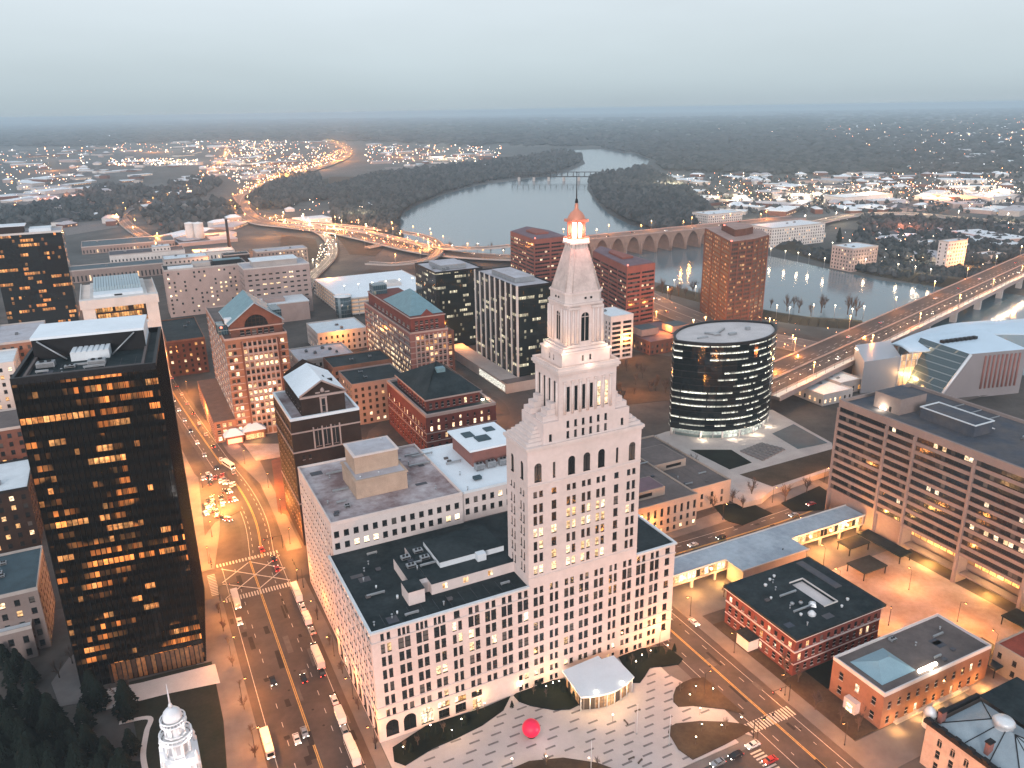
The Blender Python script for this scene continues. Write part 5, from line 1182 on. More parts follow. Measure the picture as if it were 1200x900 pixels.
def ornate_block():
    X0, Y0 = 184., 84.; W, D, H = 40., 27.5, 14.5
    B = Bld('stone_block', 'ornate pale stone building with grey mansard roof and round cupola, bottom right corner', 'building', X0, Y0, frame='stone_tan')
    ops = [(3+i*4, 1.4, zz, 2.6, zz > 6, 1, 'win_some') for i in range(6) for zz in (1.2, 5.4, 9.4)]
    mb = MB(); B.facade(mb, 'W', 0, D, 0, 0, H, ops); B.facade(mb, 'S', 0, W, 0, 0, H, [(3+i*4, 1.4, zz, 2.6, zz > 6, 1, 'win_some') for i in range(9) for zz in (1.2, 5.4, 9.4)]); B.facade(mb, 'N', 0, W, D, 0, H, []); B.facade(mb, 'E', 0, D, W, 0, H, []); mb.build('wall', ['stone_tan2'], B.root)
    mb = MB()
    mb.box(-.9, -.9, H, 22, .6, H+1.1); mb.box(-.9, .6, H, .6, D+.6, H+1.1); mb.box(.6, D-.6, H, 22, D+.6, H+1.1)
    for k in range(7): mb.box(-1.2, 1+k*4.1, H+1.1, .2, 2.6+k*4.1, H+2.0)
    mb.build('cornice', ['metal_dark'], B.root)
    mb = MB(); z = H+.2; x0, y0, x1, y1 = 1.8, 1.8, 21, D-1.8; hip(mb, x0, y0, x1, y1, z, z+4.4, 0, .45, 0, 'y'); mb.build('mansard_roof', ['glass_grey'], B.root)
    mb = MB(); cx = (x0+x1)/2; a = y0+(x1-x0)*.45; b = y1-(x1-x0)*.45
    for p, q in (((x0, y0), a), ((x1, y0), a), ((x0, y1), b), ((x1, y1), b)): mb.tube((*p, z+.1), (cx, q, z+4.5), .16, n=5)
    for f in (.35, .65): mb.tube((x0, y0+(y1-y0)*f, z+.1), (cx, a+(b-a)*f, z+4.5), .12, n=5); mb.tube((x0+(x1-x0)*f, y0, z+.1), (cx, a, z+4.5), .12, n=5)
    mb.split('roof_rib', ['metal_dark'], B.root)
    mb = MB(); mb.lathe(cx+1, (a+b)/2+.5, [(2.6, z+3), (2.6, z+5.2), (2.9, z+5.3), (2.2, z+6.2), (0, z+6.7)], 20); mb.build('cupola', ['metal_white'], B.root)
    mb = MB(); mb.poly([(22, .2, H+.6), (W-.2, .2, H+.6), (W-.2, D-.2, H+.6), (22, D-.2, H+.6)], 0); mb.box(27, 12, H+.6, 32, 14, H+1.1, 1); mb.build('flat_roof', ['roof_dark', 'metal_white'], B.root)
    for x, y in ((3.5, 12), (20, 6), (3, D-2)):
        mb = MB(); mb.box(x-1, y-.6, z, x+1, y+.6, z+4); mb.box(x-1.2, y-.8, z+4, x+1.2, y+.8, z+4.4, 1); mb.build('chimney', ['brick_pink', 'metal_dark'], B.root)
    mb = MB(); mb.lathe(2, D+.8, [(1.6, H-3), (1.6, H+1.4), (1.9, H+1.5), (1.2, H+3), (0, H+4)], 12); mb.build('turret', ['metal_white'], B.root); B.windows(60)
ornate_block()
B = simple('brick_block', 'pale walled building with a red roof at the right edge, beside the ornate stone block', 240, 104, 40, 24, 10, 'stone_tan', 'roof_red', 'stone_tan', {'S': rows(40, 9, 1.4, 2, 4, 2, 2, 'win_warm'), 'W': rows(24, 5, 1.4, 2, 4, 2, 2, 'win_some')}, units=1); B.windows(40)

# science centre: curved white roof, glowing glass hall, angled silver wedge
def science_centre():
    B = Bld('science_centre', 'modern building with wavy white roof, glowing glass hall and slanted silver wedge', 'building', 0, 0)
    def P(px, py, z): x, y = at(px, py, z); return Vector((x, y, z))
    z1 = 26
    a = Vector((*at(1013, 424, 22), 22)); b = Vector((*at(1056, 418, 22), 22)); dpt = Vector((26, 30, 0))
    mb = MB(); mb.prism([(a.x, a.y), (b.x, b.y), (b.x+dpt.x, b.y+dpt.y), (a.x+dpt.x, a.y+dpt.y)], 0, 22); mb.build('silver_block', ['silver'], B.root)
    # glass hall from the block towards the right
    c = Vector((*at(1108, 408, 24), 0))
    mb = MB(); mb.poly([(b.x, b.y, 0), (c.x, c.y, 0), (c.x, c.y, 26), (b.x, b.y, 23)]); mb.build('glass_hall', ['lit_hall'], B.root)
    mb = MB(); L_ = (c-b); L_.z = 0
    for i in range(9): p = b+L_*(i/8); mb.cyl(p.x-.3, p.y-.4, 0, 23.5+i*.3, .22, n=6)
    mb.split('steel_post', ['metal_white'], B.root)
    def sheet3(name, top, low, zt, zl, m, th=.8, nv=5):
        # curved roof between two edges sighted on the building
        U = [Vector((*at(u, v, zt(i/(len(top)-1))), zt(i/(len(top)-1)))) for i, (u, v) in enumerate(top)]; L = [Vector((*at(u, v, zl(i/(len(low)-1))), zl(i/(len(low)-1)))) for i, (u, v) in enumerate(low)]
        U = smooth_path(U, 5); L = smooth_path(L, 5); mb = MB(); n = min(len(U), len(L))-1
        def q(i, j, t): p = U[i].lerp(L[i], j/nv); return (p.x, p.y, p.z+1.6*math.sin(math.pi*j/nv)+t)
        for t in (0, -th):
            for i in range(n):
                for j in range(nv): mb.poly([q(i, j, t), q(i+1, j, t), q(i+1, j+1, t), q(i, j+1, t)], 0, True)
        for i in range(n):
            for j in (0, nv): mb.poly([q(i, j, -th), q(i+1, j, -th), q(i+1, j, 0), q(i, j, 0)])
        mb.build(name, [m], B.root)
    sheet3('wavy_roof', [(1044,403),(1075,390),(1110,380),(1150,376),(1190,374),(1240,370)], [(1066,412),(1092,410),(1118,402),(1146,394),(1175,391),(1230,392)], lambda t: 27+8*t, lambda t: 24+10*t, 'snow_cool')
    # wedge: slanted left edge, sloping white top with plant, ribbed flank
    A0 = Vector((*at(1137, 415, 30), 30)); A1 = Vector((*at(1204, 409, 30), 30)); d_ = (A1-A0); d_.z = 0; ln = d_.length; d_.normalize(); nn = Vector((-d_.y, d_.x, 0))
    if nn.dot(Vector((A0.x, A0.y, 0))) < 0: nn = -nn
    g0 = A0-d_*20; g0.z = 0; g1 = A1.copy(); g1.z = 0; bk = nn*38
    t0, t1, t2, t3 = A0, A1, A1+bk+Vector((0, 0, 3)), A0+bk-d_*6+Vector((0, 0, 1)); h0 = g0+bk; h1 = g1+bk
    mb = MB(); mb.poly([tuple(g0), tuple(g1), tuple(t1), tuple(t0)]); mb.poly([tuple(g1), tuple(h1), tuple(t2), tuple(t1)]); mb.poly([tuple(h0), tuple(h1), tuple(t2), tuple(t3)]); mb.poly([tuple(t0), tuple(t1), tuple(t2), tuple(t3)], 1); mb.build('silver_wedge', ['silver_dark', 'snow_cool'], B.root)
    mb = MB(); e1 = nn*-.25; mb.poly([tuple(g0+e1), tuple(t0+e1), tuple(t3), tuple(h0)]); mb.build('slanted_glazing', ['blue_glass'], B.root)
    mb = MB(); mb.tube(tuple(g0+e1*3), tuple(t0+e1*3), 1.0, n=5); mb.build('edge_beam', ['metal_white'], B.root)
    mb = MB()
    for i in range(9): p = t0.lerp(t1, .28+i*.075); q = p.copy(); q.z = 6; mb.tube(tuple(p-nn*.3-Vector((0, 0, 2))), tuple(q-nn*.3), .75, n=4)
    mb.split('terracotta_rib', ['brick_pink'], B.root)
    mb = MB()
    for i in range(8): p = t3.lerp(t2, .12+.07*i)-nn*14; mb.box(p.x-1.4, p.y-1.4, p.z-.6, p.x+1.4, p.y+1.4, p.z+1.3)
    mb.split('air_handler', ['metal_dark'], B.root)
    for i, (px, py) in enumerate(((1065, 445), (1090, 450), (1110, 455))):
        x, y = at(px, py, 4); lamp_at('hall_lamp', x-5, y-5, 8, (1, .5, .18), 14000, 1, B.root)
science_centre()

# church steeple in the foreground
def church():
    zt = 56.; x0, y0 = at(194.5, 801, zt)
    B = thing('church_steeple', 'white tiered church steeple with rounded balustraded stages and a needle spire, bottom left foreground', 'church steeple', (x0, y0, 0))
    def oc(r_, n=8, ph=math.pi/8): return [(r_*math.cos(ph+2*math.pi*i/n), r_*math.sin(ph+2*math.pi*i/n)) for i in range(n)]
    mb = MB(); mb.cyl(0, 0, 48.8, 55.9, .28, .06, 8); mb.lathe(0, 0, [(0, 49.4), (.5, 49.7), (.3, 50.4), (0, 50.5)], 10); mb.build('needle_spire', ['paint_white'], B)
    mb = MB(); mb.lathe(0, 0, [(2.1, 46.2), (2.15, 47.0), (1.9, 48.0), (1.2, 48.8), (.3, 49.1), (0, 49.2)], 20); mb.build('dome', ['paint_white'], B)
    def stage(z0, z1, rr, gal):
        mb = MB(); mb.prism(oc(rr*.82), z0, z1-.5, 0); mb.prism(oc(rr), z1-.5, z1, 0); mb.prism(oc(rr*1.04), z0-.35, z0, 0); mb.build('stage', ['paint_white'], B)
        mb = MB()
        for i in range(8):
            a = math.pi/8+i*math.pi/4; mb.cyl(rr*.86*math.cos(a), rr*.86*math.sin(a), z0, z1-.5, .26, n=8)
        mb.split('column', ['paint_white'], B)
        for i in range(8):
            a = i*math.pi/4; m = MB(); w_ = rr*.3; zz0, zz1 = z0+.7, z1-1.1
            if zz1-zz0 < 1: continue
            o = m; m.poly([(-w_/2, -rr*.765, zz0), (w_/2, -rr*.765, zz0), (w_/2, -rr*.765, zz1), (0, -rr*.765, zz1+.4), (-w_/2, -rr*.765, zz1)])
            ob = m.build('louvre', ['paint_grey'], B); ob.rotation_euler = (0, 0, a)
        if gal:
            mb = MB()
            for i in range(24):
                a = i*math.pi/12; mb.cyl(rr*1.12*math.cos(a), rr*1.12*math.sin(a), z1+.3, z1+1.2, .09, n=6)
            mb.lathe(0, 0, [(rr*1.02, z1), (rr*1.2, z1), (rr*1.2, z1+.3), (rr*1.02, z1+.3)], 24); mb.lathe(0, 0, [(rr*1.06, z1+1.2), (rr*1.17, z1+1.2), (rr*1.17, z1+1.4), (rr*1.06, z1+1.4)], 24); mb.build('balustrade', ['paint_white'], B)
    stage(42.2, 45.0, 2.5, True); stage(36.4, 40.8, 3.2, True)
    mb = MB(); mb.box(-3.9, -3.9, 22, 3.9, 3.9, 34.6); mb.box(-4.3, -4.3, 34.6, 4.3, 4.3, 35.3); mb.box(-4.3, -4.3, 27.4, 4.3, 4.3, 28.0); mb.box(-3.4, -3.4, 35.3, 3.4, 3.4, 36.1); mb.build('belfry', ['paint_white'], B)
    mb = MB()
    for s in (-1, 1):
        for t in (-1, 1): mb.lathe(s*3.7, t*3.7, [(.6, 35.3), (.6, 36.2), (.3, 36.8), (.5, 37.4), (0, 38.6)], 8)
    mb.split('urn', ['paint_white'], B)
    for th in (0, -math.pi/2, math.pi/2, math.pi):
        m = MB(); n = 8; m.poly([(-1.3, -3.96, 28.6), (1.3, -3.96, 28.6)]+[(1.3*math.cos(math.pi*i/n), -3.96, 31.8+1.3*math.sin(math.pi*i/n)) for i in range(n+1)]); o = m.build('louvre', ['paint_grey'], B); o.rotation_euler = (0, 0, th)
        m = MB()
        for x in (-3.2, -1.9, 1.9, 3.2): m.cyl(x, -4.05, 28.0, 34.6, .27, n=8)
        o = m.build('pilaster', ['paint_white'], B); o.rotation_euler = (0, 0, th)
    mb = MB(); mb.box(-4.8, -4.8, 0, 4.8, 4.8, 22); mb.box(-5.2, -5.2, 21.2, 5.2, 5.2, 22.3); mb.build('tower_base', ['brick_red'], B)
    for k, (x, y, z, p) in enumerate(((2.6, -3.6, 45.9, 150), (-2.8, -3.2, 45.9, 150), (3.6, -3.6, 41.6, 260), (-3.6, -3.6, 41.6, 260), (0, -5.6, 36.4, 350), (-5.6, 0, 36.4, 300), (0, -6.2, 28.5, 500), (-6.2, 0, 28.5, 400))): lamp_at('floodlight', x, y, z, (1, .93, .88), p, .3, B)
church()

mat('asphalt_lot', (.10, .08, .072), .8, .35, .06, fine=.5)
mat('grass_brown', (.075, .055, .038), .95, .45, .08, fine=1)
mat('plaza_stone2', (.42, .40, .40), .75, .1, .1)
mat('wood_far', (.055, .05, .046), .95, .5, .003, fine=.05)
mat('arch_stone', (.27, .18, .145), .85, .25, .1)
mat('pavers_dark', (.17, .16, .16), .8, .3, .5)
mat('glow_red_ball', (.75, .02, .08), .45, .1, .8)
mat('water_skin', (.5, .5, .5))
mat('rail_bed', (.07, .07, .075), .9, .3, .02)
mat('roof_walk', (.24, .28, .33), .7, .3, .05, col2=(.36, .41, .46), fine=.4)
curtain('kiosk_glass', 2.2, 5.4, (1, .6, .28), (.06, .05, .04), .1, .8, 1.3, mull=.08, mcol=(.2, .18, .16), sill=.06)
# ------------------------------------------------------------------ land and water
def px(pts, z=0.): return [at(p[0], p[1], z) for p in pts]
def ground_mat():
    m, t, p = newmat('far_land'); N = t.nodes; L = t.links
    g = N.new('ShaderNodeNewGeometry'); a = N.new('ShaderNodeTexNoise'); a.inputs['Scale'].default_value = .0016; a.inputs['Detail'].default_value = 8; a.inputs['Roughness'].default_value = .7
    b = N.new('ShaderNodeTexNoise'); b.inputs['Scale'].default_value = .03; b.inputs['Detail'].default_value = 4
    L.new(g.outputs['Position'], a.inputs[0]); L.new(g.outputs['Position'], b.inputs[0])
    cr = N.new('ShaderNodeValToRGB'); e = cr.color_ramp.elements; e[0].position = .38; e[0].color = (.026, .034, .036, 1); e[1].position = .68; e[1].color = (.12, .125, .125, 1)
    x = e.new(.52); x.color = (.05, .056, .056, 1)
    L.new(a.outputs[0], cr.inputs[0]); mx = N.new('ShaderNodeMix'); mx.data_type = 'RGBA'; mx.blend_type = 'MULTIPLY'; mx.inputs[0].default_value = .8
    r2 = N.new('ShaderNodeMapRange'); r2.inputs[1].default_value = .3; r2.inputs[2].default_value = .7; r2.inputs[3].default_value = .5; r2.inputs[4].default_value = 1.4
    L.new(b.outputs[0], r2.inputs[0]); L.new(cr.outputs[0], mx.inputs[6]); L.new(r2.outputs[0], mx.inputs[7]); L.new(mx.outputs[2], p.inputs['Base Color']); p.inputs['Roughness'].default_value = .95
    MATS['far_land'] = m
    m, t, p = newmat('river_water'); N = t.nodes; L = t.links
    p.inputs['Base Color'].default_value = (.10, .15, .175, 1); p.inputs['Roughness'].default_value = .12; p.inputs['IOR'].default_value = 1.33
    g = N.new('ShaderNodeNewGeometry'); n = N.new('ShaderNodeTexNoise'); n.inputs['Scale'].default_value = .25; n.inputs['Detail'].default_value = 5; L.new(g.outputs['Position'], n.inputs[0])
    bp = N.new('ShaderNodeBump'); bp.inputs['Strength'].default_value = .25; bp.inputs['Distance'].default_value = .25; L.new(n.outputs[0], bp.inputs['Height']); L.new(bp.outputs[0], p.inputs['Normal'])
    MATS['river_water'] = m
ground_mat()
mb = MB(); n = 72; mb.poly([(30000*math.cos(2*math.pi*i/n), 30000*math.sin(2*math.pi*i/n), 0) for i in range(n)]); mb.build('ground', ['far_land'], kind='structure')
TOWN = [(-260, -40), (640, -260), (560, 250), (500, 452), (500, 540), (440, 690), (440, 900), (380, 980), (300, 1150), (60, 1150), (-260, 1000)]
sheet('town_ground', TOWN, .03, 'paving_town')
RIVER = px([(664,176),(681,183),(686,192),(668,200),(640,207),(600,212),(560,217),(520,228),(490,240),(468,253),(463,268),(470,282),(500,292),(540,298),(600,302),(690,306),(760,328),(820,348),(880,362),(940,371),(1000,374)])
RIVER += [(535, 400), (560, 250), (600, 0), (660, -400), (930, -400), (860, 100), (820, 350), (770, 520)]
RIVER += px([(1040,330),(1000,322),(940,308),(900,300),(850,292),(800,281),(765,272),(735,262),(712,250),(697,235),(688,222),(690,212),(705,206),(735,202),(757,194),(762,187),(745,180),(705,175)])
sheet('river', RIVER, .12, 'river_water')
sheet('river', px([(330,153),(360,154),(520,160),(575,168),(560,170),(510,164),(360,158)]), .12, 'river_water')
sheet('pale_field', px([(205,208),(180,213),(112,222),(118,216),(150,208)]), .2, 'roof_white') if False else None
for pts, m in (([(386,207),(430,207),(435,214),(420,222),(385,224)], 'grass_brown'), ([(365,212),(385,209),(384,228),(362,224)], 'lawn'), ([(450,196),(530,193),(560,196),(455,202)], 'sidewalk'),
    ([(70,262),(130,258),(140,266),(78,276)], 'sidewalk'), ([(55,218),(75,214),(95,232),(70,238),(52,230)], 'sidewalk'), ([(560,185),(640,182),(650,188),(590,192)], 'lawn')):
    sheet('field', px(pts), .08, m)

# ------------------------------------------------------------------ roads
def road(name, pts, wd, z=.08, m='asphalt', k=6, marks=True, dash=True, centre='paint_yellow'):
    P_ = smooth_path([Vector((p[0], p[1], z)) for p in pts], k)
    mb = MB(); ribbon(mb, P_, wd); mb.build(name, [m], kind='structure')
    if marks:
        mb = MB(); up = [p+Vector((0, 0, .012)) for p in P_]
        ribbon(mb, up, .3, 0, off=.25); ribbon(mb, up, .3, 0, off=-.25)
        for s in (-1, 1): ribbon(mb, up, .2, 1, off=s*(wd/2-2.6))
        d = 0
        for i in range(len(up)-1):
            seg = up[i+1]-up[i]; l = seg.length; q = 0
            if l < .01: continue
            u = seg/l; nn = Vector((-u.y, u.x, 0))
            while q < l:
                if int(d/5) % 2 == 0:
                    for s in (-1, 1):
                        c = up[i]+u*q+nn*s*(wd/4-.3); e_ = c+u*min(2.5, l-q)
                        mb.poly([tuple(c-nn*.1), tuple(e_-nn*.1), tuple(e_+nn*.1), tuple(c+nn*.1)], 1)
                q += 5; d += 5
        mb.build('road_markings', [centre, 'paint'], kind='structure')
    return P_
road('avenue', [(29.5, 60), (29.5, 140), (29.5, 220), (29.8, 316)], 28, .08)
road('avenue', [(35, 316), (38, 350), (37, 385), (32, 430), (25, 500), (18, 580), (10, 700)], 15, .09)
road('cross_street', [(-80, 306), (-20, 304), (30, 304), (120, 304)], 20, .085, marks=False)
road('side_street', [(158.5, 40), (158.5, 120), (158.5, 180), (158.5, 236)], 19, .08)
road('plaza_street', [(60, 129), (110, 129), (148.9, 129)], 18, .085, marks=False)
road('court_street', [(120, 236), (180, 236), (250, 236), (300, 240), (360, 250)], 19, .085)
road('back_street', [(118, 330), (118, 420), (160, 480), (200, 700)], 12, .09, marks=False)
road('back_street', [(60, 335), (130, 345), (200, 400), (215, 450), (190, 470)], 12, .095, marks=False)
road('back_street', [(205, 250), (212, 330), (222, 420), (226, 520), (205, 700)], 13, .10, marks=False)
mb = MB()                                                   # zebra stripes
def zebra(x0, x1, y0, y1, alongx, n):
    for i in range(n):
        if alongx: a = x0+(x1-x0)*i/n; mb.poly([(a, y0, .125), (a+(x1-x0)/n*.5, y0, .125), (a+(x1-x0)/n*.5, y1, .125), (a, y1, .125)])
        else: a = y0+(y1-y0)*i/n; mb.poly([(x0, a, .125), (x1, a, .125), (x1, a+(y1-y0)/n*.5, .125), (x0, a+(y1-y0)/n*.5, .125)])
zebra(149.5, 167.5, 142, 146.2, True, 16); zebra(149.5, 167.5, 113, 116.5, True, 16); zebra(143, 147, 121, 137, False, 13)
zebra(16.5, 42.5, 288.5, 291.8, True, 24); zebra(16.5, 42.5, 317, 319.5, True, 20); zebra(12, 15, 296, 313, False, 14)
for a, b in (((17, 292), (42, 315)), ((42, 293), (18, 315)), ((17, 303), (30, 292.5)), ((30, 315), (42, 303)), ((17, 304), (29, 315)), ((30, 293), (42, 304))):
    p, q = Vector((*a, .125)), Vector((*b, .125)); u = (q-p).normalized(); nn = Vector((-u.y, u.x, 0))*.25; mb.poly([tuple(p-nn), tuple(q-nn), tuple(q+nn), tuple(p+nn)])
mb.build('crosswalk', ['paint'], kind='structure')
K = .2
for pts in ([(2, 60), (15.4, 60), (15.4, 294), (2, 294)], [(43.6, 60), (47.4, 60), (47.4, 190.4), (49, 190.4), (47.5, 292), (43.6, 292)], [(-40, 316.5), (15.4, 316.5), (22, 350), (26, 385), (18, 420), (12, 500), (4, 580), (-6, 640), (-40, 640)],
    [(45.5, 316.5), (52, 316.5), (52, 420), (40, 470), (33, 510), (38, 440), (47, 390), (47, 350)],
    [(143.2, 141), (148.7, 141), (148.7, 226), (156, 226), (156, 190.3), (143.2, 190.3)], [(168.3, 60), (174, 60), (174, 226), (168.3, 226)], [(174, 196), (276, 196), (276, 226), (174, 226)],
    [(60, 138.4), (148.7, 138.4), (148.7, 141), (60, 141)], [(172, 246.2), (300, 250), (300, 262), (172, 252)], [(47.4, 60), (60, 60), (60, 119.5), (47.4, 119.5)], [(174, 113), (240, 113), (240, 125.5), (174, 125.5)]):
    slab('pavement', pts, 0, K, 'sidewalk')
# land parcels
slab('courtyard', [(222, 60), (275.9, 60), (275.9, 196), (222, 196)], 0, .22, 'plaza_brown')
slab('courtyard', [(276.2, 60), (330, 60), (330, 95), (276.2, 95)], 0, .22, 'plaza_brown')
slab('lawn', [(174.1, 156), (178.8, 156), (178.8, 190), (174.1, 190)], 0, .26, 'grass_brown')
slab('lawn', [(174.1, 126), (184.3, 126), (184.3, 155.7), (174.1, 155.7)], 0, .25, 'grass_brown')
slab('lawn', [(184.3, 146), (222, 146), (222, 155.7), (184.3, 155.7)], 0, .24, 'lawn_dark')
slab('lawn', px([(148,800),(248,775),(262,845),(266,900),(170,915)], .2), 0, .24, 'lawn')
slab('lawn', [(-110, 110), (-16, 110), (-14, 214), (-34, 226), (-40, 252), (-110, 252)], 0, .23, 'lawn_dark')
mb = MB(); ribbon(mb, smooth_path([Vector((x, y, .29)) for x, y in px([(140,848),(175,842),(172,858),(168,885),(172,910)])], 6), 1.6); mb.build('garden_path', ['concrete_light'], kind='structure')
slab('forecourt', px([(102,812),(165,800),(252,778),(258,800),(200,812),(120,832)], .3), 0, .3, 'concrete_light')
slab('forecourt', px([(60,800),(88,760),(98,800),(104,822),(70,828)], .3), 0, .3, 'sidewalk')
slab('parking_lot', px([(232,556),(262,543),(274,556),(284,598),(252,612),(240,628)], .2), 0, .21, 'asphalt_lot')
slab('brick_square', px([(318,540),(332,534),(340,590),(345,606),(326,600)], .2), 0, .24, 'brick_brown')
slab('brick_square', px([(285,520),(345,520),(350,532),(300,540)], .2), 0, .25, 'plaza_brown')
slab('lot', [(262, 400), (350, 380), (390, 430), (330, 520), (268, 452)], 0, .2, 'grass_brown')
slab('lot', [(140, 300), (205, 300), (205, 372), (140, 372)], 0, .2, 'asphalt_lot')
slab('lot', [(160, 420), (200, 420), (212, 470), (170, 470)], 0, .2, 'asphalt_lot')

# tower plaza
PZ = .32
slab('plaza', [(60, 141.2), (143, 141.2), (143, 190.3), (47.6, 190.3), (47.6, 150)], 0, PZ, 'plaza_stone')
slab('plaza', [(143, 148), (148.5, 141.2), (148.5, 160), (143, 175)], 0, PZ-.01, 'plaza_stone')
BEDS = [('grass_brown', [(789,815),(792,806),(800,800),(812,795),(825,794),(845,812),(872,836),(850,831),(812,827),(795,828),(789,822)]),
 ('grass_brown', [(783,858),(785,852),(792,848),(820,845),(850,846),(868,848),(883,854),(850,872),(812,890),(795,878)]),
 ('grass_brown', [(590,905),(620,892),(660,888),(700,894),(730,905)]),
 ('lawn_dark', [(602,815),(612,806),(630,800),(662,795),(680,825),(668,831),(650,832),(622,827),(608,822)]),
 ('lawn_dark', [(725,770),(750,760),(780,757),(800,772),(795,778),(775,781),(762,782),(756,792),(750,800),(742,800)]),
 ('lawn_dark', [(462,892),(460,876),(500,850),(565,830),(598,816),(590,832),(565,850),(535,865),(507,877),(475,897)])]
for m, pts in BEDS:
    w_ = px(pts, .5); slab('planting_bed', w_, 0, .62, m)
    cx = sum(p[0] for p in w_)/len(w_); cyy = sum(p[1] for p in w_)/len(w_)
mb = MB(); r = random.Random(4)
def inside(x, y, poly):
    c = False; n = len(poly)
    for i in range(n):
        (x1, y1), (x2, y2) = poly[i], poly[(i+1) % n]
        if (y1 > y) != (y2 > y) and x < (x2-x1)*(y-y1)/(y2-y1)+x1: c = not c
    return c
bedw = [px(p, .3) for _, p in BEDS]
row = 0; y = 143.2
while y < 186:
    x = 52+(row % 3)*2.4
    while x < 143:
        if not any(inside(x+1.2, y, b) for b in bedw) and not (105 < x < 130 and y > 171) and r.random() < .95 and x+y > 205:
            mb.poly([(x, y, PZ+.006), (x+3.4, y, PZ+.006), (x+3.4, y+.7, PZ+.006), (x, y+.7, PZ+.006)])
        x += 7.2
    y += 3.1; row += 1
mb.build('plaza_inlay', ['pavers_dark'], kind='structure')

# raised terrace of the lens building with lawns and planters
TZ = 3.
slab('terrace', px([(748,517),(780,506),(905,480),(975,519),(979,549),(905,574),(893,584),(872,589),(835,569),(790,546)], TZ), 0, TZ, 'concrete')
slab('terrace_lawn', px([(809,527),(857,527),(881,542),(855,550)], TZ+.1), TZ, TZ+.12, 'lawn_dark')
slab('terrace_lawn', px([(867,556),(976,526),(977,546),(905,570)], TZ+.1), TZ, TZ+.12, 'grass_brown')
mb = MB()
q0, q1, q2, q3 = [Vector((*at(u, v, TZ), 0)) for u, v in ((869, 531), (896, 521), (925, 528), (897, 543))]
for i in range(7):
    for j in range(5):
        p = q0.lerp(q1, (i+.3)/7.2).lerp(q3.lerp(q2, (i+.3)/7.2), (j+.3)/5.2); mb.box(p.x, p.y, TZ, p.x+2.2, p.y+3.0, TZ+.7)
mb.split('planter', ['pavers_dark'], thing('terrace_planters', 'grid of small dark square planters on the raised terrace beside the lens building', 'planters', (0, 0, 0)))
slab('terrace_deck', px([(905,508),(930,497),(970,519),(935,526)], TZ+.1), TZ, TZ+.11, 'roof_blue')
slab('lawn', px([(915,590),(960,570),(975,580),(965,598),(930,600)]), 0, .3, 'lawn_dark')
slab('lawn', px([(835,592),(880,590),(905,602),(870,616),(850,610)]), 0, .3, 'lawn_dark')

# ------------------------------------------------------------------ elevated highways, bridges
HWY = []
def highway(name, label, pts, wd, z=6., m='road_far', lampcol='orange', step=38, cat=None, piers=True, kmod=7):
    P_ = smooth_path([Vector((*at(p[0], p[1], z if len(p) < 3 else p[2]), z if len(p) < 3 else p[2])) for p in pts], kmod)
    mb = MB(); ribbon(mb, P_, wd, 0, 1.3 if z > 2 else 0, lip=.8); mb.build(name, [m, 'concrete'], kind='structure')
    mb = MB(); up = [p+Vector((0, 0, .06)) for p in P_]
    ribbon(mb, up, .5, 0)
    for s in (-1, 1): ribbon(mb, up, .35, 0, off=s*(wd/2-1.5))
    for s in (-.5, .5): 
        for i in range(0, len(up)-1, 2): ribbon(mb, [up[i], up[i].lerp(up[i+1], .6)], .3, 0, off=s*wd/2)
    mb.build('road_markings', ['paint'], kind='structure')
    HWY.append((P_, wd, lampcol, step)); return P_
highway('highway', '', [(640,303),(560,300),(500,294),(450,283),(400,272),(345,265),(305,260),(287,249),(281,238),(292,224),(325,210),(365,199),(392,190),(408,181),(404,173),(385,166)], 34, 5)
highway('ramp', '', [(330,257),(380,262),(440,268),(490,275),(513,285),(514,295),(500,304),(465,309),(430,308)], 12, 9)
highway('ramp', '', [(352,264),(375,272),(388,285),(389,298),(380,310),(366,323),(358,338)], 14, 4, lampcol='white')
highway('ramp', '', [(430,290),(455,286),(480,290),(505,298)], 9, 4)
highway('ramp', '', [(330,262),(420,270),(470,280),(500,289),(498,296)], 9, 11)
highway('highway', '', [(267,172),(262,190),(245,207),(215,228),(185,236),(155,243),(142,252),(150,264),(172,279),(195,296)], 20, 3, step=60)
highway('highway', '', [(600,300),(660,310),(715,328),(770,356),(850,386),(920,401),(985,415),(1060,437),(1150,465)], 38, 1)
highway('highway', '', [(700,330),(760,372),(830,402),(905,425),(960,438)], 14, 1)
highway('highway', '', [(950,262),(1000,252),(1060,250),(1120,255),(1200,262)], 22, 6, lampcol='white')
highway('railway', '', [(0,246),(35,224),(85,200),(130,188)], 16, 1, m='rail_bed', lampcol=None)
highway('railway', '', [(20,246),(60,222),(100,202),(135,190)], 10, 1, m='rail_bed', lampcol=None)
slab('interchange_green', px([(395,277),(450,290),(440,300),(410,298)], .3), 0, .3, 'grass_brown')
slab('interchange_green', px([(330,275),(370,280),(375,300),(345,320),(325,310)], .3), 0, .3, 'grass_brown')
slab('levee', px([(765,392),(900,372),(990,384),(1010,378),(900,362),(830,345),(775,335)], 2), 0, 2.2, 'levee') if False else None
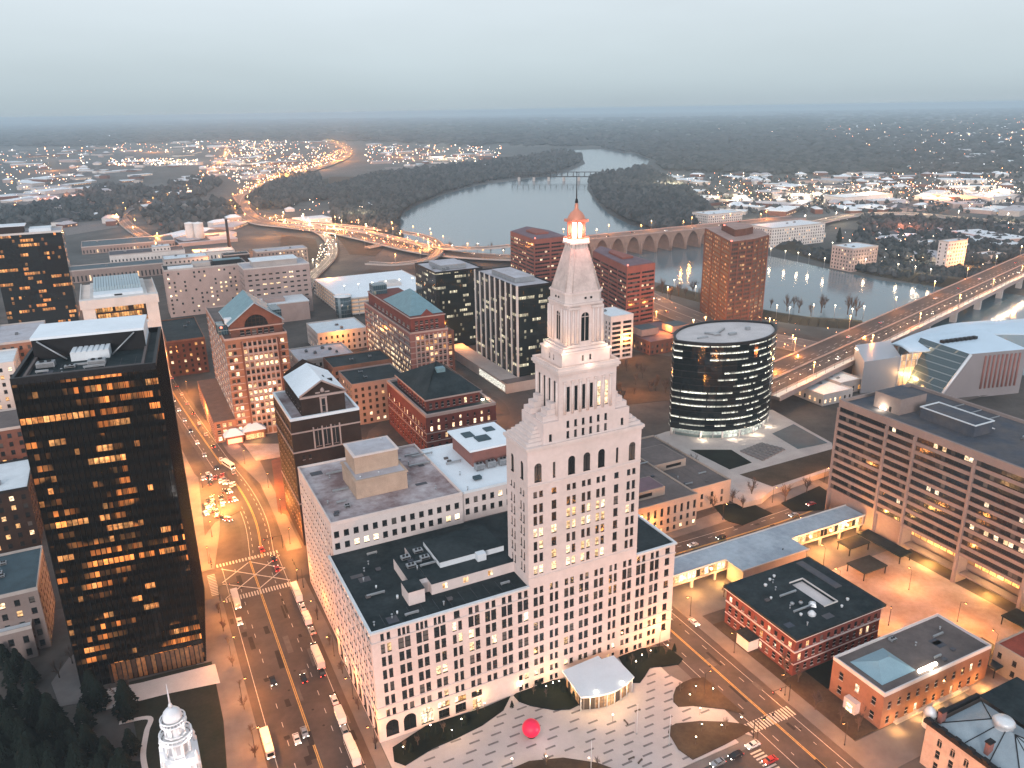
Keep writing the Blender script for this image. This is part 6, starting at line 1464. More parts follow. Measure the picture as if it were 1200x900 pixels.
def levee(name, pts, wd, h):
    P_ = smooth_path([Vector((*p, h)) for p in px(pts)], 6); mb = MB()
    n = len(P_)
    for i in range(n-1):
        d = (P_[i+1]-P_[i]); d.z = 0; d.normalize(); nn = Vector((-d.y, d.x, 0))
        a, b = P_[i], P_[i+1]; top = [a-nn*wd*.15, b-nn*wd*.15, b+nn*wd*.15, a+nn*wd*.15]
        mb.poly([tuple(p) for p in top])
        for s in (-1, 1):
            a0, b0 = a+nn*s*wd*.15, b+nn*s*wd*.15; a1, b1 = a+nn*s*wd*.5, b+nn*s*wd*.5; a1.z = b1.z = 0; mb.poly([tuple(a0), tuple(b0), tuple(b1), tuple(a1)])
    mb.build(name, ['levee'], kind='structure')
levee('levee', [(860,281),(900,284),(960,300),(1020,316),(1080,328),(1130,335)], 44, 7)
levee('levee', [(775,338),(830,352),(890,368),(950,378),(1010,382)], 26, 4)

def arch_bridge():
    p0, p1 = Vector((440, 851, 0)), Vector((900, 856, 0)); d = (p1-p0); Ln = d.length; d.normalize(); nn = Vector((-d.y, d.x, 0)); wd = 28; zt = 25.
    B = thing('arch_bridge', 'long stone arch bridge carrying lit lanes over the river behind the brick slabs', 'bridge', tuple(p0), math.atan2(d.y, d.x))
    na = 19; bay = Ln/na; mb = MB(); pr = 3.6; R_ = (bay-pr)/2; ks = 12
    for y in (0, wd):
        for i in range(na):
            cx = bay*(i+.5); zs = -1.; kz = (zt-2.0-zs)/R_
            arc = [(cx-R_*math.cos(math.pi*k/ks), zs+R_*kz*math.sin(math.pi*k/ks)) for k in range(ks+1)]
            for k in range(ks): a, b = arc[k], arc[k+1]; mb.poly([(a[0], y, a[1]), (b[0], y, b[1]), (b[0], y, zt), (a[0], y, zt)])
            for x0, x1 in ((cx-bay/2, cx-R_), (cx+R_, cx+bay/2)): mb.poly([(x0, y, -1), (x1, y, -1), (x1, y, zt), (x0, y, zt)])
    for i in range(na):
        cx = bay*(i+.5); zs = -1.; kz = (zt-2.0-zs)/R_
        arc = [(cx-R_*math.cos(math.pi*k/ks), zs+R_*kz*math.sin(math.pi*k/ks)) for k in range(ks+1)]
        for k in range(ks): a, b = arc[k], arc[k+1]; mb.poly([(a[0], 0, a[1]), (b[0], 0, b[1]), (b[0], wd, b[1]), (a[0], wd, a[1])], 0, True)
    mb.build('arch', ['arch_stone'], B)
    mb = MB()
    for i in range(1, na): mb.cyl(bay*i, -.4, -1, zt-9, 1.5, n=10)
    mb.split('pier', ['arch_stone'], B)
    mb = MB(); mb.box(0, -.6, zt, Ln, .0, zt+1.1); mb.box(0, wd, zt, Ln, wd+.6, zt+1.1); mb.split('parapet', ['concrete_pink'], B)
    mb = MB(); mb.box(0, 0.01, zt-.3, Ln, wd-.01, zt+.05); mb.build('deck', ['road_far'], B)
    P_ = [p0+d*Ln*i/30+nn*wd/2+Vector((0, 0, zt)) for i in range(31)]; HWY.append((P_, wd-2, 'orange', 34))
    mb = MB(); ribbon(mb, smooth_path([Vector((386, 1030, 8)), Vector((392, 965, 11)), Vector((412, 905, 18)), p0+nn*wd/2+Vector((0, 0, zt))], 6), 22, 0, 1.2, lip=.8); mb.build('bridge_approach', ['road_far', 'concrete'], kind='structure')
arch_bridge()
def river_bridge():
    a, b = Vector((341, 354, 0)), Vector((1091, 589, 0)); d = b-a; Ln = d.length; d.normalize(); nn = Vector((-d.y, d.x, 0)); wd = 38; zt = 12.
    B = thing('road_bridge', 'wide modern road bridge with lit walkway and concrete piers running to the right edge', 'bridge', tuple(a), math.atan2(d.y, d.x))
    mb = MB(); mb.box(0, -wd/2, zt-2, Ln, wd/2, zt, 0); mb.build('deck', ['asphalt_lot'], B)
    mb = MB()
    for y in (-wd/2-.5, -wd/2+5.0, wd/2-.1, 1.0): mb.box(0, y, zt+.01 if abs(y) < wd/2 else zt-2.2, Ln, y+.5, zt+1.1)
    mb.split('barrier', ['concrete_pink'], B)
    mb = MB(); mb.poly([(0, -wd/2+.1, zt+.03), (Ln, -wd/2+.1, zt+.03), (Ln, -wd/2+4.9, zt+.03), (0, -wd/2+4.9, zt+.03)]); mb.build('walkway', ['concrete_light'], B)
    mb = MB()
    for y in (-7, -3, 5, 9): 
        for i in range(0, int(Ln/12)): mb.poly([(i*12, y, zt+.03), (i*12+5, y, zt+.03), (i*12+5, y+.3, zt+.03), (i*12, y+.3, zt+.03)])
    mb.build('lane_marks', ['paint'], B)
    for i in range(1, 11):
        x = 60+i*62; mb = MB(); mb.box(x-2, -wd/2+1, 0, x+2, -wd/2+6, zt-2.9); mb.box(x-2, wd/2-6, 0, x+2, wd/2-1, zt-2.9); mb.box(x-2.3, -wd/2, zt-2.9, x+2.3, wd/2, zt-2.01); mb.build('pier', ['concrete'], B)
    P_ = [a+d*(Ln*i/40)+Vector((0, 0, zt)) for i in range(41)]; HWY.append((P_, wd, 'orange', 44)); HWY.append(([p-nn*(wd/2-2.6) for p in P_], .5, 'walk', 13))
river_bridge()
def truss_bridge():
    a, b = Vector((*at(600, 212), 0)), Vector((*at(705, 212), 0)); d = b-a; Ln = d.length; d.normalize()
    B = thing('railway_bridge', 'thin dark railway truss bridge far up the river', 'bridge', tuple(a), math.atan2(d.y, d.x)); mb = MB()
    mb.box(0, -4, 10, Ln, 4, 12)
    for y in (-4, 4):
        mb.box(0, y-.5, 22, Ln, y+.5, 23.4)
        for i in range(17): x = Ln*i/16; mb.box(x-.6, y-.4, 12, x+.6, y+.4, 22)
    mb.build('truss', ['metal_dark'], B); mb = MB()
    for i in range(6): x = Ln*(i+.5)/6; mb.box(x-3, -6, 0, x+3, 6, 10)
    mb.split('pier', ['concrete'], B)
truss_bridge()

# ------------------------------------------------------------------ covered walkway, pavilion, small buildings
def skywalk():
    B = thing('skywalk', 'long raised covered walkway with pale blue grey roof and glowing orange windows', 'covered walkway', (156, 211.5, 0))
    z = 9.
    mb = MB(); mb.box(0, 0, z-.5, 120, 10.5, z, 0); mb.box(42, -9.5, z-.5, 77, -.01, z-.004, 0); mb.build('roof', ['roof_walk'], B)
    mb = MB(); mb.box(-.2, -.25, z, 42, .1, z+.45); mb.box(77, -.25, z, 120, .1, z+.45); mb.box(0, 10.3, z, 120, 10.7, z+.45); mb.box(42, -9.8, z, 77, -9.5, z+.45); mb.split('roof_edge', ['concrete_light'], B)
    for x0, x1 in ((0, 42), (77, 119)):
        n = int((x1-x0)/2.1)
        for i in range(n):
            a = x0+(x1-x0)*i/n; mb = MB(); mb.poly([(a+.2, .3, 5.2), (a+(x1-x0)/n-.1, .3, 5.2), (a+(x1-x0)/n-.1, .3, 8.3), (a+.2, .3, 8.3)]); mb.build('window', ['shop'], B)
    mb = MB(); mb.box(0, .4, 4.2, 120, 10.2, z-.51); mb.box(0, .15, 4.2, 119.9, .4, 5.15); mb.build('wall', ['concrete_pink'], B)
    mb = MB(); mb.box(43, -9, 0, 76, -.02, z-.51); mb.build('lower_hall', ['concrete'], B)
    mb = MB()
    for i in range(11): x = 3+i*11.5; mb.box(x, 1, 0, x+.9, 1.9, 4.2); mb.box(x, 8.5, 0, x+.9, 9.4, 4.2)
    mb.split('post', ['concrete'], B)
    for x in (8, 24, 38, 80, 92, 104, 114): lamp_at('walkway_lamp', x, -3, 4, (1, .48, .13), 5000, .4, B)
skywalk()
def pavilion():
    B = thing('plaza_pavilion', 'white canopy pavilion with curved front edge and warm lights beneath, against the pink stone facade', 'pavilion', (107.5, 173.5, 0))
    n = 14; top = []; fr = [(20.2*i/n, -2.6*math.sin(math.pi*i/n)) for i in range(n+1)]
    ring = fr+[(20.2, 12.2), (15.6, 12.4), (15.6, 14.4), (1.0, 13.4)]
    mb = MB(); mb.prism(ring, 6.0, 6.35); mb.build('canopy', ['snow'], B)
    inn = [(10+(p[0]-10)*.88, 6+(p[1]-6)*.86) for p in ring]
    mb = MB(); mb.prism([(10+(p[0]-10)*.97, 6+(p[1]-6)*.97) for p in ring], 5.5, 5.99); mb.build('fascia', ['metal_white'], B)
    mb = MB(); mb.prism(inn, .33, 5.49); mb.build('glass_wall', ['kiosk_glass'], B)
    mb = MB()
    for i in range(0, n+1, 2): mb.cyl(fr[i][0]*.96+.4, fr[i][1]*.9+.5, .33, 5.5, .14, n=8)
    mb.split('post', ['metal_white'], B)
    for x, y in ((3, -2.5), (10, -4.5), (17, -2.5), (-1, 6)): lamp_at('canopy_lamp', x, y, 4.6, (1, .55, .22), 1000, .3, B)
    for x, y in ((5.5, -.4), (15, -.6)):
        mb = MB(); mb.lathe(x, y, [(0, 6.4), (.5, 6.45), (.4, 6.9), (0, 7)], 10); mb.build('roof_light', ['lamp_white'], B)
pavilion()
B = thing('ball_sculpture', 'large glossy crimson ball standing on the pale paved plaza', 'sculpture', (89.2, 172.0, PZ))
mb = MB(); mb.lathe(0, 0, [(2.75*math.sin(math.pi*i/16), 2.95-2.75*math.cos(math.pi*i/16)) for i in range(17)], 24); mb.build('ball', ['glow_red_ball'], B)
mb = MB(); mb.cyl(0, 0, 0, .35, 1.3, 1.1, 16); mb.cyl(0, 0, .35, .6, .5, n=10); mb.build('base', ['metal_dark'], B)
lamp_at('spotlight', 2.5, -4, 3.2, (1, .75, .7), 220, .2, B)
# low dark canopies beside the courtyard
for i, (x, y, W_, D_, lb) in enumerate(((255, 200, 12, 7, 'low dark flat canopy next to the raised walkway end'), (245, 184, 13, 9, 'low dark square canopy in the courtyard, north of the brick office'), (268, 186, 7, 22, 'dark flat canopy along the concrete slab near its far end'),
        (236, 124, 12, 13, 'low dark square canopy just behind the brick hall'), (266, 100, 9, 42, 'long dark awning at the foot of the concrete slab by the right edge'))):
    B = thing('canopy', lb, 'canopy', (x, y, .2)); mb = MB(); mb.box(0, 0, 3.4, W_, D_, 3.9); mb.build('canopy_roof', ['roof_dark'], B); mb = MB()
    for a, b in ((.3, .3), (W_-.6, .3), (.3, D_-.6), (W_-.6, D_-.6)): mb.box(a, b, 0, a+.3, b+.3, 3.4)
    mb.split('post', ['metal_dark'], B)
def snow_kiosks():
    B = Bld('market_house', 'low market house with three snowy hipped roofs and glowing red and amber fronts', 'market house', *at(266, 522), 0, None)
    for k, (x0, x1, y0, y1, z) in enumerate(((0, 9.5, 0, 8, 5), (10.5, 22, 2, 11, 5.5), (12, 20, 12, 22, 9))):
        mb = MB(); mb.box(x0, y0, 0, x1, y1, z); mb.build('wall', ['brick_brown'], B.root)
        mb = MB(); hip(mb, x0-1, y0-1, x1+1, y1+1, z, z+3.2, 0, .42, 0, 'x'); mb.build('snow_roof', ['snow'], B.root)
        if k < 2:
            mb = MB(); mb.box(x0+.8, y0-.15, .5, x1-.8, y0-.02, 3.4); mb.build('shop_window', ['red_glow' if k == 0 else 'shop'], B.root)
    lamp_at('shop_lamp', 5, -4, 3, (1, .3, .12), 2500, .4, B.root); lamp_at('shop_lamp', 16, -3, 3, (1, .5, .18), 4000, .4, B.root)
snow_kiosks()

# ------------------------------------------------------------------ other blocks, each on its own plot
r = random.Random(77)
def blk(name, label, A, z, W_, D_, wm, rm, tm, nf=0, p=.2, lit='win_warm', hz=None, group=None, right=False, zw=None, **k):
    x0, y0 = at(*A, z)
    if right: x0 -= W_
    H = z; nfl = nf or max(1, int((H-2)/4)); fc = {}
    fp = (H-1.6)/nfl; hh = fp*.5
    for f, L_ in (('S', W_), ('W', D_), ('E', D_)):
        if f == 'E' and not right: continue
        n = max(2, int(L_/4.2)); fc[f] = rows(L_, n, 1.7, 1.4, fp, nfl, hh, rnd_pm(r, p, lit), 2.4)
    B = simple(name, label, x0, y0, W_, D_, H, wm, rm, tm, fc, seed=int(x0*7+y0) % 999, group=group, **k); B.windows(60); return B
blk('concrete_block', 'tan concrete block with roof machinery, squeezed beside the foot of the black glass tower', (44, 690), 24, 45, 32, 'slab_concrete', 'roof_blue', 'concrete', p=.1, right=True, units=5)
blk('low_building', 'low building with wide pale blue snowy roof in front of the tan concrete block', (37, 735), 12, 45, 13, 'slab_concrete', 'snow', 'concrete', p=.1, right=True, units=0)
blk('glass_block', 'dark mid rise with lit floors and pale roof, at the left edge', (33, 572), 28, 50, 36, 'brick_dark', 'roof_white', 'metal_dark', p=.45, right=True, units=4)
blk('brown_block', 'brown office block at the left edge with a few lit windows', (28, 500), 40, 60, 30, 'brick_brown', 'roof_brown', 'concrete', p=.2, right=True)
blk('white_block', 'white lit concrete block at the left edge beside the black tower roof', (16, 425), 52, 40, 30, 'concrete_light', 'roof_white', 'concrete_light', p=.3, right=True)
blk('tan_block', 'plain tan block just behind the roof of the black glass tower', (48, 398), 56, 26, 50, 'brick_tan', 'roof_grey', 'concrete', p=.0, right=True, units=1)
blk('office_block', 'tan office block with big windows between the dark temple block and hipped roof block', (412, 452), 26, 34, 30, 'concrete_pink', 'roof_dark', 'concrete_pink', p=.25)
blk('office_block', 'low dark roofed block behind the snowy gabled block', (390, 432), 24, 40, 26, 'brick_tan', 'roof_dark', 'brick_tan', p=.2)
blk('white_block', 'low white building with a recessed roof, in front of the blue roofed brick office', (372, 392), 16, 40, 38, 'concrete_light', 'roof_white', 'concrete_light', p=.1)
blk('low_building', 'grey flat roofed building with roof units behind the gabled brick tower', (350, 424), 12, 40, 34, 'concrete', 'roof_grey', 'concrete_light', p=.1, units=5)
blk('low_brown_block', 'low brown block with two boxy penthouses between brick slab and lens building', (762, 402), 10, 46, 50, 'brick_brown', 'roof_purple', 'brick_brown', p=.4, units=0)
for A, lb in (((752, 387), 'pink penthouse box on the low brown block'), ((788, 383), 'pale vented penthouse box on the low brown block')):
    x, y = at(*A, 16); mb = MB(); mb.box(x, y, 10.9, x+16, y+14, 16, 0); mb.box(x+.4, y+.4, 16, x+15.6, y+13.6, 16.3, 1); o = mb.build('penthouse', ['roof_pink', 'roof_blue'])
    o['label'] = lb; o['category'] = 'penthouse'
blk('glass_pavilion', 'small pale glass building with white roof left of the silver science centre', (965, 464), 7, 26, 30, 'concrete_light', 'roof_white', 'concrete_light', p=.8)
blk('low_building', 'long low building with pale roof beside the road bridge approach', (985, 450), 8, 20, 40, 'concrete', 'roof_white', 'concrete', p=.5)
# left middle distance
for A, z, W_, D_, wm, rm, lb in (((95, 290), 10, 120, 60, 'concrete', 'roof_blue', 'long slate roofed shed above the pale crowned tower'), ((82, 318), 14, 110, 34, 'concrete', 'roof_blue', 'dark roofed warehouse left of the pale crowned tower'), ((128, 300), 12, 90, 40, 'concrete_light', 'roof_slate', 'flat roofed hall with a white edge behind the pale crowned tower'),
        ((192, 305), 30, 46, 30, 'concrete_light', 'roof_white', 'white boxy building right of the pale crowned tower'), ((178, 290), 18, 22, 20, 'concrete_light', 'roof_white', 'small white annex behind the white boxy building'), ((228, 297), 10, 50, 30, 'concrete_light', 'roof_white', 'low white shed beside the twin white silos'),
        ((262, 300), 20, 30, 20, 'brick_dark', 'roof_dark', 'dark brick works beside a tall thin chimney'), ((300, 296), 26, 60, 24, 'concrete', 'roof_grey', 'grey ledge building behind the pinkish white slab'),
        ((830, 252), 18, 70, 40, 'concrete_light', 'roof_white', 'white ribbon windowed office across the river beyond the arch bridge'), ((905, 268), 26, 96, 44, 'concrete_light', 'roof_white', 'pale office slab with dark window ribbons across the river'), ((1000, 292), 26, 40, 30, 'concrete_pink', 'roof_white', 'stepped pink office block on the far river bank'),
        ((1112, 284), 34, 32, 12, 'stone_white', 'roof_white', 'plain bright white slab on the far river bank'), ((925, 278), 6, 70, 24, 'concrete_light', 'roof_white', 'low pale pavilion in front of the ribbon windowed slab'), ((1085, 285), 8, 30, 16, 'concrete_light', 'roof_white', 'small pale building left of the bright white slab'),
        ((1160, 300), 9, 30, 20, 'concrete_light', 'roof_white', 'small white building right of the bright white slab'), ((990, 232), 14, 130, 50, 'concrete_light', 'snow', 'very long white roofed warehouse among the right hand town lights'), ((1160, 232), 12, 90, 60, 'concrete_light', 'snow', 'wide white roofed hall at the right edge beyond the river')):
    blk('building', lb, A, z, W_, D_, 'slab_concrete' if wm == 'concrete' else wm, rm, 'concrete', p=.12, nf=1 if z < 15 else 0)
for i in range(2):
    x, y = at(225+i*10, 284); B = thing('silo', 'left one of the twin tall white silos' if i == 0 else 'right one of the twin tall white silos', 'silo', (x, y, 0), group='white silos'); mb = MB(); mb.cyl(0, 0, 0, 28, 7, n=20); mb.build('shell', ['concrete_light'], B); mb = MB(); mb.lathe(0, 0, [(7.2, 28), (7.2, 29), (0, 30.5)], 20); mb.build('cap', ['roof_white'], B)
x, y = at(270, 298); mb = MB(); mb.cyl(0, 0, 0, 46, 2.4, 1.6, 14); mb.cyl(0, 0, 46, 47, 2.0, n=14); tag(mb.build('chimney', ['brick_dark'], loc=(x, y, 0)), 'tall thin dark chimney behind the beige slab', 'chimney')
# ------------------------------------------------------------------ street lamps
def lamp_post(kind):
    cool = kind == 'white'
    t = thing('street_lamp', '', 'street lamp'); del t['category']
    t['category'] = 'street lamp'
    mb = MB(); mb.cyl(0, 0, 0, .5, .22, .16, 8); mb.tube((0, 0, .5), (0, 0, 8.4), .1, .07, 6); mb.tube((0, 0, 8.4), (0, -1.5, 8.9), .06, .05, 5); mb.build('pole', ['metal_dark'], t)
    mb = MB(); mb.box(-.22, -2.2, 8.8, .22, -1.4, 9.0, 0); mb.box(-.17, -2.1, 8.68, .17, -1.5, 8.8, 1); mb.build('lamp_head', ['metal_dark', 'lamp_'+kind], t)
    return t
def highway_mast(kind):
    t = thing('highway_lamp', '', 'street lamp')
    mb = MB(); mb.tube((0, 0, 0), (0, 0, 12), .2, .12, 6); mb.build('pole', ['metal_grey'], t)
    mb = MB(); mb.lathe(0, 0, [(0, 11.8), (.5, 12.0), (.5, 12.4), (0, 12.6)], 8); mb.build('lamp_head', ['lamp_'+kind], t)
    return t
PROTO = {}
def place_lamp(proto_f, kind, x, y, z, rz, label, group, power, col, lz=8.3, ly=-1.8, rad=.35):
    k = (proto_f.__name__, kind)
    if k not in PROTO: o = PROTO[k] = proto_f(kind); scan_kids(o)
    else: o = copy_tree(PROTO[k])
    o.location = (x, y, z); o.rotation_euler = (0, 0, rz); o['label'] = label; o['group'] = group
    if power:
        l = lamp_at('lamp_light', 0, ly, lz, col, power, rad); l.parent = o; l.location = (0, ly, lz)
    return o
OR, WH = (1, .33, .07), (1, .70, .42)
PW = 10000
y = 84
while y < 292:
    place_lamp(lamp_post, 'orange', 13.2, y, K, math.pi/2*1, 'orange street lamp on the left pavement of the wide avenue', 'lamps along the left side of the avenue', PW*1.15, OR)
    place_lamp(lamp_post, 'orange', 45.6, y+9, K, -math.pi/2, 'orange street lamp between the avenue and the pink stone building', 'lamps along the right side of the avenue', PW*.45, OR); y += 24
for i, (x, y) in enumerate(((14, 322), (18, 345), (23, 372), (20, 400), (14, 430), (9, 470), (6, 510), (1, 560), (48, 322), (50, 352), (50, 384), (44, 420), (38, 460), (33, 500), (28, 560), (20, 640), (27, 690), (4, 640))):
    place_lamp(lamp_post, 'orange', x, y, K, 0, 'orange street lamp along the avenue beyond the crossing', 'lamps beyond the crossing', PW*3, OR)
for i in range(7):
    place_lamp(lamp_post, 'orange', 147, 66+i*24, K, -math.pi/2 if 0 else math.pi/2, 'orange street lamp on the plaza side of the side street', 'lamps on the plaza side of the side street', PW*.6, OR)
    place_lamp(lamp_post, 'orange', 170, 78+i*24, K, -math.pi/2, 'orange street lamp outside the brick office and brick hall', 'lamps outside the brick buildings', PW*.9, OR)
for x, y in ((228, 72), (228, 100), (250, 66), (252, 92), (230, 160), (232, 185), (254, 150), (256, 172), (262, 120), (248, 132), (240, 200), (262, 210), (222, 206)):
    place_lamp(lamp_post, 'orange', x, y, .2, r.uniform(0, 6), 'orange lamp standing in the brown paved courtyard', 'courtyard lamps', PW*1.2, OR, rad=.5)
for x, y in ((190, 249), (230, 250), (262, 252), (180, 224), (250, 225), (300, 256), (335, 262)):
    place_lamp(lamp_post, 'orange', x, y, .15, 0, 'orange street lamp along the street behind the covered walkway', 'lamps behind the covered walkway', PW, OR)
# small garden lights in the planting beds
def garden_light(kind):
    t = thing('garden_light', '', 'garden light'); mb = MB(); mb.cyl(0, 0, 0, 2.6, .05, n=6); mb.build('post', ['metal_dark'], t); mb = MB(); mb.lathe(0, 0, [(0, 2.55), (.22, 2.75), (0, 3.0)], 8); mb.build('globe', ['lamp_white'], t); return t
for p, q in (((815,812), 1), ((808,822), 1), ((835,815), 0), ((822,857), 1), ((845,858), 1), ((815,872), 1), ((868,849), 0), ((640,812), 1), ((648,808), 1), ((655,806), 0), ((610,812), 1), ((762,770), 1), ((782,764), 1), ((752,775), 1), ((745,783), 0), ((541,851), 1), ((530,864), 1), ((505,858), 1), ((473,884), 1), ((568,832), 1), ((640,895), 1), ((600,898), 0), ((690,897), 1), ((820,838), 0), ((718,846), 0)):
    x, y = at(*p, .6)
    place_lamp(garden_light, 'w', x, y, .6, 0, 'small globe garden light in the plaza planting beds', 'garden lights in the plaza beds', 700 if q else 350, (1, .52, .2), 3.6, 0, .2)
# highway masts
nh = 0
for P_, wd, kind, step in HWY:
    if not kind: continue
    acc = 0; side = 1
    for i in range(len(P_)-1):
        seg = P_[i+1]-P_[i]; l = seg.length; u = seg.normalized(); nn = Vector((-u.y, u.x, 0))
        while acc < l:
            p = P_[i]+u*acc; d = math.hypot(p.x, p.y)
            st = step*(1 if d < 1200 else 1.7 if d < 2200 else 3.2)
            if nh < 235 and not (p.y < 40):
                if kind == 'walk': place_lamp(lamp_post, 'white', p.x, p.y, p.z, 0, 'white lamp along the walkway of the modern road bridge', 'walkway lamps of the road bridge', 2200, WH)
                else:
                    q = p+nn*side*(wd/2-1)
                    place_lamp(highway_mast, 'white' if kind == 'white' or r.random() < .25 else 'orange', q.x, q.y, q.z, 0, 'tall highway lamp beside the elevated road lanes', 'highway lamps', (19000 if d < 1200 else 60000 if d < 2200 else 190000)*(1 if kind == 'orange' else .8), OR if kind == 'orange' else WH, 11.2, 0, 1.0)
                nh += 1; side = -side
            acc += st
        acc -= l
for pxy in ((903,297),(920,300),(935,302),(948,304),(966,309),(997,307),(1014,310),(1052,316),(1072,319),(1090,322),(910,366),(925,368),(953,365),(978,366),(998,370),(1012,367),(880,360),(815,343),(790,335),(560,291),(590,299),(620,301),(530,293),(975,290),(995,287)):
    x, y = at(*pxy, 8); place_lamp(highway_mast, 'white', x, y, 2, 0, 'pale path lamp on the river bank', 'river bank lamps', 3500, WH, 11, 0, 1.0)

mat('road_patch', (.035, .031, .030), .7, .3, .5); mat('road_worn', (.12, .105, .098), .7, .3, .5)
rp = random.Random(5); mb = MB()
for i in range(70):
    if i < 42: x, y = rp.uniform(16, 41), rp.uniform(92, 300)
    elif i < 60: x, y = rp.uniform(150, 166), rp.uniform(70, 224)
    else: x, y = rp.uniform(172, 290), rp.uniform(229, 242)
    w_, h_ = rp.uniform(.8, 2.2), rp.uniform(1.5, 11); mi = rp.choice((0, 0, 1))
    if i >= 60: w_, h_ = h_, w_
    mb.poly([(x, y, .0905+i*.0001), (x+w_, y, .0905+i*.0001), (x+w_+rp.uniform(-.2, .2), y+h_, .0905+i*.0001), (x+rp.uniform(-.2, .2), y+h_, .0905+i*.0001)], mi)
for i in range(26):
    x, y = (rp.uniform(17, 41), rp.uniform(92, 290)) if i < 17 else (rp.uniform(151, 166), rp.uniform(70, 220)); mb.poly([(x+.42*math.cos(k*math.pi/5), y+.42*math.sin(k*math.pi/5), .105) for k in range(10)], 0)
mb.build('road_patches', ['road_patch', 'road_worn'], kind='structure')
# ------------------------------------------------------------------ vehicles
def wheel(t, x, y, r_=.34, w_=.24):
    mb = MB(); n = 12
    for a, b, rr, mi in ((x-w_/2, x+w_/2, r_, 0), (x-w_/2-.01, x+w_/2+.01, r_*.55, 1)):
        mb.tube((a, y, r_), (b, y, r_), rr, n=n, mi=mi)
    mb.build('wheel', ['metal_dark', 'metal_grey'], t)
def car_proto(m):
    t = thing('car', '', 'car'); mb = MB()
    # body: side profile extruded across the width, nose towards -Y
    prof = [(-2.25, .35), (-2.28, .62), (-2.1, .82), (-1.1, .95), (-.45, 1.38), (.95, 1.42), (1.75, 1.02), (2.2, .95), (2.28, .6), (2.22, .35)]
    w_ = .9; low = [p for p in prof]; n = len(prof)
    def ww(z): return w_ if z < 1.0 else w_-(z-1.0)*.45
    for i in range(n-1): a, b = prof[i], prof[i+1]; mb.poly([(-ww(a[1]), a[0], a[1]), (ww(a[1]), a[0], a[1]), (ww(b[1]), b[0], b[1]), (-ww(b[1]), b[0], b[1])])
    for s in (-1, 1): mb.poly([(s*ww(p[1]), p[0], p[1]) for p in prof])
    mb.poly([(-w_, -2.25, .35), (w_, -2.25, .35), (w_, 2.22, .35), (-w_, 2.22, .35)]); mb.build('body', [m], t)
    mb = MB()
    for s in (-1, 1): mb.poly([(s*.885, -.95, .99), (s*.885, 1.5, .99), (s*.76, .9, 1.34), (s*.76, -.42, 1.34)])
    mb.poly([(-.8, -1.04, 1.0), (.8, -1.04, 1.0), (.66, -.52, 1.355), (-.66, -.52, 1.355)]); mb.poly([(-.8, 1.74, 1.06), (.8, 1.74, 1.06), (.66, 1.04, 1.42), (-.66, 1.04, 1.42)]); mb.build('glass', ['win'], t)
    for s in (-1, 1):
        for y in (-1.4, 1.4): wheel(t, s*.82, y)
        mb = MB(); mb.box(s*.72-.16, -2.32, .56, s*.72+.16, -2.27, .74); mb.build('headlight', ['head_light'], t)
        mb = MB(); mb.box(s*.72-.16, 2.24, .62, s*.72+.16, 2.31, .82); mb.build('tail_light', ['tail_light'], t)
    return t
def bus_proto(m, L_=11., H_=3.1, name='bus'):
    t = thing(name, '', name); mb = MB(); mb.prism([(-1.2, -L_/2+.3), (-.95, -L_/2), (.95, -L_/2), (1.2, -L_/2+.3), (1.25, L_/2), (-1.25, L_/2)], .4, H_); mb.box(-.8, -L_*.2, H_, .8, L_*.15, H_+.25); mb.build('body', [m], t)
    mb = MB()
    for s in (-1, 1): mb.box(s*1.26-.01, -L_/2+1.0, 1.35, s*1.26+.01, L_/2-.8, 2.35)
    mb.box(-.95, -L_/2-.02, 1.2, .95, -L_/2, 2.5); mb.build('glass', ['win_some'], t)
    for s in (-1, 1):
        for y in (-L_*.3, L_*.3): wheel(t, s*1.1, y, .48, .3)
        mb = MB(); mb.box(s*.85-.18, -L_/2-.04, .6, s*.85+.18, -L_/2, .85); mb.build('headlight', ['head_light'], t)
        mb = MB(); mb.box(s*.85-.18, L_/2, .7, s*.85+.18, L_/2+.04, 1.0); mb.build('tail_light', ['tail_light'], t)
    return t
mat('car_white', (.55, .56, .58), .3, .05, .5); mat('car_silver', (.28, .30, .32), .3, .05, .5, metal=.5); mat('car_black', (.02, .02, .024), .25, .05, .5); mat('car_red', (.30, .02, .02), .3, .05, .5); mat('bus_white', (.62, .60, .58), .4, .1, .5)
VP = {}
def vehicle(kind, m, pos, rz, label, group=None, z=.12):
    k = (kind, m)
    if k not in VP:
        o = car_proto(m) if kind == 'car' else bus_proto(m) if kind == 'bus' else bus_proto(m, 6.4, 2.6, 'van'); VP[k] = o; scan_kids(o)
    else: o = copy_tree(VP[k])
    o.location = (pos[0], pos[1], z); o.rotation_euler = (0, 0, rz); o['label'] = label
    if group: o['group'] = group
    elif 'group' in o: del o['group']
    return o
A = math.pi
vehicle('car', 'car_black', at(320, 800), 0, 'black car with headlights on in the left lanes of the wide avenue')
vehicle('car', 'car_black', at(356, 797), A, 'black car showing red tail lights in the middle of the avenue')
vehicle('car', 'car_white', at(348, 868), 0, 'white car at the lower end of the avenue left of its centre line')
vehicle('car', 'car_silver', at(357, 860), 0, 'silver car just right of the white car low on the avenue')
vehicle('bus', 'bus_white', at(314, 876), 0, 'white bus at the left kerb low on the avenue')
vehicle('bus', 'bus_white', at(277, 706), 0, 'white bus at the left kerb below the crossing')
vehicle('car', 'car_white', at(281, 730), 0, 'white car stopped behind the kerbside bus in front of the black tower')
for i, p in enumerate(((307,645), (321,656), (325,668))): vehicle('car', 'car_red' if i != 1 else 'car_black', at(*p), A, ('first red car braking just below the big crossing', 'black car braking between two red cars below the crossing', 'second red car braking below the crossing, nearest the camera')[i])
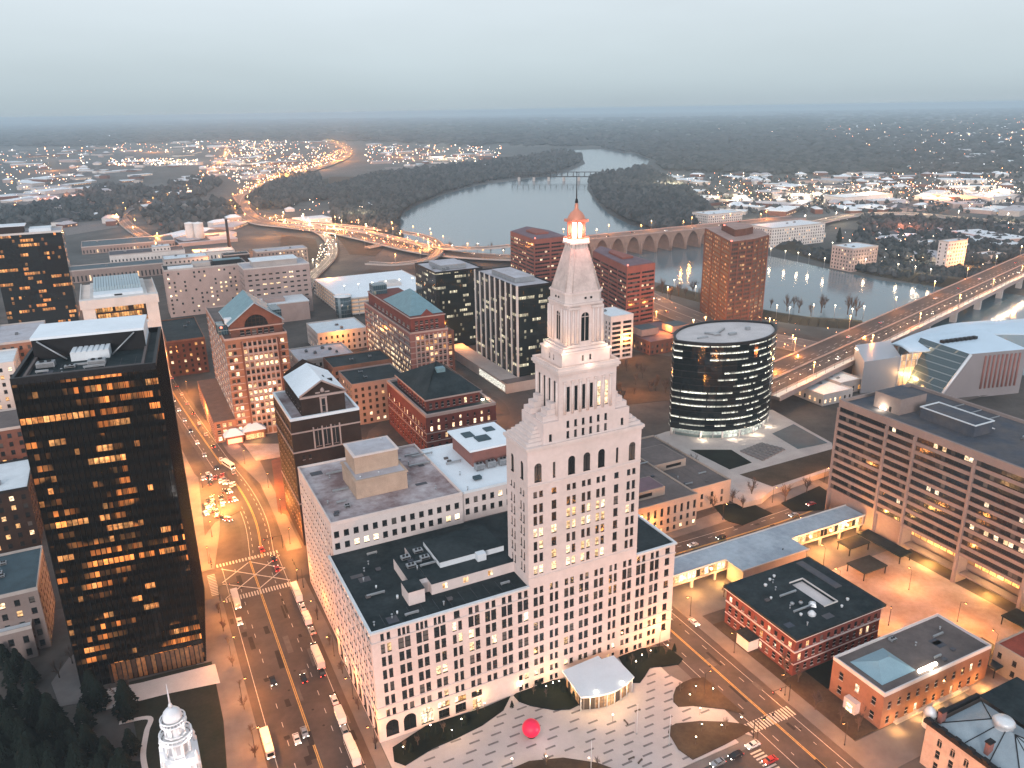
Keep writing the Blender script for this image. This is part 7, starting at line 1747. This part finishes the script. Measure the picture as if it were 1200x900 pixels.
for i, p in enumerate(((348,698), (360,728), (373,775), (399,842), (413,884))): vehicle('van' if i in (1, 3) else 'bus', 'bus_white', at(*p), A, ('white bus at the right kerb, farthest up the avenue', 'white van parked behind the farthest kerbside bus', 'white bus at the right kerb halfway along the stone building', 'white van at the right kerb near the building corner', 'white bus at the right kerb, nearest the bottom edge')[i])
for i, p in enumerate(((355,713), (366,741), (369,760), (392,822), (404,858), (377,790))): vehicle('car', ('car_white', 'car_silver', 'car_black')[i % 3], at(*p), A, 'parked car in the kerb row beside the pink stone building', 'cars parked beside the stone building')
vehicle('car', 'car_white', at(813, 731), 0, 'white car driving on the side street beside the stone building')
vehicle('car', 'car_white', at(882, 875), -A/2, 'white car parked at the plaza edge, nearest the corner')
vehicle('car', 'car_black', at(862, 887), -A/2, 'black car parked between two pale cars at the plaza edge')
vehicle('car', 'car_silver', at(841, 896), -A/2, 'silver car parked at the plaza edge, leftmost of three')
vehicle('car', 'car_red', at(902, 893), -A/2, 'red car waiting at the bottom edge of the plaza street')
vehicle('car', 'car_red', at(950, 592), -A/2, 'red car on the street behind the covered walkway')
for i, p in enumerate(((812,640), (845,631), (930,605))): vehicle('car', ('car_white', 'car_black', 'car_silver')[i], at(*p), -A/2, ('white car left on the street behind the covered walkway', 'black car on the street behind the covered walkway', 'silver car at the far end of the street behind the walkway')[i])
vehicle('bus', 'bus_white', at(268, 547), .3, 'red and white lit bus beside the crowded parking lot')
for i in range(40):
    gx, gy = at(236+r.uniform(0, 42), 556+r.uniform(0, 58)); vehicle('car', ('car_white', 'car_silver', 'car_black', 'car_red')[i % 4], (gx, gy), r.choice((0, A, .2, A-.2)), 'car in the crowded orange lit parking lot by the crossing', 'cars in the crowded lot', .24)
for i in range(26):
    y = 400+i*10.5; u = (i % 2)*2-1; x = 32-(y-400)*.072+u*3.4 if y > 430 else 34+u*3.4-(y-400)*.06
    vehicle('car', ('car_white', 'car_silver', 'car_black')[i % 3], (x, y), 0 if u < 0 else A, 'car in the far queue on the avenue beyond the crossing', 'cars far up the avenue')
for P_, wd, kind, step in HWY[:1]+HWY[6:8]+HWY[-3:-1]:
    n = 0
    for i in range(2, len(P_)-2, 3):
        u = (P_[i+1]-P_[i]).normalized(); nn = Vector((-u.y, u.x, 0)); s = 1 if r.random() < .5 else -1; q = P_[i]+nn*s*wd*.25
        if math.hypot(q.x, q.y) < 1500 and q.y > 60 and n < 12: vehicle('car', r.choice(('car_white', 'car_silver', 'car_black')), (q.x, q.y), math.atan2(u.y, u.x)+(A/2 if s > 0 else -A/2), 'car travelling on a highway or bridge', 'cars on the highways and bridges', q.z+.1); n += 1
for x, y in ((32, 372), (26, 365), (28, 388)): lamp_at('lot_flood', x-4, y, 9, (1, .48, .12), 26000, .8).name = 'lot_light'

for i, (x, y) in enumerate(((118, 158), (124, 150), (98, 152))):
    t = thing('flagpole', 'thin pale pole standing on the plaza paving', 'flagpole', (x, y, PZ), group='plaza poles'); mb = MB(); mb.cyl(0, 0, 0, .3, .35, .3, 10); mb.build('base', ['metal_grey'], t); mb = MB(); mb.tube((0, 0, .3), (0, 0, 11), .12, .07, 8); mb.build('pole', ['metal_white'], t)
def signal(x, y, rz):
    t = thing('traffic_signal', 'dark traffic signal mast at a street crossing', 'traffic signal', (x, y, .15), rz, 'traffic signal masts'); mb = MB(); mb.tube((0, 0, 0), (0, 0, 6.5), .16, .12, 7); mb.tube((0, 0, 6.3), (0, -8, 6.6), .1, .07, 6); mb.build('mast', ['metal_dark'], t)
    for k in (4, 7.2): mb = MB(); mb.box(-.2, -k-.2, 5.5, .2, -k+.2, 6.5, 0); mb.cyl(0, -k-.22, 6.1, 6.3, .1, n=6, mi=1); mb.build('signal_head', ['metal_dark', 'red_glow'], t)
for q in ((14.5, 291, A/2), (44.5, 320, -A/2), (14.5, 318, 0), (44.6, 291, A), (148, 140.5, A/2), (169.2, 147.5, -A/2), (148, 118, 0)): signal(*q)
rb = random.Random(19)
for i in range(7):
    t = thing('plaza_bench', 'low dark bench on the pale plaza paving', 'bench', (rb.uniform(75, 138), rb.uniform(146, 168), PZ), rb.choice((0, .4, 1.57)), 'plaza benches'); mb = MB(); mb.box(-1.1, -.25, .42, 1.1, .25, .5); mb.build('seat', ['bark'], t); mb = MB(); mb.box(-.9, -.2, 0, -.8, .2, .42); mb.box(.8, -.2, 0, .9, .2, .42); mb.split('leg', ['metal_dark'], t)
# ------------------------------------------------------------------ trees
def tree_mesh(seed, H=9., spread=.55, depth=4, twigs=3):
    rr = random.Random(seed); tk = MB(); cr_ = MB()
    def rec(p, d, l, rad, lv):
        q = p+d*l
        (tk if lv < 2 else cr_).tube(p, q, rad, rad*.65, 5 if lv < 2 else 3)
        if lv >= depth: return
        for k in range(rr.choice((2, 3, 3)) if lv else 7):
            a = rr.uniform(0, 6.28); t = rr.uniform(.35, .75)*spread*1.6
            side = d.cross(Vector((math.cos(a), math.sin(a), .1))); 
            if side.length < .05: continue
            side.normalize(); nd = (d+side*t+Vector((0, 0, .18))).normalized(); s = rr.uniform(.45, 1.) if lv < 2 else rr.uniform(.1, 1)
            rec(p+d*l*(s if lv else rr.uniform(.5, 1)), nd, l*rr.uniform(.55, .95), rad*.62, lv+1)
    rec(Vector((0, 0, 0)), Vector((rr.uniform(-.06, .06), rr.uniform(-.06, .06), 1)).normalized(), H*.32, H*.03, 0)
    return tk, cr_
TREES = []
for s in range(4):
    t = thing('bare_tree', '', 'tree'); a, b = tree_mesh(s+3); a.build('trunk', ['bark'], t); b.build('crown', ['twig'], t); scan_kids(t); TREES.append(t)
used = set()
def plant(x, y, z, sc, label, group):
    i = r.randrange(4)
    if i not in used: used.add(i); o = TREES[i]
    else: o = copy_tree(TREES[i])
    o.location = (x, y, z); o.rotation_euler = (0, 0, r.uniform(0, 6.28)); o.scale = (sc, sc, sc*r.uniform(.9, 1.15)); o['label'] = label; o['group'] = group; return o
for i in range(9): plant(13.4+r.uniform(-.5, .5), 190+i*11.5+r.uniform(-2, 2), K, r.uniform(.45, .7), 'small bare tree on the pavement in front of the black tower', 'small trees in front of the black tower')
for i in range(7): plant(45.8, 150+i*19+r.uniform(-2, 2), K, r.uniform(.5, .7), 'small bare tree between the avenue and the stone building', 'small trees beside the stone building')
for p in ((150,815),(138,822),(108,790),(70,795),(85,778)): x, y = at(*p); plant(x, y, .3, .9, 'bare tree in the forecourt at the foot of the black tower', 'forecourt trees')
for p, s in (((920,790),1.0),((868,722),.8),((955,832),1.0),((1005,858),.8),((1012,840),.6),((905,765),.9),((848,700),.7),((838,668),.9),((935,800),.8),((985,848),.7)): x, y = at(*p); plant(x, y, .25, s, 'bare tree in front of the brick office and brick hall', 'trees outside the brick buildings')
for p in ((858,590),(848,580),(870,598),(880,585),(812,552),(768,530),(780,534),(835,600),(920,590),(945,580)): x, y = at(*p); plant(x, y, 1, r.uniform(.8, 1.3), 'bare tree by the pale terrace behind the stone tower', 'trees by the terrace')
for p in ((490,875),(475,880),(520,860),(560,838),(640,818),(625,815),(760,772),(740,780),(780,768),(700,898),(640,898),(835,812),(850,856),(797,812)): x, y = at(*p); plant(x, y, .6, r.uniform(.35, .55), 'slender bare tree in a plaza planting bed', 'trees in the plaza beds')
for p in ((785,352),(795,348),(803,350),(812,345),(922,366),(930,362),(936,368),(962,368),(966,362),(993,370),(998,366),(1003,372),(776,345),(820,352),(903,362),(950,372),(545,298),(560,297),(575,299),(590,300),(510,291),(528,295)): x, y = at(*p); plant(x, y, 1, r.uniform(1.3, 2.1), 'tall bare tree on the near river bank', 'trees on the near river bank')
for i in range(24): plant(r.uniform(270, 345), r.uniform(400, 475), .2, r.uniform(.8, 1.3), 'bare tree in the brown lot behind the white apartment block', 'trees in the brown lot')
def evergreen(mats_):
    t = thing('evergreen_tree', '', 'tree'); mb = MB(); mb.cyl(0, 0, 0, 2, .2, .15, 6); mb.build('trunk', ['bark'], t); mb = MB(); rr = random.Random(2)
    for k in range(520):
        z = rr.uniform(.8, 7); a = rr.uniform(0, 6.28); q = (7.3-z)*.27*rr.uniform(.5, 1.1); x, y = q*math.cos(a), q*math.sin(a); s = rr.uniform(.25, .5)
        mb.poly([(x, y, z+s*.6), (x+s*math.cos(a+1.9), y+s*math.sin(a+1.9), z-s*.3), (x+s*math.cos(a), y+s*math.sin(a), z-s*.7), (x+s*math.cos(a-1.9), y+s*math.sin(a-1.9), z-s*.3)])
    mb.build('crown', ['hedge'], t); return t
EV = evergreen(0); scan_kids(EV); first = True
for p in ((500,868),(512,860),(482,882),(545,850),(600,830),(610,822),(672,820),(660,812),(735,775),(768,766),(790,764),(960,282),(983,285),(983,280),(520,868),(550,843),(632,806)):
    x, y = at(*p); o = EV if first else copy_tree(EV); first = False; o.location = (x, y, .4); s = r.uniform(.3, .5) if p[1] > 400 else 2.2; o.scale = (s, s, s); o['label'] = 'dark evergreen shrub tree on the plaza or far bank'; o['group'] = 'evergreen trees'

for i in range(44):
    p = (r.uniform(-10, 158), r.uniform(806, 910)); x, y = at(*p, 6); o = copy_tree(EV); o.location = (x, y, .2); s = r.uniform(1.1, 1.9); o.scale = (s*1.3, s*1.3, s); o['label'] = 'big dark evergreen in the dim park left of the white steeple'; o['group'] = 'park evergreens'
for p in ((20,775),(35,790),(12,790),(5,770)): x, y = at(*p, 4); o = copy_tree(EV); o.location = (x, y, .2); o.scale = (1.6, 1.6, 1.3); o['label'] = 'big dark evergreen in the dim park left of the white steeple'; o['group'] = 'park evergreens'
# woods: one leafless crown clump after another, each with its own height and tone
def wood_mat(name, c1, c2):
    m, t, p = newmat(name); N = t.nodes; L = t.links; g = N.new('ShaderNodeNewGeometry'); mx = N.new('ShaderNodeMix'); mx.data_type = 'RGBA'
    mx.inputs[6].default_value = (*c1, 1); mx.inputs[7].default_value = (*c2, 1); L.new(g.outputs['Random Per Island'], mx.inputs[0]); L.new(mx.outputs[2], p.inputs['Base Color']); p.inputs['Roughness'].default_value = 1; p.inputs['Specular IOR Level'].default_value = 0; MATS[name] = m
wood_mat('wood', (.018, .027, .031), (.066, .074, .078))
def clump(mb, x, y, R_, H_, rr):
    b = len(mb.v); n = 6; rings = ((.35, .15), (1., .45), (.85, .75), (.35, .95))
    for f, h in rings:
        for i in range(n):
            a = 6.283*i/n+rr.random()*.6; q = R_*f*rr.uniform(.6, 1.3); mb.v.append((x+q*math.cos(a), y+q*math.sin(a), H_*h*rr.uniform(.85, 1.15)))
    mb.v.append((x, y, H_*rr.uniform(.9, 1.15))); top = len(mb.v)-1
    for k in range(3):
        for i in range(n): j = (i+1) % n; mb.f.append((b+k*n+i, b+k*n+j, b+(k+1)*n+j, b+(k+1)*n+i)); mb.m.append(0); mb.sm.append(False)
    for i in range(n): mb.f.append((b+3*n+i, b+3*n+(i+1) % n, top)); mb.m.append(0); mb.sm.append(False)
def wood(pts, count, label, hmin=9, hmax=16, grow=0.):
    rr = random.Random(len(pts)*count); mb = MB(); xs = [p[0] for p in pts]; ys = [p[1] for p in pts]; n = tries = 0
    while n < count and tries < count*8:
        tries += 1; u, v = rr.uniform(min(xs), max(xs)), rr.uniform(min(ys), max(ys))
        if not inside(u, v, pts): continue
        x, y = at(u, v)
        if inside(x, y, RIVER): continue
        d = math.hypot(x, y); H_ = rr.uniform(hmin, hmax)*(1+d*.00004); clump(mb, x, y, H_*rr.uniform(.35, .6)*(1+grow*d/3000), H_, rr); n += 1
    o = mb.build('wood', ['wood'], kind='stuff', label=label, cat='wood')
wood([(318,236),(335,225),(390,222),(440,206),(520,196),(600,188),(662,176),(684,184),(680,192),(640,206),(575,212),(520,227),(485,240),(466,252),(420,238),(380,236)], 3600, 'bare grey woodland along the left bank of the wide river')
wood([(688,208),(720,200),(755,197),(790,215),(812,228),(835,250),(822,262),(792,272),(765,270),(735,258),(712,246),(696,230)], 2200, 'dark bare woodland on the point where the river bends')
wood([(560,139),(760,138),(940,136),(1010,170),(1060,200),(1000,206),(900,204),(780,200),(765,186),(700,172),(600,172)], 4600, 'blue grey forest band beyond the river bends', 10, 18, 1.2)
wood([(0,142),(330,140),(600,139),(640,160),(560,172),(430,166),(250,165),(100,172),(0,172)], 3600, 'hazy forest along the left horizon', 10, 20, 1.5)
wood([(70,238),(120,218),(180,222),(240,206),(262,215),(240,232),(190,240),(150,244),(140,258),(80,262),(0,268),(0,250)], 750, 'scrub woodland around the left hand curved highway')
wood([(290,236),(330,208),(372,205),(380,222),(340,245),(300,246)], 700, 'dark scrub inside the highway bend')
wood([(160,246),(240,235),(275,240),(285,255),(250,262),(200,278),(170,262)], 160, 'scrub between the two curved highways')
wood([(390,238),(470,252),(470,285),(430,268),(390,258)], 500, 'trees of the river park left of the water')
wood([(840,276),(900,286),(960,306),(1020,322),(1100,335),(1170,322),(1120,318),(1040,312),(960,296),(900,280)], 900, 'bare trees along the far river bank', 5, 9)
wood([(1010,255),(1200,262),(1200,305),(1150,312),(1040,306),(1000,285)], 1000, 'bare trees among the buildings on the far bank', 6, 11)
wood([(900,131),(1200,127),(1200,200),(1040,205),(1000,170)], 2800, 'trees among the scattered suburb lights', 8, 14, 1.0)
wood([(800,200),(1200,196),(1200,250),(820,252)], 800, 'trees among the town streets across the river', 6, 10)

# ------------------------------------------------------------------ far town: single roofs, and lights by the thousand
zones = [([(120,165),(330,160),(330,178),(250,215),(130,218),(60,205)], 60), ([(268,165),(392,165),(340,200),(285,215),(250,205)], 52), ([(425,170),(590,170),(580,196),(440,196)], 30),
         ([(745,205),(1200,205),(1200,252),(830,250),(760,225)], 150), ([(940,150),(1200,135),(1200,200),(1040,202)], 76), ([(0,165),(130,172),(100,240),(0,236)], 46), ([(1010,262),(1200,270),(1160,300),(1060,306)], 14)]
zones += [([(60,235),(250,205),(270,225),(150,262),(60,270)], 26), ([(180,262),(260,255),(300,262),(300,285),(200,285)], 12), ([(330,236),(450,240),(450,262),(350,262)], 8)]
nb = 0
for pts, n in zones:
    xs = [p[0] for p in pts]; ys = [p[1] for p in pts]; k = 0
    while k < n:
        u, v = r.uniform(min(xs), max(xs)), r.uniform(min(ys), max(ys))
        if not inside(u, v, pts): continue
        x, y = at(u, v)
        if inside(x, y, RIVER): continue
        d = math.hypot(x, y); big = r.random() < .48; W_ = r.uniform(14, 30)*(2.6 if big else 1)*(1+d/9000); D_ = r.uniform(10, 20)*(2 if big else 1)*(1+d/9000); H_ = r.uniform(4, 9)
        mb = MB(); mb.box(-W_/2, -D_/2, 0, W_/2, D_/2, H_, 0)
        if big: mb.box(-W_/2-.4, -D_/2-.4, H_, W_/2+.4, D_/2+.4, H_+.8, 1)
        else: hip(mb, -W_/2-.6, -D_/2-.6, W_/2+.6, D_/2+.6, H_+.02, H_+D_*.22, 0, .4, 1)
        if r.random() < .55:
            for q in range(int(W_/5)): mb.box(-W_/2+2+q*5, -D_/2-.12, 1.4, -W_/2+4.2+q*5, -D_/2-.02, 3.2, 2)
        o = mb.build('far_house' if not big else 'far_warehouse', [r.choice(('concrete', 'concrete_pink', 'brick_brown', 'concrete_light')), r.choice(('roof_white', 'snow', 'roof_slate', 'roof_grey')), 'win_warm'])
        o.location = (x, y, 0); o.rotation_euler = (0, 0, r.uniform(0, 3.1))
        tag(o, 'small distant house among the town lights' if not big else 'pale distant warehouse among the town lights', 'house' if not big else 'warehouse', 'distant houses' if not big else 'distant warehouses'); k += 1
def lights(zone_list, mname, name, label, size=.00055, smin=.6, smax=3.0, hz=(5, 10)):
    mb = MB(); rr = random.Random(len(label))
    for pts, n in zone_list:
        xs = [p[0] for p in pts]; ys = [p[1] for p in pts]; k = 0
        while k < n:
            u, v = rr.uniform(min(xs), max(xs)), rr.uniform(min(ys), max(ys))
            if not inside(u, v, pts): continue
            x, y = at(u, v); k += 1
            if inside(x, y, RIVER): continue
            d = math.hypot(x, y); s = min(smax, max(smin, d*size))*rr.uniform(.35, 1.25); z = rr.uniform(*hz); b = len(mb.v)
            mb.v += [(x+s, y, z), (x-s, y, z), (x, y+s, z), (x, y-s, z), (x, y, z+s), (x, y, z-s)]
            for f in ((0,2,4),(2,1,4),(1,3,4),(3,0,4),(2,0,5),(1,2,5),(3,1,5),(0,3,5)): mb.f.append(tuple(b+i for i in f)); mb.m.append(0); mb.sm.append(False)
    mb.build(name, [mname], kind='stuff', label=label, cat='lights')
emis('far_orange', (1, .36, .13), 9, .7); emis('far_white', (1, .74, .52), 8, .7); emis('far_cool', (.85, .92, 1), 4, .6)
ZA = [([(120,168),(330,163),(335,180),(130,180)], 200), ([(268,165),(400,168),(392,190),(330,210),(285,222),(255,205)], 520), ([(128,188),(232,188),(232,196),(128,196)], 200), ([(425,170),(590,172),(585,192),(430,194)], 260),
      ([(745,205),(1200,205),(1200,246),(830,246),(760,225)], 420), ([(850,222),(1190,214),(1190,234),(860,240)], 380), ([(0,160),(130,160),(60,245),(0,245)], 190), ([(940,150),(1200,130),(1200,200),(1040,202)], 420), ([(1030,117),(1180,115),(1180,119),(1030,121)], 40),
      ([(340,232),(455,240),(450,272),(350,268)], 60), ([(700,136),(1000,140),(980,165),(700,150)], 40), ([(640,137),(780,138),(780,141),(640,141)], 50), ([(960,262),(1190,268),(1180,316),(1000,318)], 110)]
def part_of(f): return [(p, int(n*f)) for p, n in ZA]
lights(part_of(.40), 'far_orange', 'town_lights', 'scattered orange lights of the distant town')
lights(part_of(.45), 'far_white', 'town_lights', 'scattered warm white lights of the distant town')
lights(part_of(.25), 'far_cool', 'town_lights', 'scattered cold white lights of the distant town', .0005)
lights([([(268,240),(292,222),(392,188),(410,180),(400,176),(330,203),(282,226)], 260), ([(296,250),(340,262),(420,272),(510,290),(500,302),(420,284),(330,270)], 170), ([(250,185),(266,178),(262,195),(230,222),(225,215)], 50), ([(700,296),(830,270),(832,263),(700,288)], 26), ([(760,360),(1010,400),(1000,440),(880,410)], 60)], 'far_orange', 'traffic_lights_glow', 'orange lamps and tail lights along the curving highways', .0006, .5, 1.6, (4, 9))
lights([([(272,236),(292,222),(392,190),(410,183),(330,207),(286,228)], 90), ([(180,232),(240,212),(246,205),(180,238)], 16), ([(376,288),(391,284),(390,302),(365,322),(372,305)], 60), ([(296,253),(340,262),(420,274),(480,288),(330,268)], 50)], 'far_white', 'traffic_lights_glow', 'white headlights along the curving highways', .0005, .5, 1.4, (3, 7))
for u, v, p, c in ((335,205,90000,OR), (300,190,120000,WH), (395,185,120000,OR), (200,185,160000,WH), (180,175,150000,OR), (60,195,90000,OR), (82,228,60000,(1,.3,.15)), (520,182,160000,WH), (470,180,120000,OR), (790,215,90000,WH), (860,228,90000,WH), (940,225,90000,WH), (1020,225,90000,WH), (1100,228,90000,OR), (1160,222,90000,WH), (1060,262,60000,(1,.25,.12)), (250,268,30000,OR), (225,290,26000,OR), (310,268,30000,OR), (320,245,30000,OR), (280,285,26000,OR), (1000,300,22000,WH), (1080,300,22000,WH), (1140,305,22000,OR), (900,248,40000,WH), (420,250,30000,WH), (905,432,9000,(1,.36,.08)), (880,450,6000,(1,.36,.08)), (1170,508,4000,(1,.25,.06)), (385,330,14000,OR), (250,318,12000,OR), (85,345,14000,OR), (540,395,9000,OR), (735,400,9000,OR), (745,440,8000,OR), (570,455,5000,OR), (530,480,3500,OR), (400,395,6000,OR), (460,460,4500,OR), (590,470,4500,OR), (425,490,4000,OR), (780,385,7000,OR), (275,480,4000,OR)):
    x, y = at(u, v, 14); d = math.hypot(x, y); lamp_at('area_lamp', x, y, 14+d*.004, c, p*(3.5 if d < 1500 else 6), 2.0)

def clutter(root, x0, y0, x1, y1, z, n, seed):
    rr = random.Random(seed)
    for i in range(n):
        x, y = rr.uniform(x0, x1-4), rr.uniform(y0, y1-3); k = rr.random(); mb = MB()
        if k < .3: L_ = rr.uniform(3, 9); mb.box(x, y, z+.3, x+L_, y+.55, z+.85); mb.box(x+.2, y+.1, z, x+.4, y+.45, z+.3); mb.box(x+L_-.4, y+.1, z, x+L_-.2, y+.45, z+.3); mb.build('duct', ['metal_grey'], root)
        elif k < .55: mb.box(x, y, z, x+1.5, y+1.1, z+.5); mb.box(x-.08, y-.08, z+.5, x+1.58, y+1.18, z+.6); mb.build('roof_hatch', ['roof_slate'], root)
        elif k < .8: mb.cyl(x, y, z, z+rr.uniform(.5, 1.3), .22, n=8); mb.cyl(x, y, z+1.3, z+1.45, .34, n=8); mb.build('vent_pipe', ['metal_grey'], root)
        else: mb.box(x, y, z, x+rr.uniform(2, 5), y+rr.uniform(1.5, 4), z+.03); mb.build('roof_patch', ['roof_slate'], root)
    if x1-x0 > 20:
        mb = MB(); t = x0+3
        while t < x1-1: mb.box(t, y0, z, t+.09, y1, z+.035); t += 4.2
        mb.build('membrane_seam', ['roof_slate'], root)
def root_of(word):
    return [o for o in COL.objects if o.parent is None and word in str(o.get('label', ''))][0]
o = root_of('lit lantern'); clutter(o, 2, 2, 50, 8, 39.05, 7, 1); clutter(o, 1.5, 17, 16, 46, 39.05, 9, 2); clutter(o, 17.5, 19, 28, 29, 42.75, 5, 3); clutter(o, 3, 50, 15, 94, 50.47, 8, 4); clutter(o, 35, 50, 48, 94, 50.47, 9, 5); clutter(o, 51, 50, 60, 88, 50.15, 5, 6)
o = root_of('big white screen'); clutter(o, 4, 4.5, 34, 16, 107.45, 8, 7)
o = root_of('huge grey concrete'); clutter(o, 27, 3, 44, 80, 55.25, 14, 8); clutter(o, 3, 4, 12, 80, 55.25, 9, 9)
o = root_of('pierced by a light well'); clutter(o, 1, 1, 20, 31, 15.52, 10, 10)
o = root_of('shallow blue hipped'); clutter(o, 27, 2, 47, 17, 12.45, 8, 11)
o = root_of('behind the right wing'); clutter(o, 2, 20, 38, 58, 15.45, 9, 12)
o = root_of('nearest the pale terrace'); clutter(o, 2, 2, 26, 22, 11.45, 6, 13)
# ------------------------------------------------------------------ evening haze
mb = MB(); mb.box(-30800, -30800, -1.2, 30800, 30800, 188); hz_ = mb.build('haze', ['roof_white'], kind='stuff'); hz_.data.materials.clear()
hm = bpy.data.materials.new('haze_air'); hm.use_nodes = True; hn = hm.node_tree; hn.nodes.clear(); ho = hn.nodes.new('ShaderNodeOutputMaterial'); hv = hn.nodes.new('ShaderNodeVolumePrincipled')
hv.inputs['Color'].default_value = (.54, .69, .79, 1); hv.inputs['Density'].default_value = 1.05e-4; hv.inputs['Anisotropy'].default_value = .0
hn.links.new(hv.outputs[0], ho.inputs['Volume']); hz_.data.materials.append(hm); hz_['label'] = 'thin blue evening haze over the whole town'; hz_['category'] = 'haze'
try: hm.cycles.homogeneous_volume = True
except Exception: pass
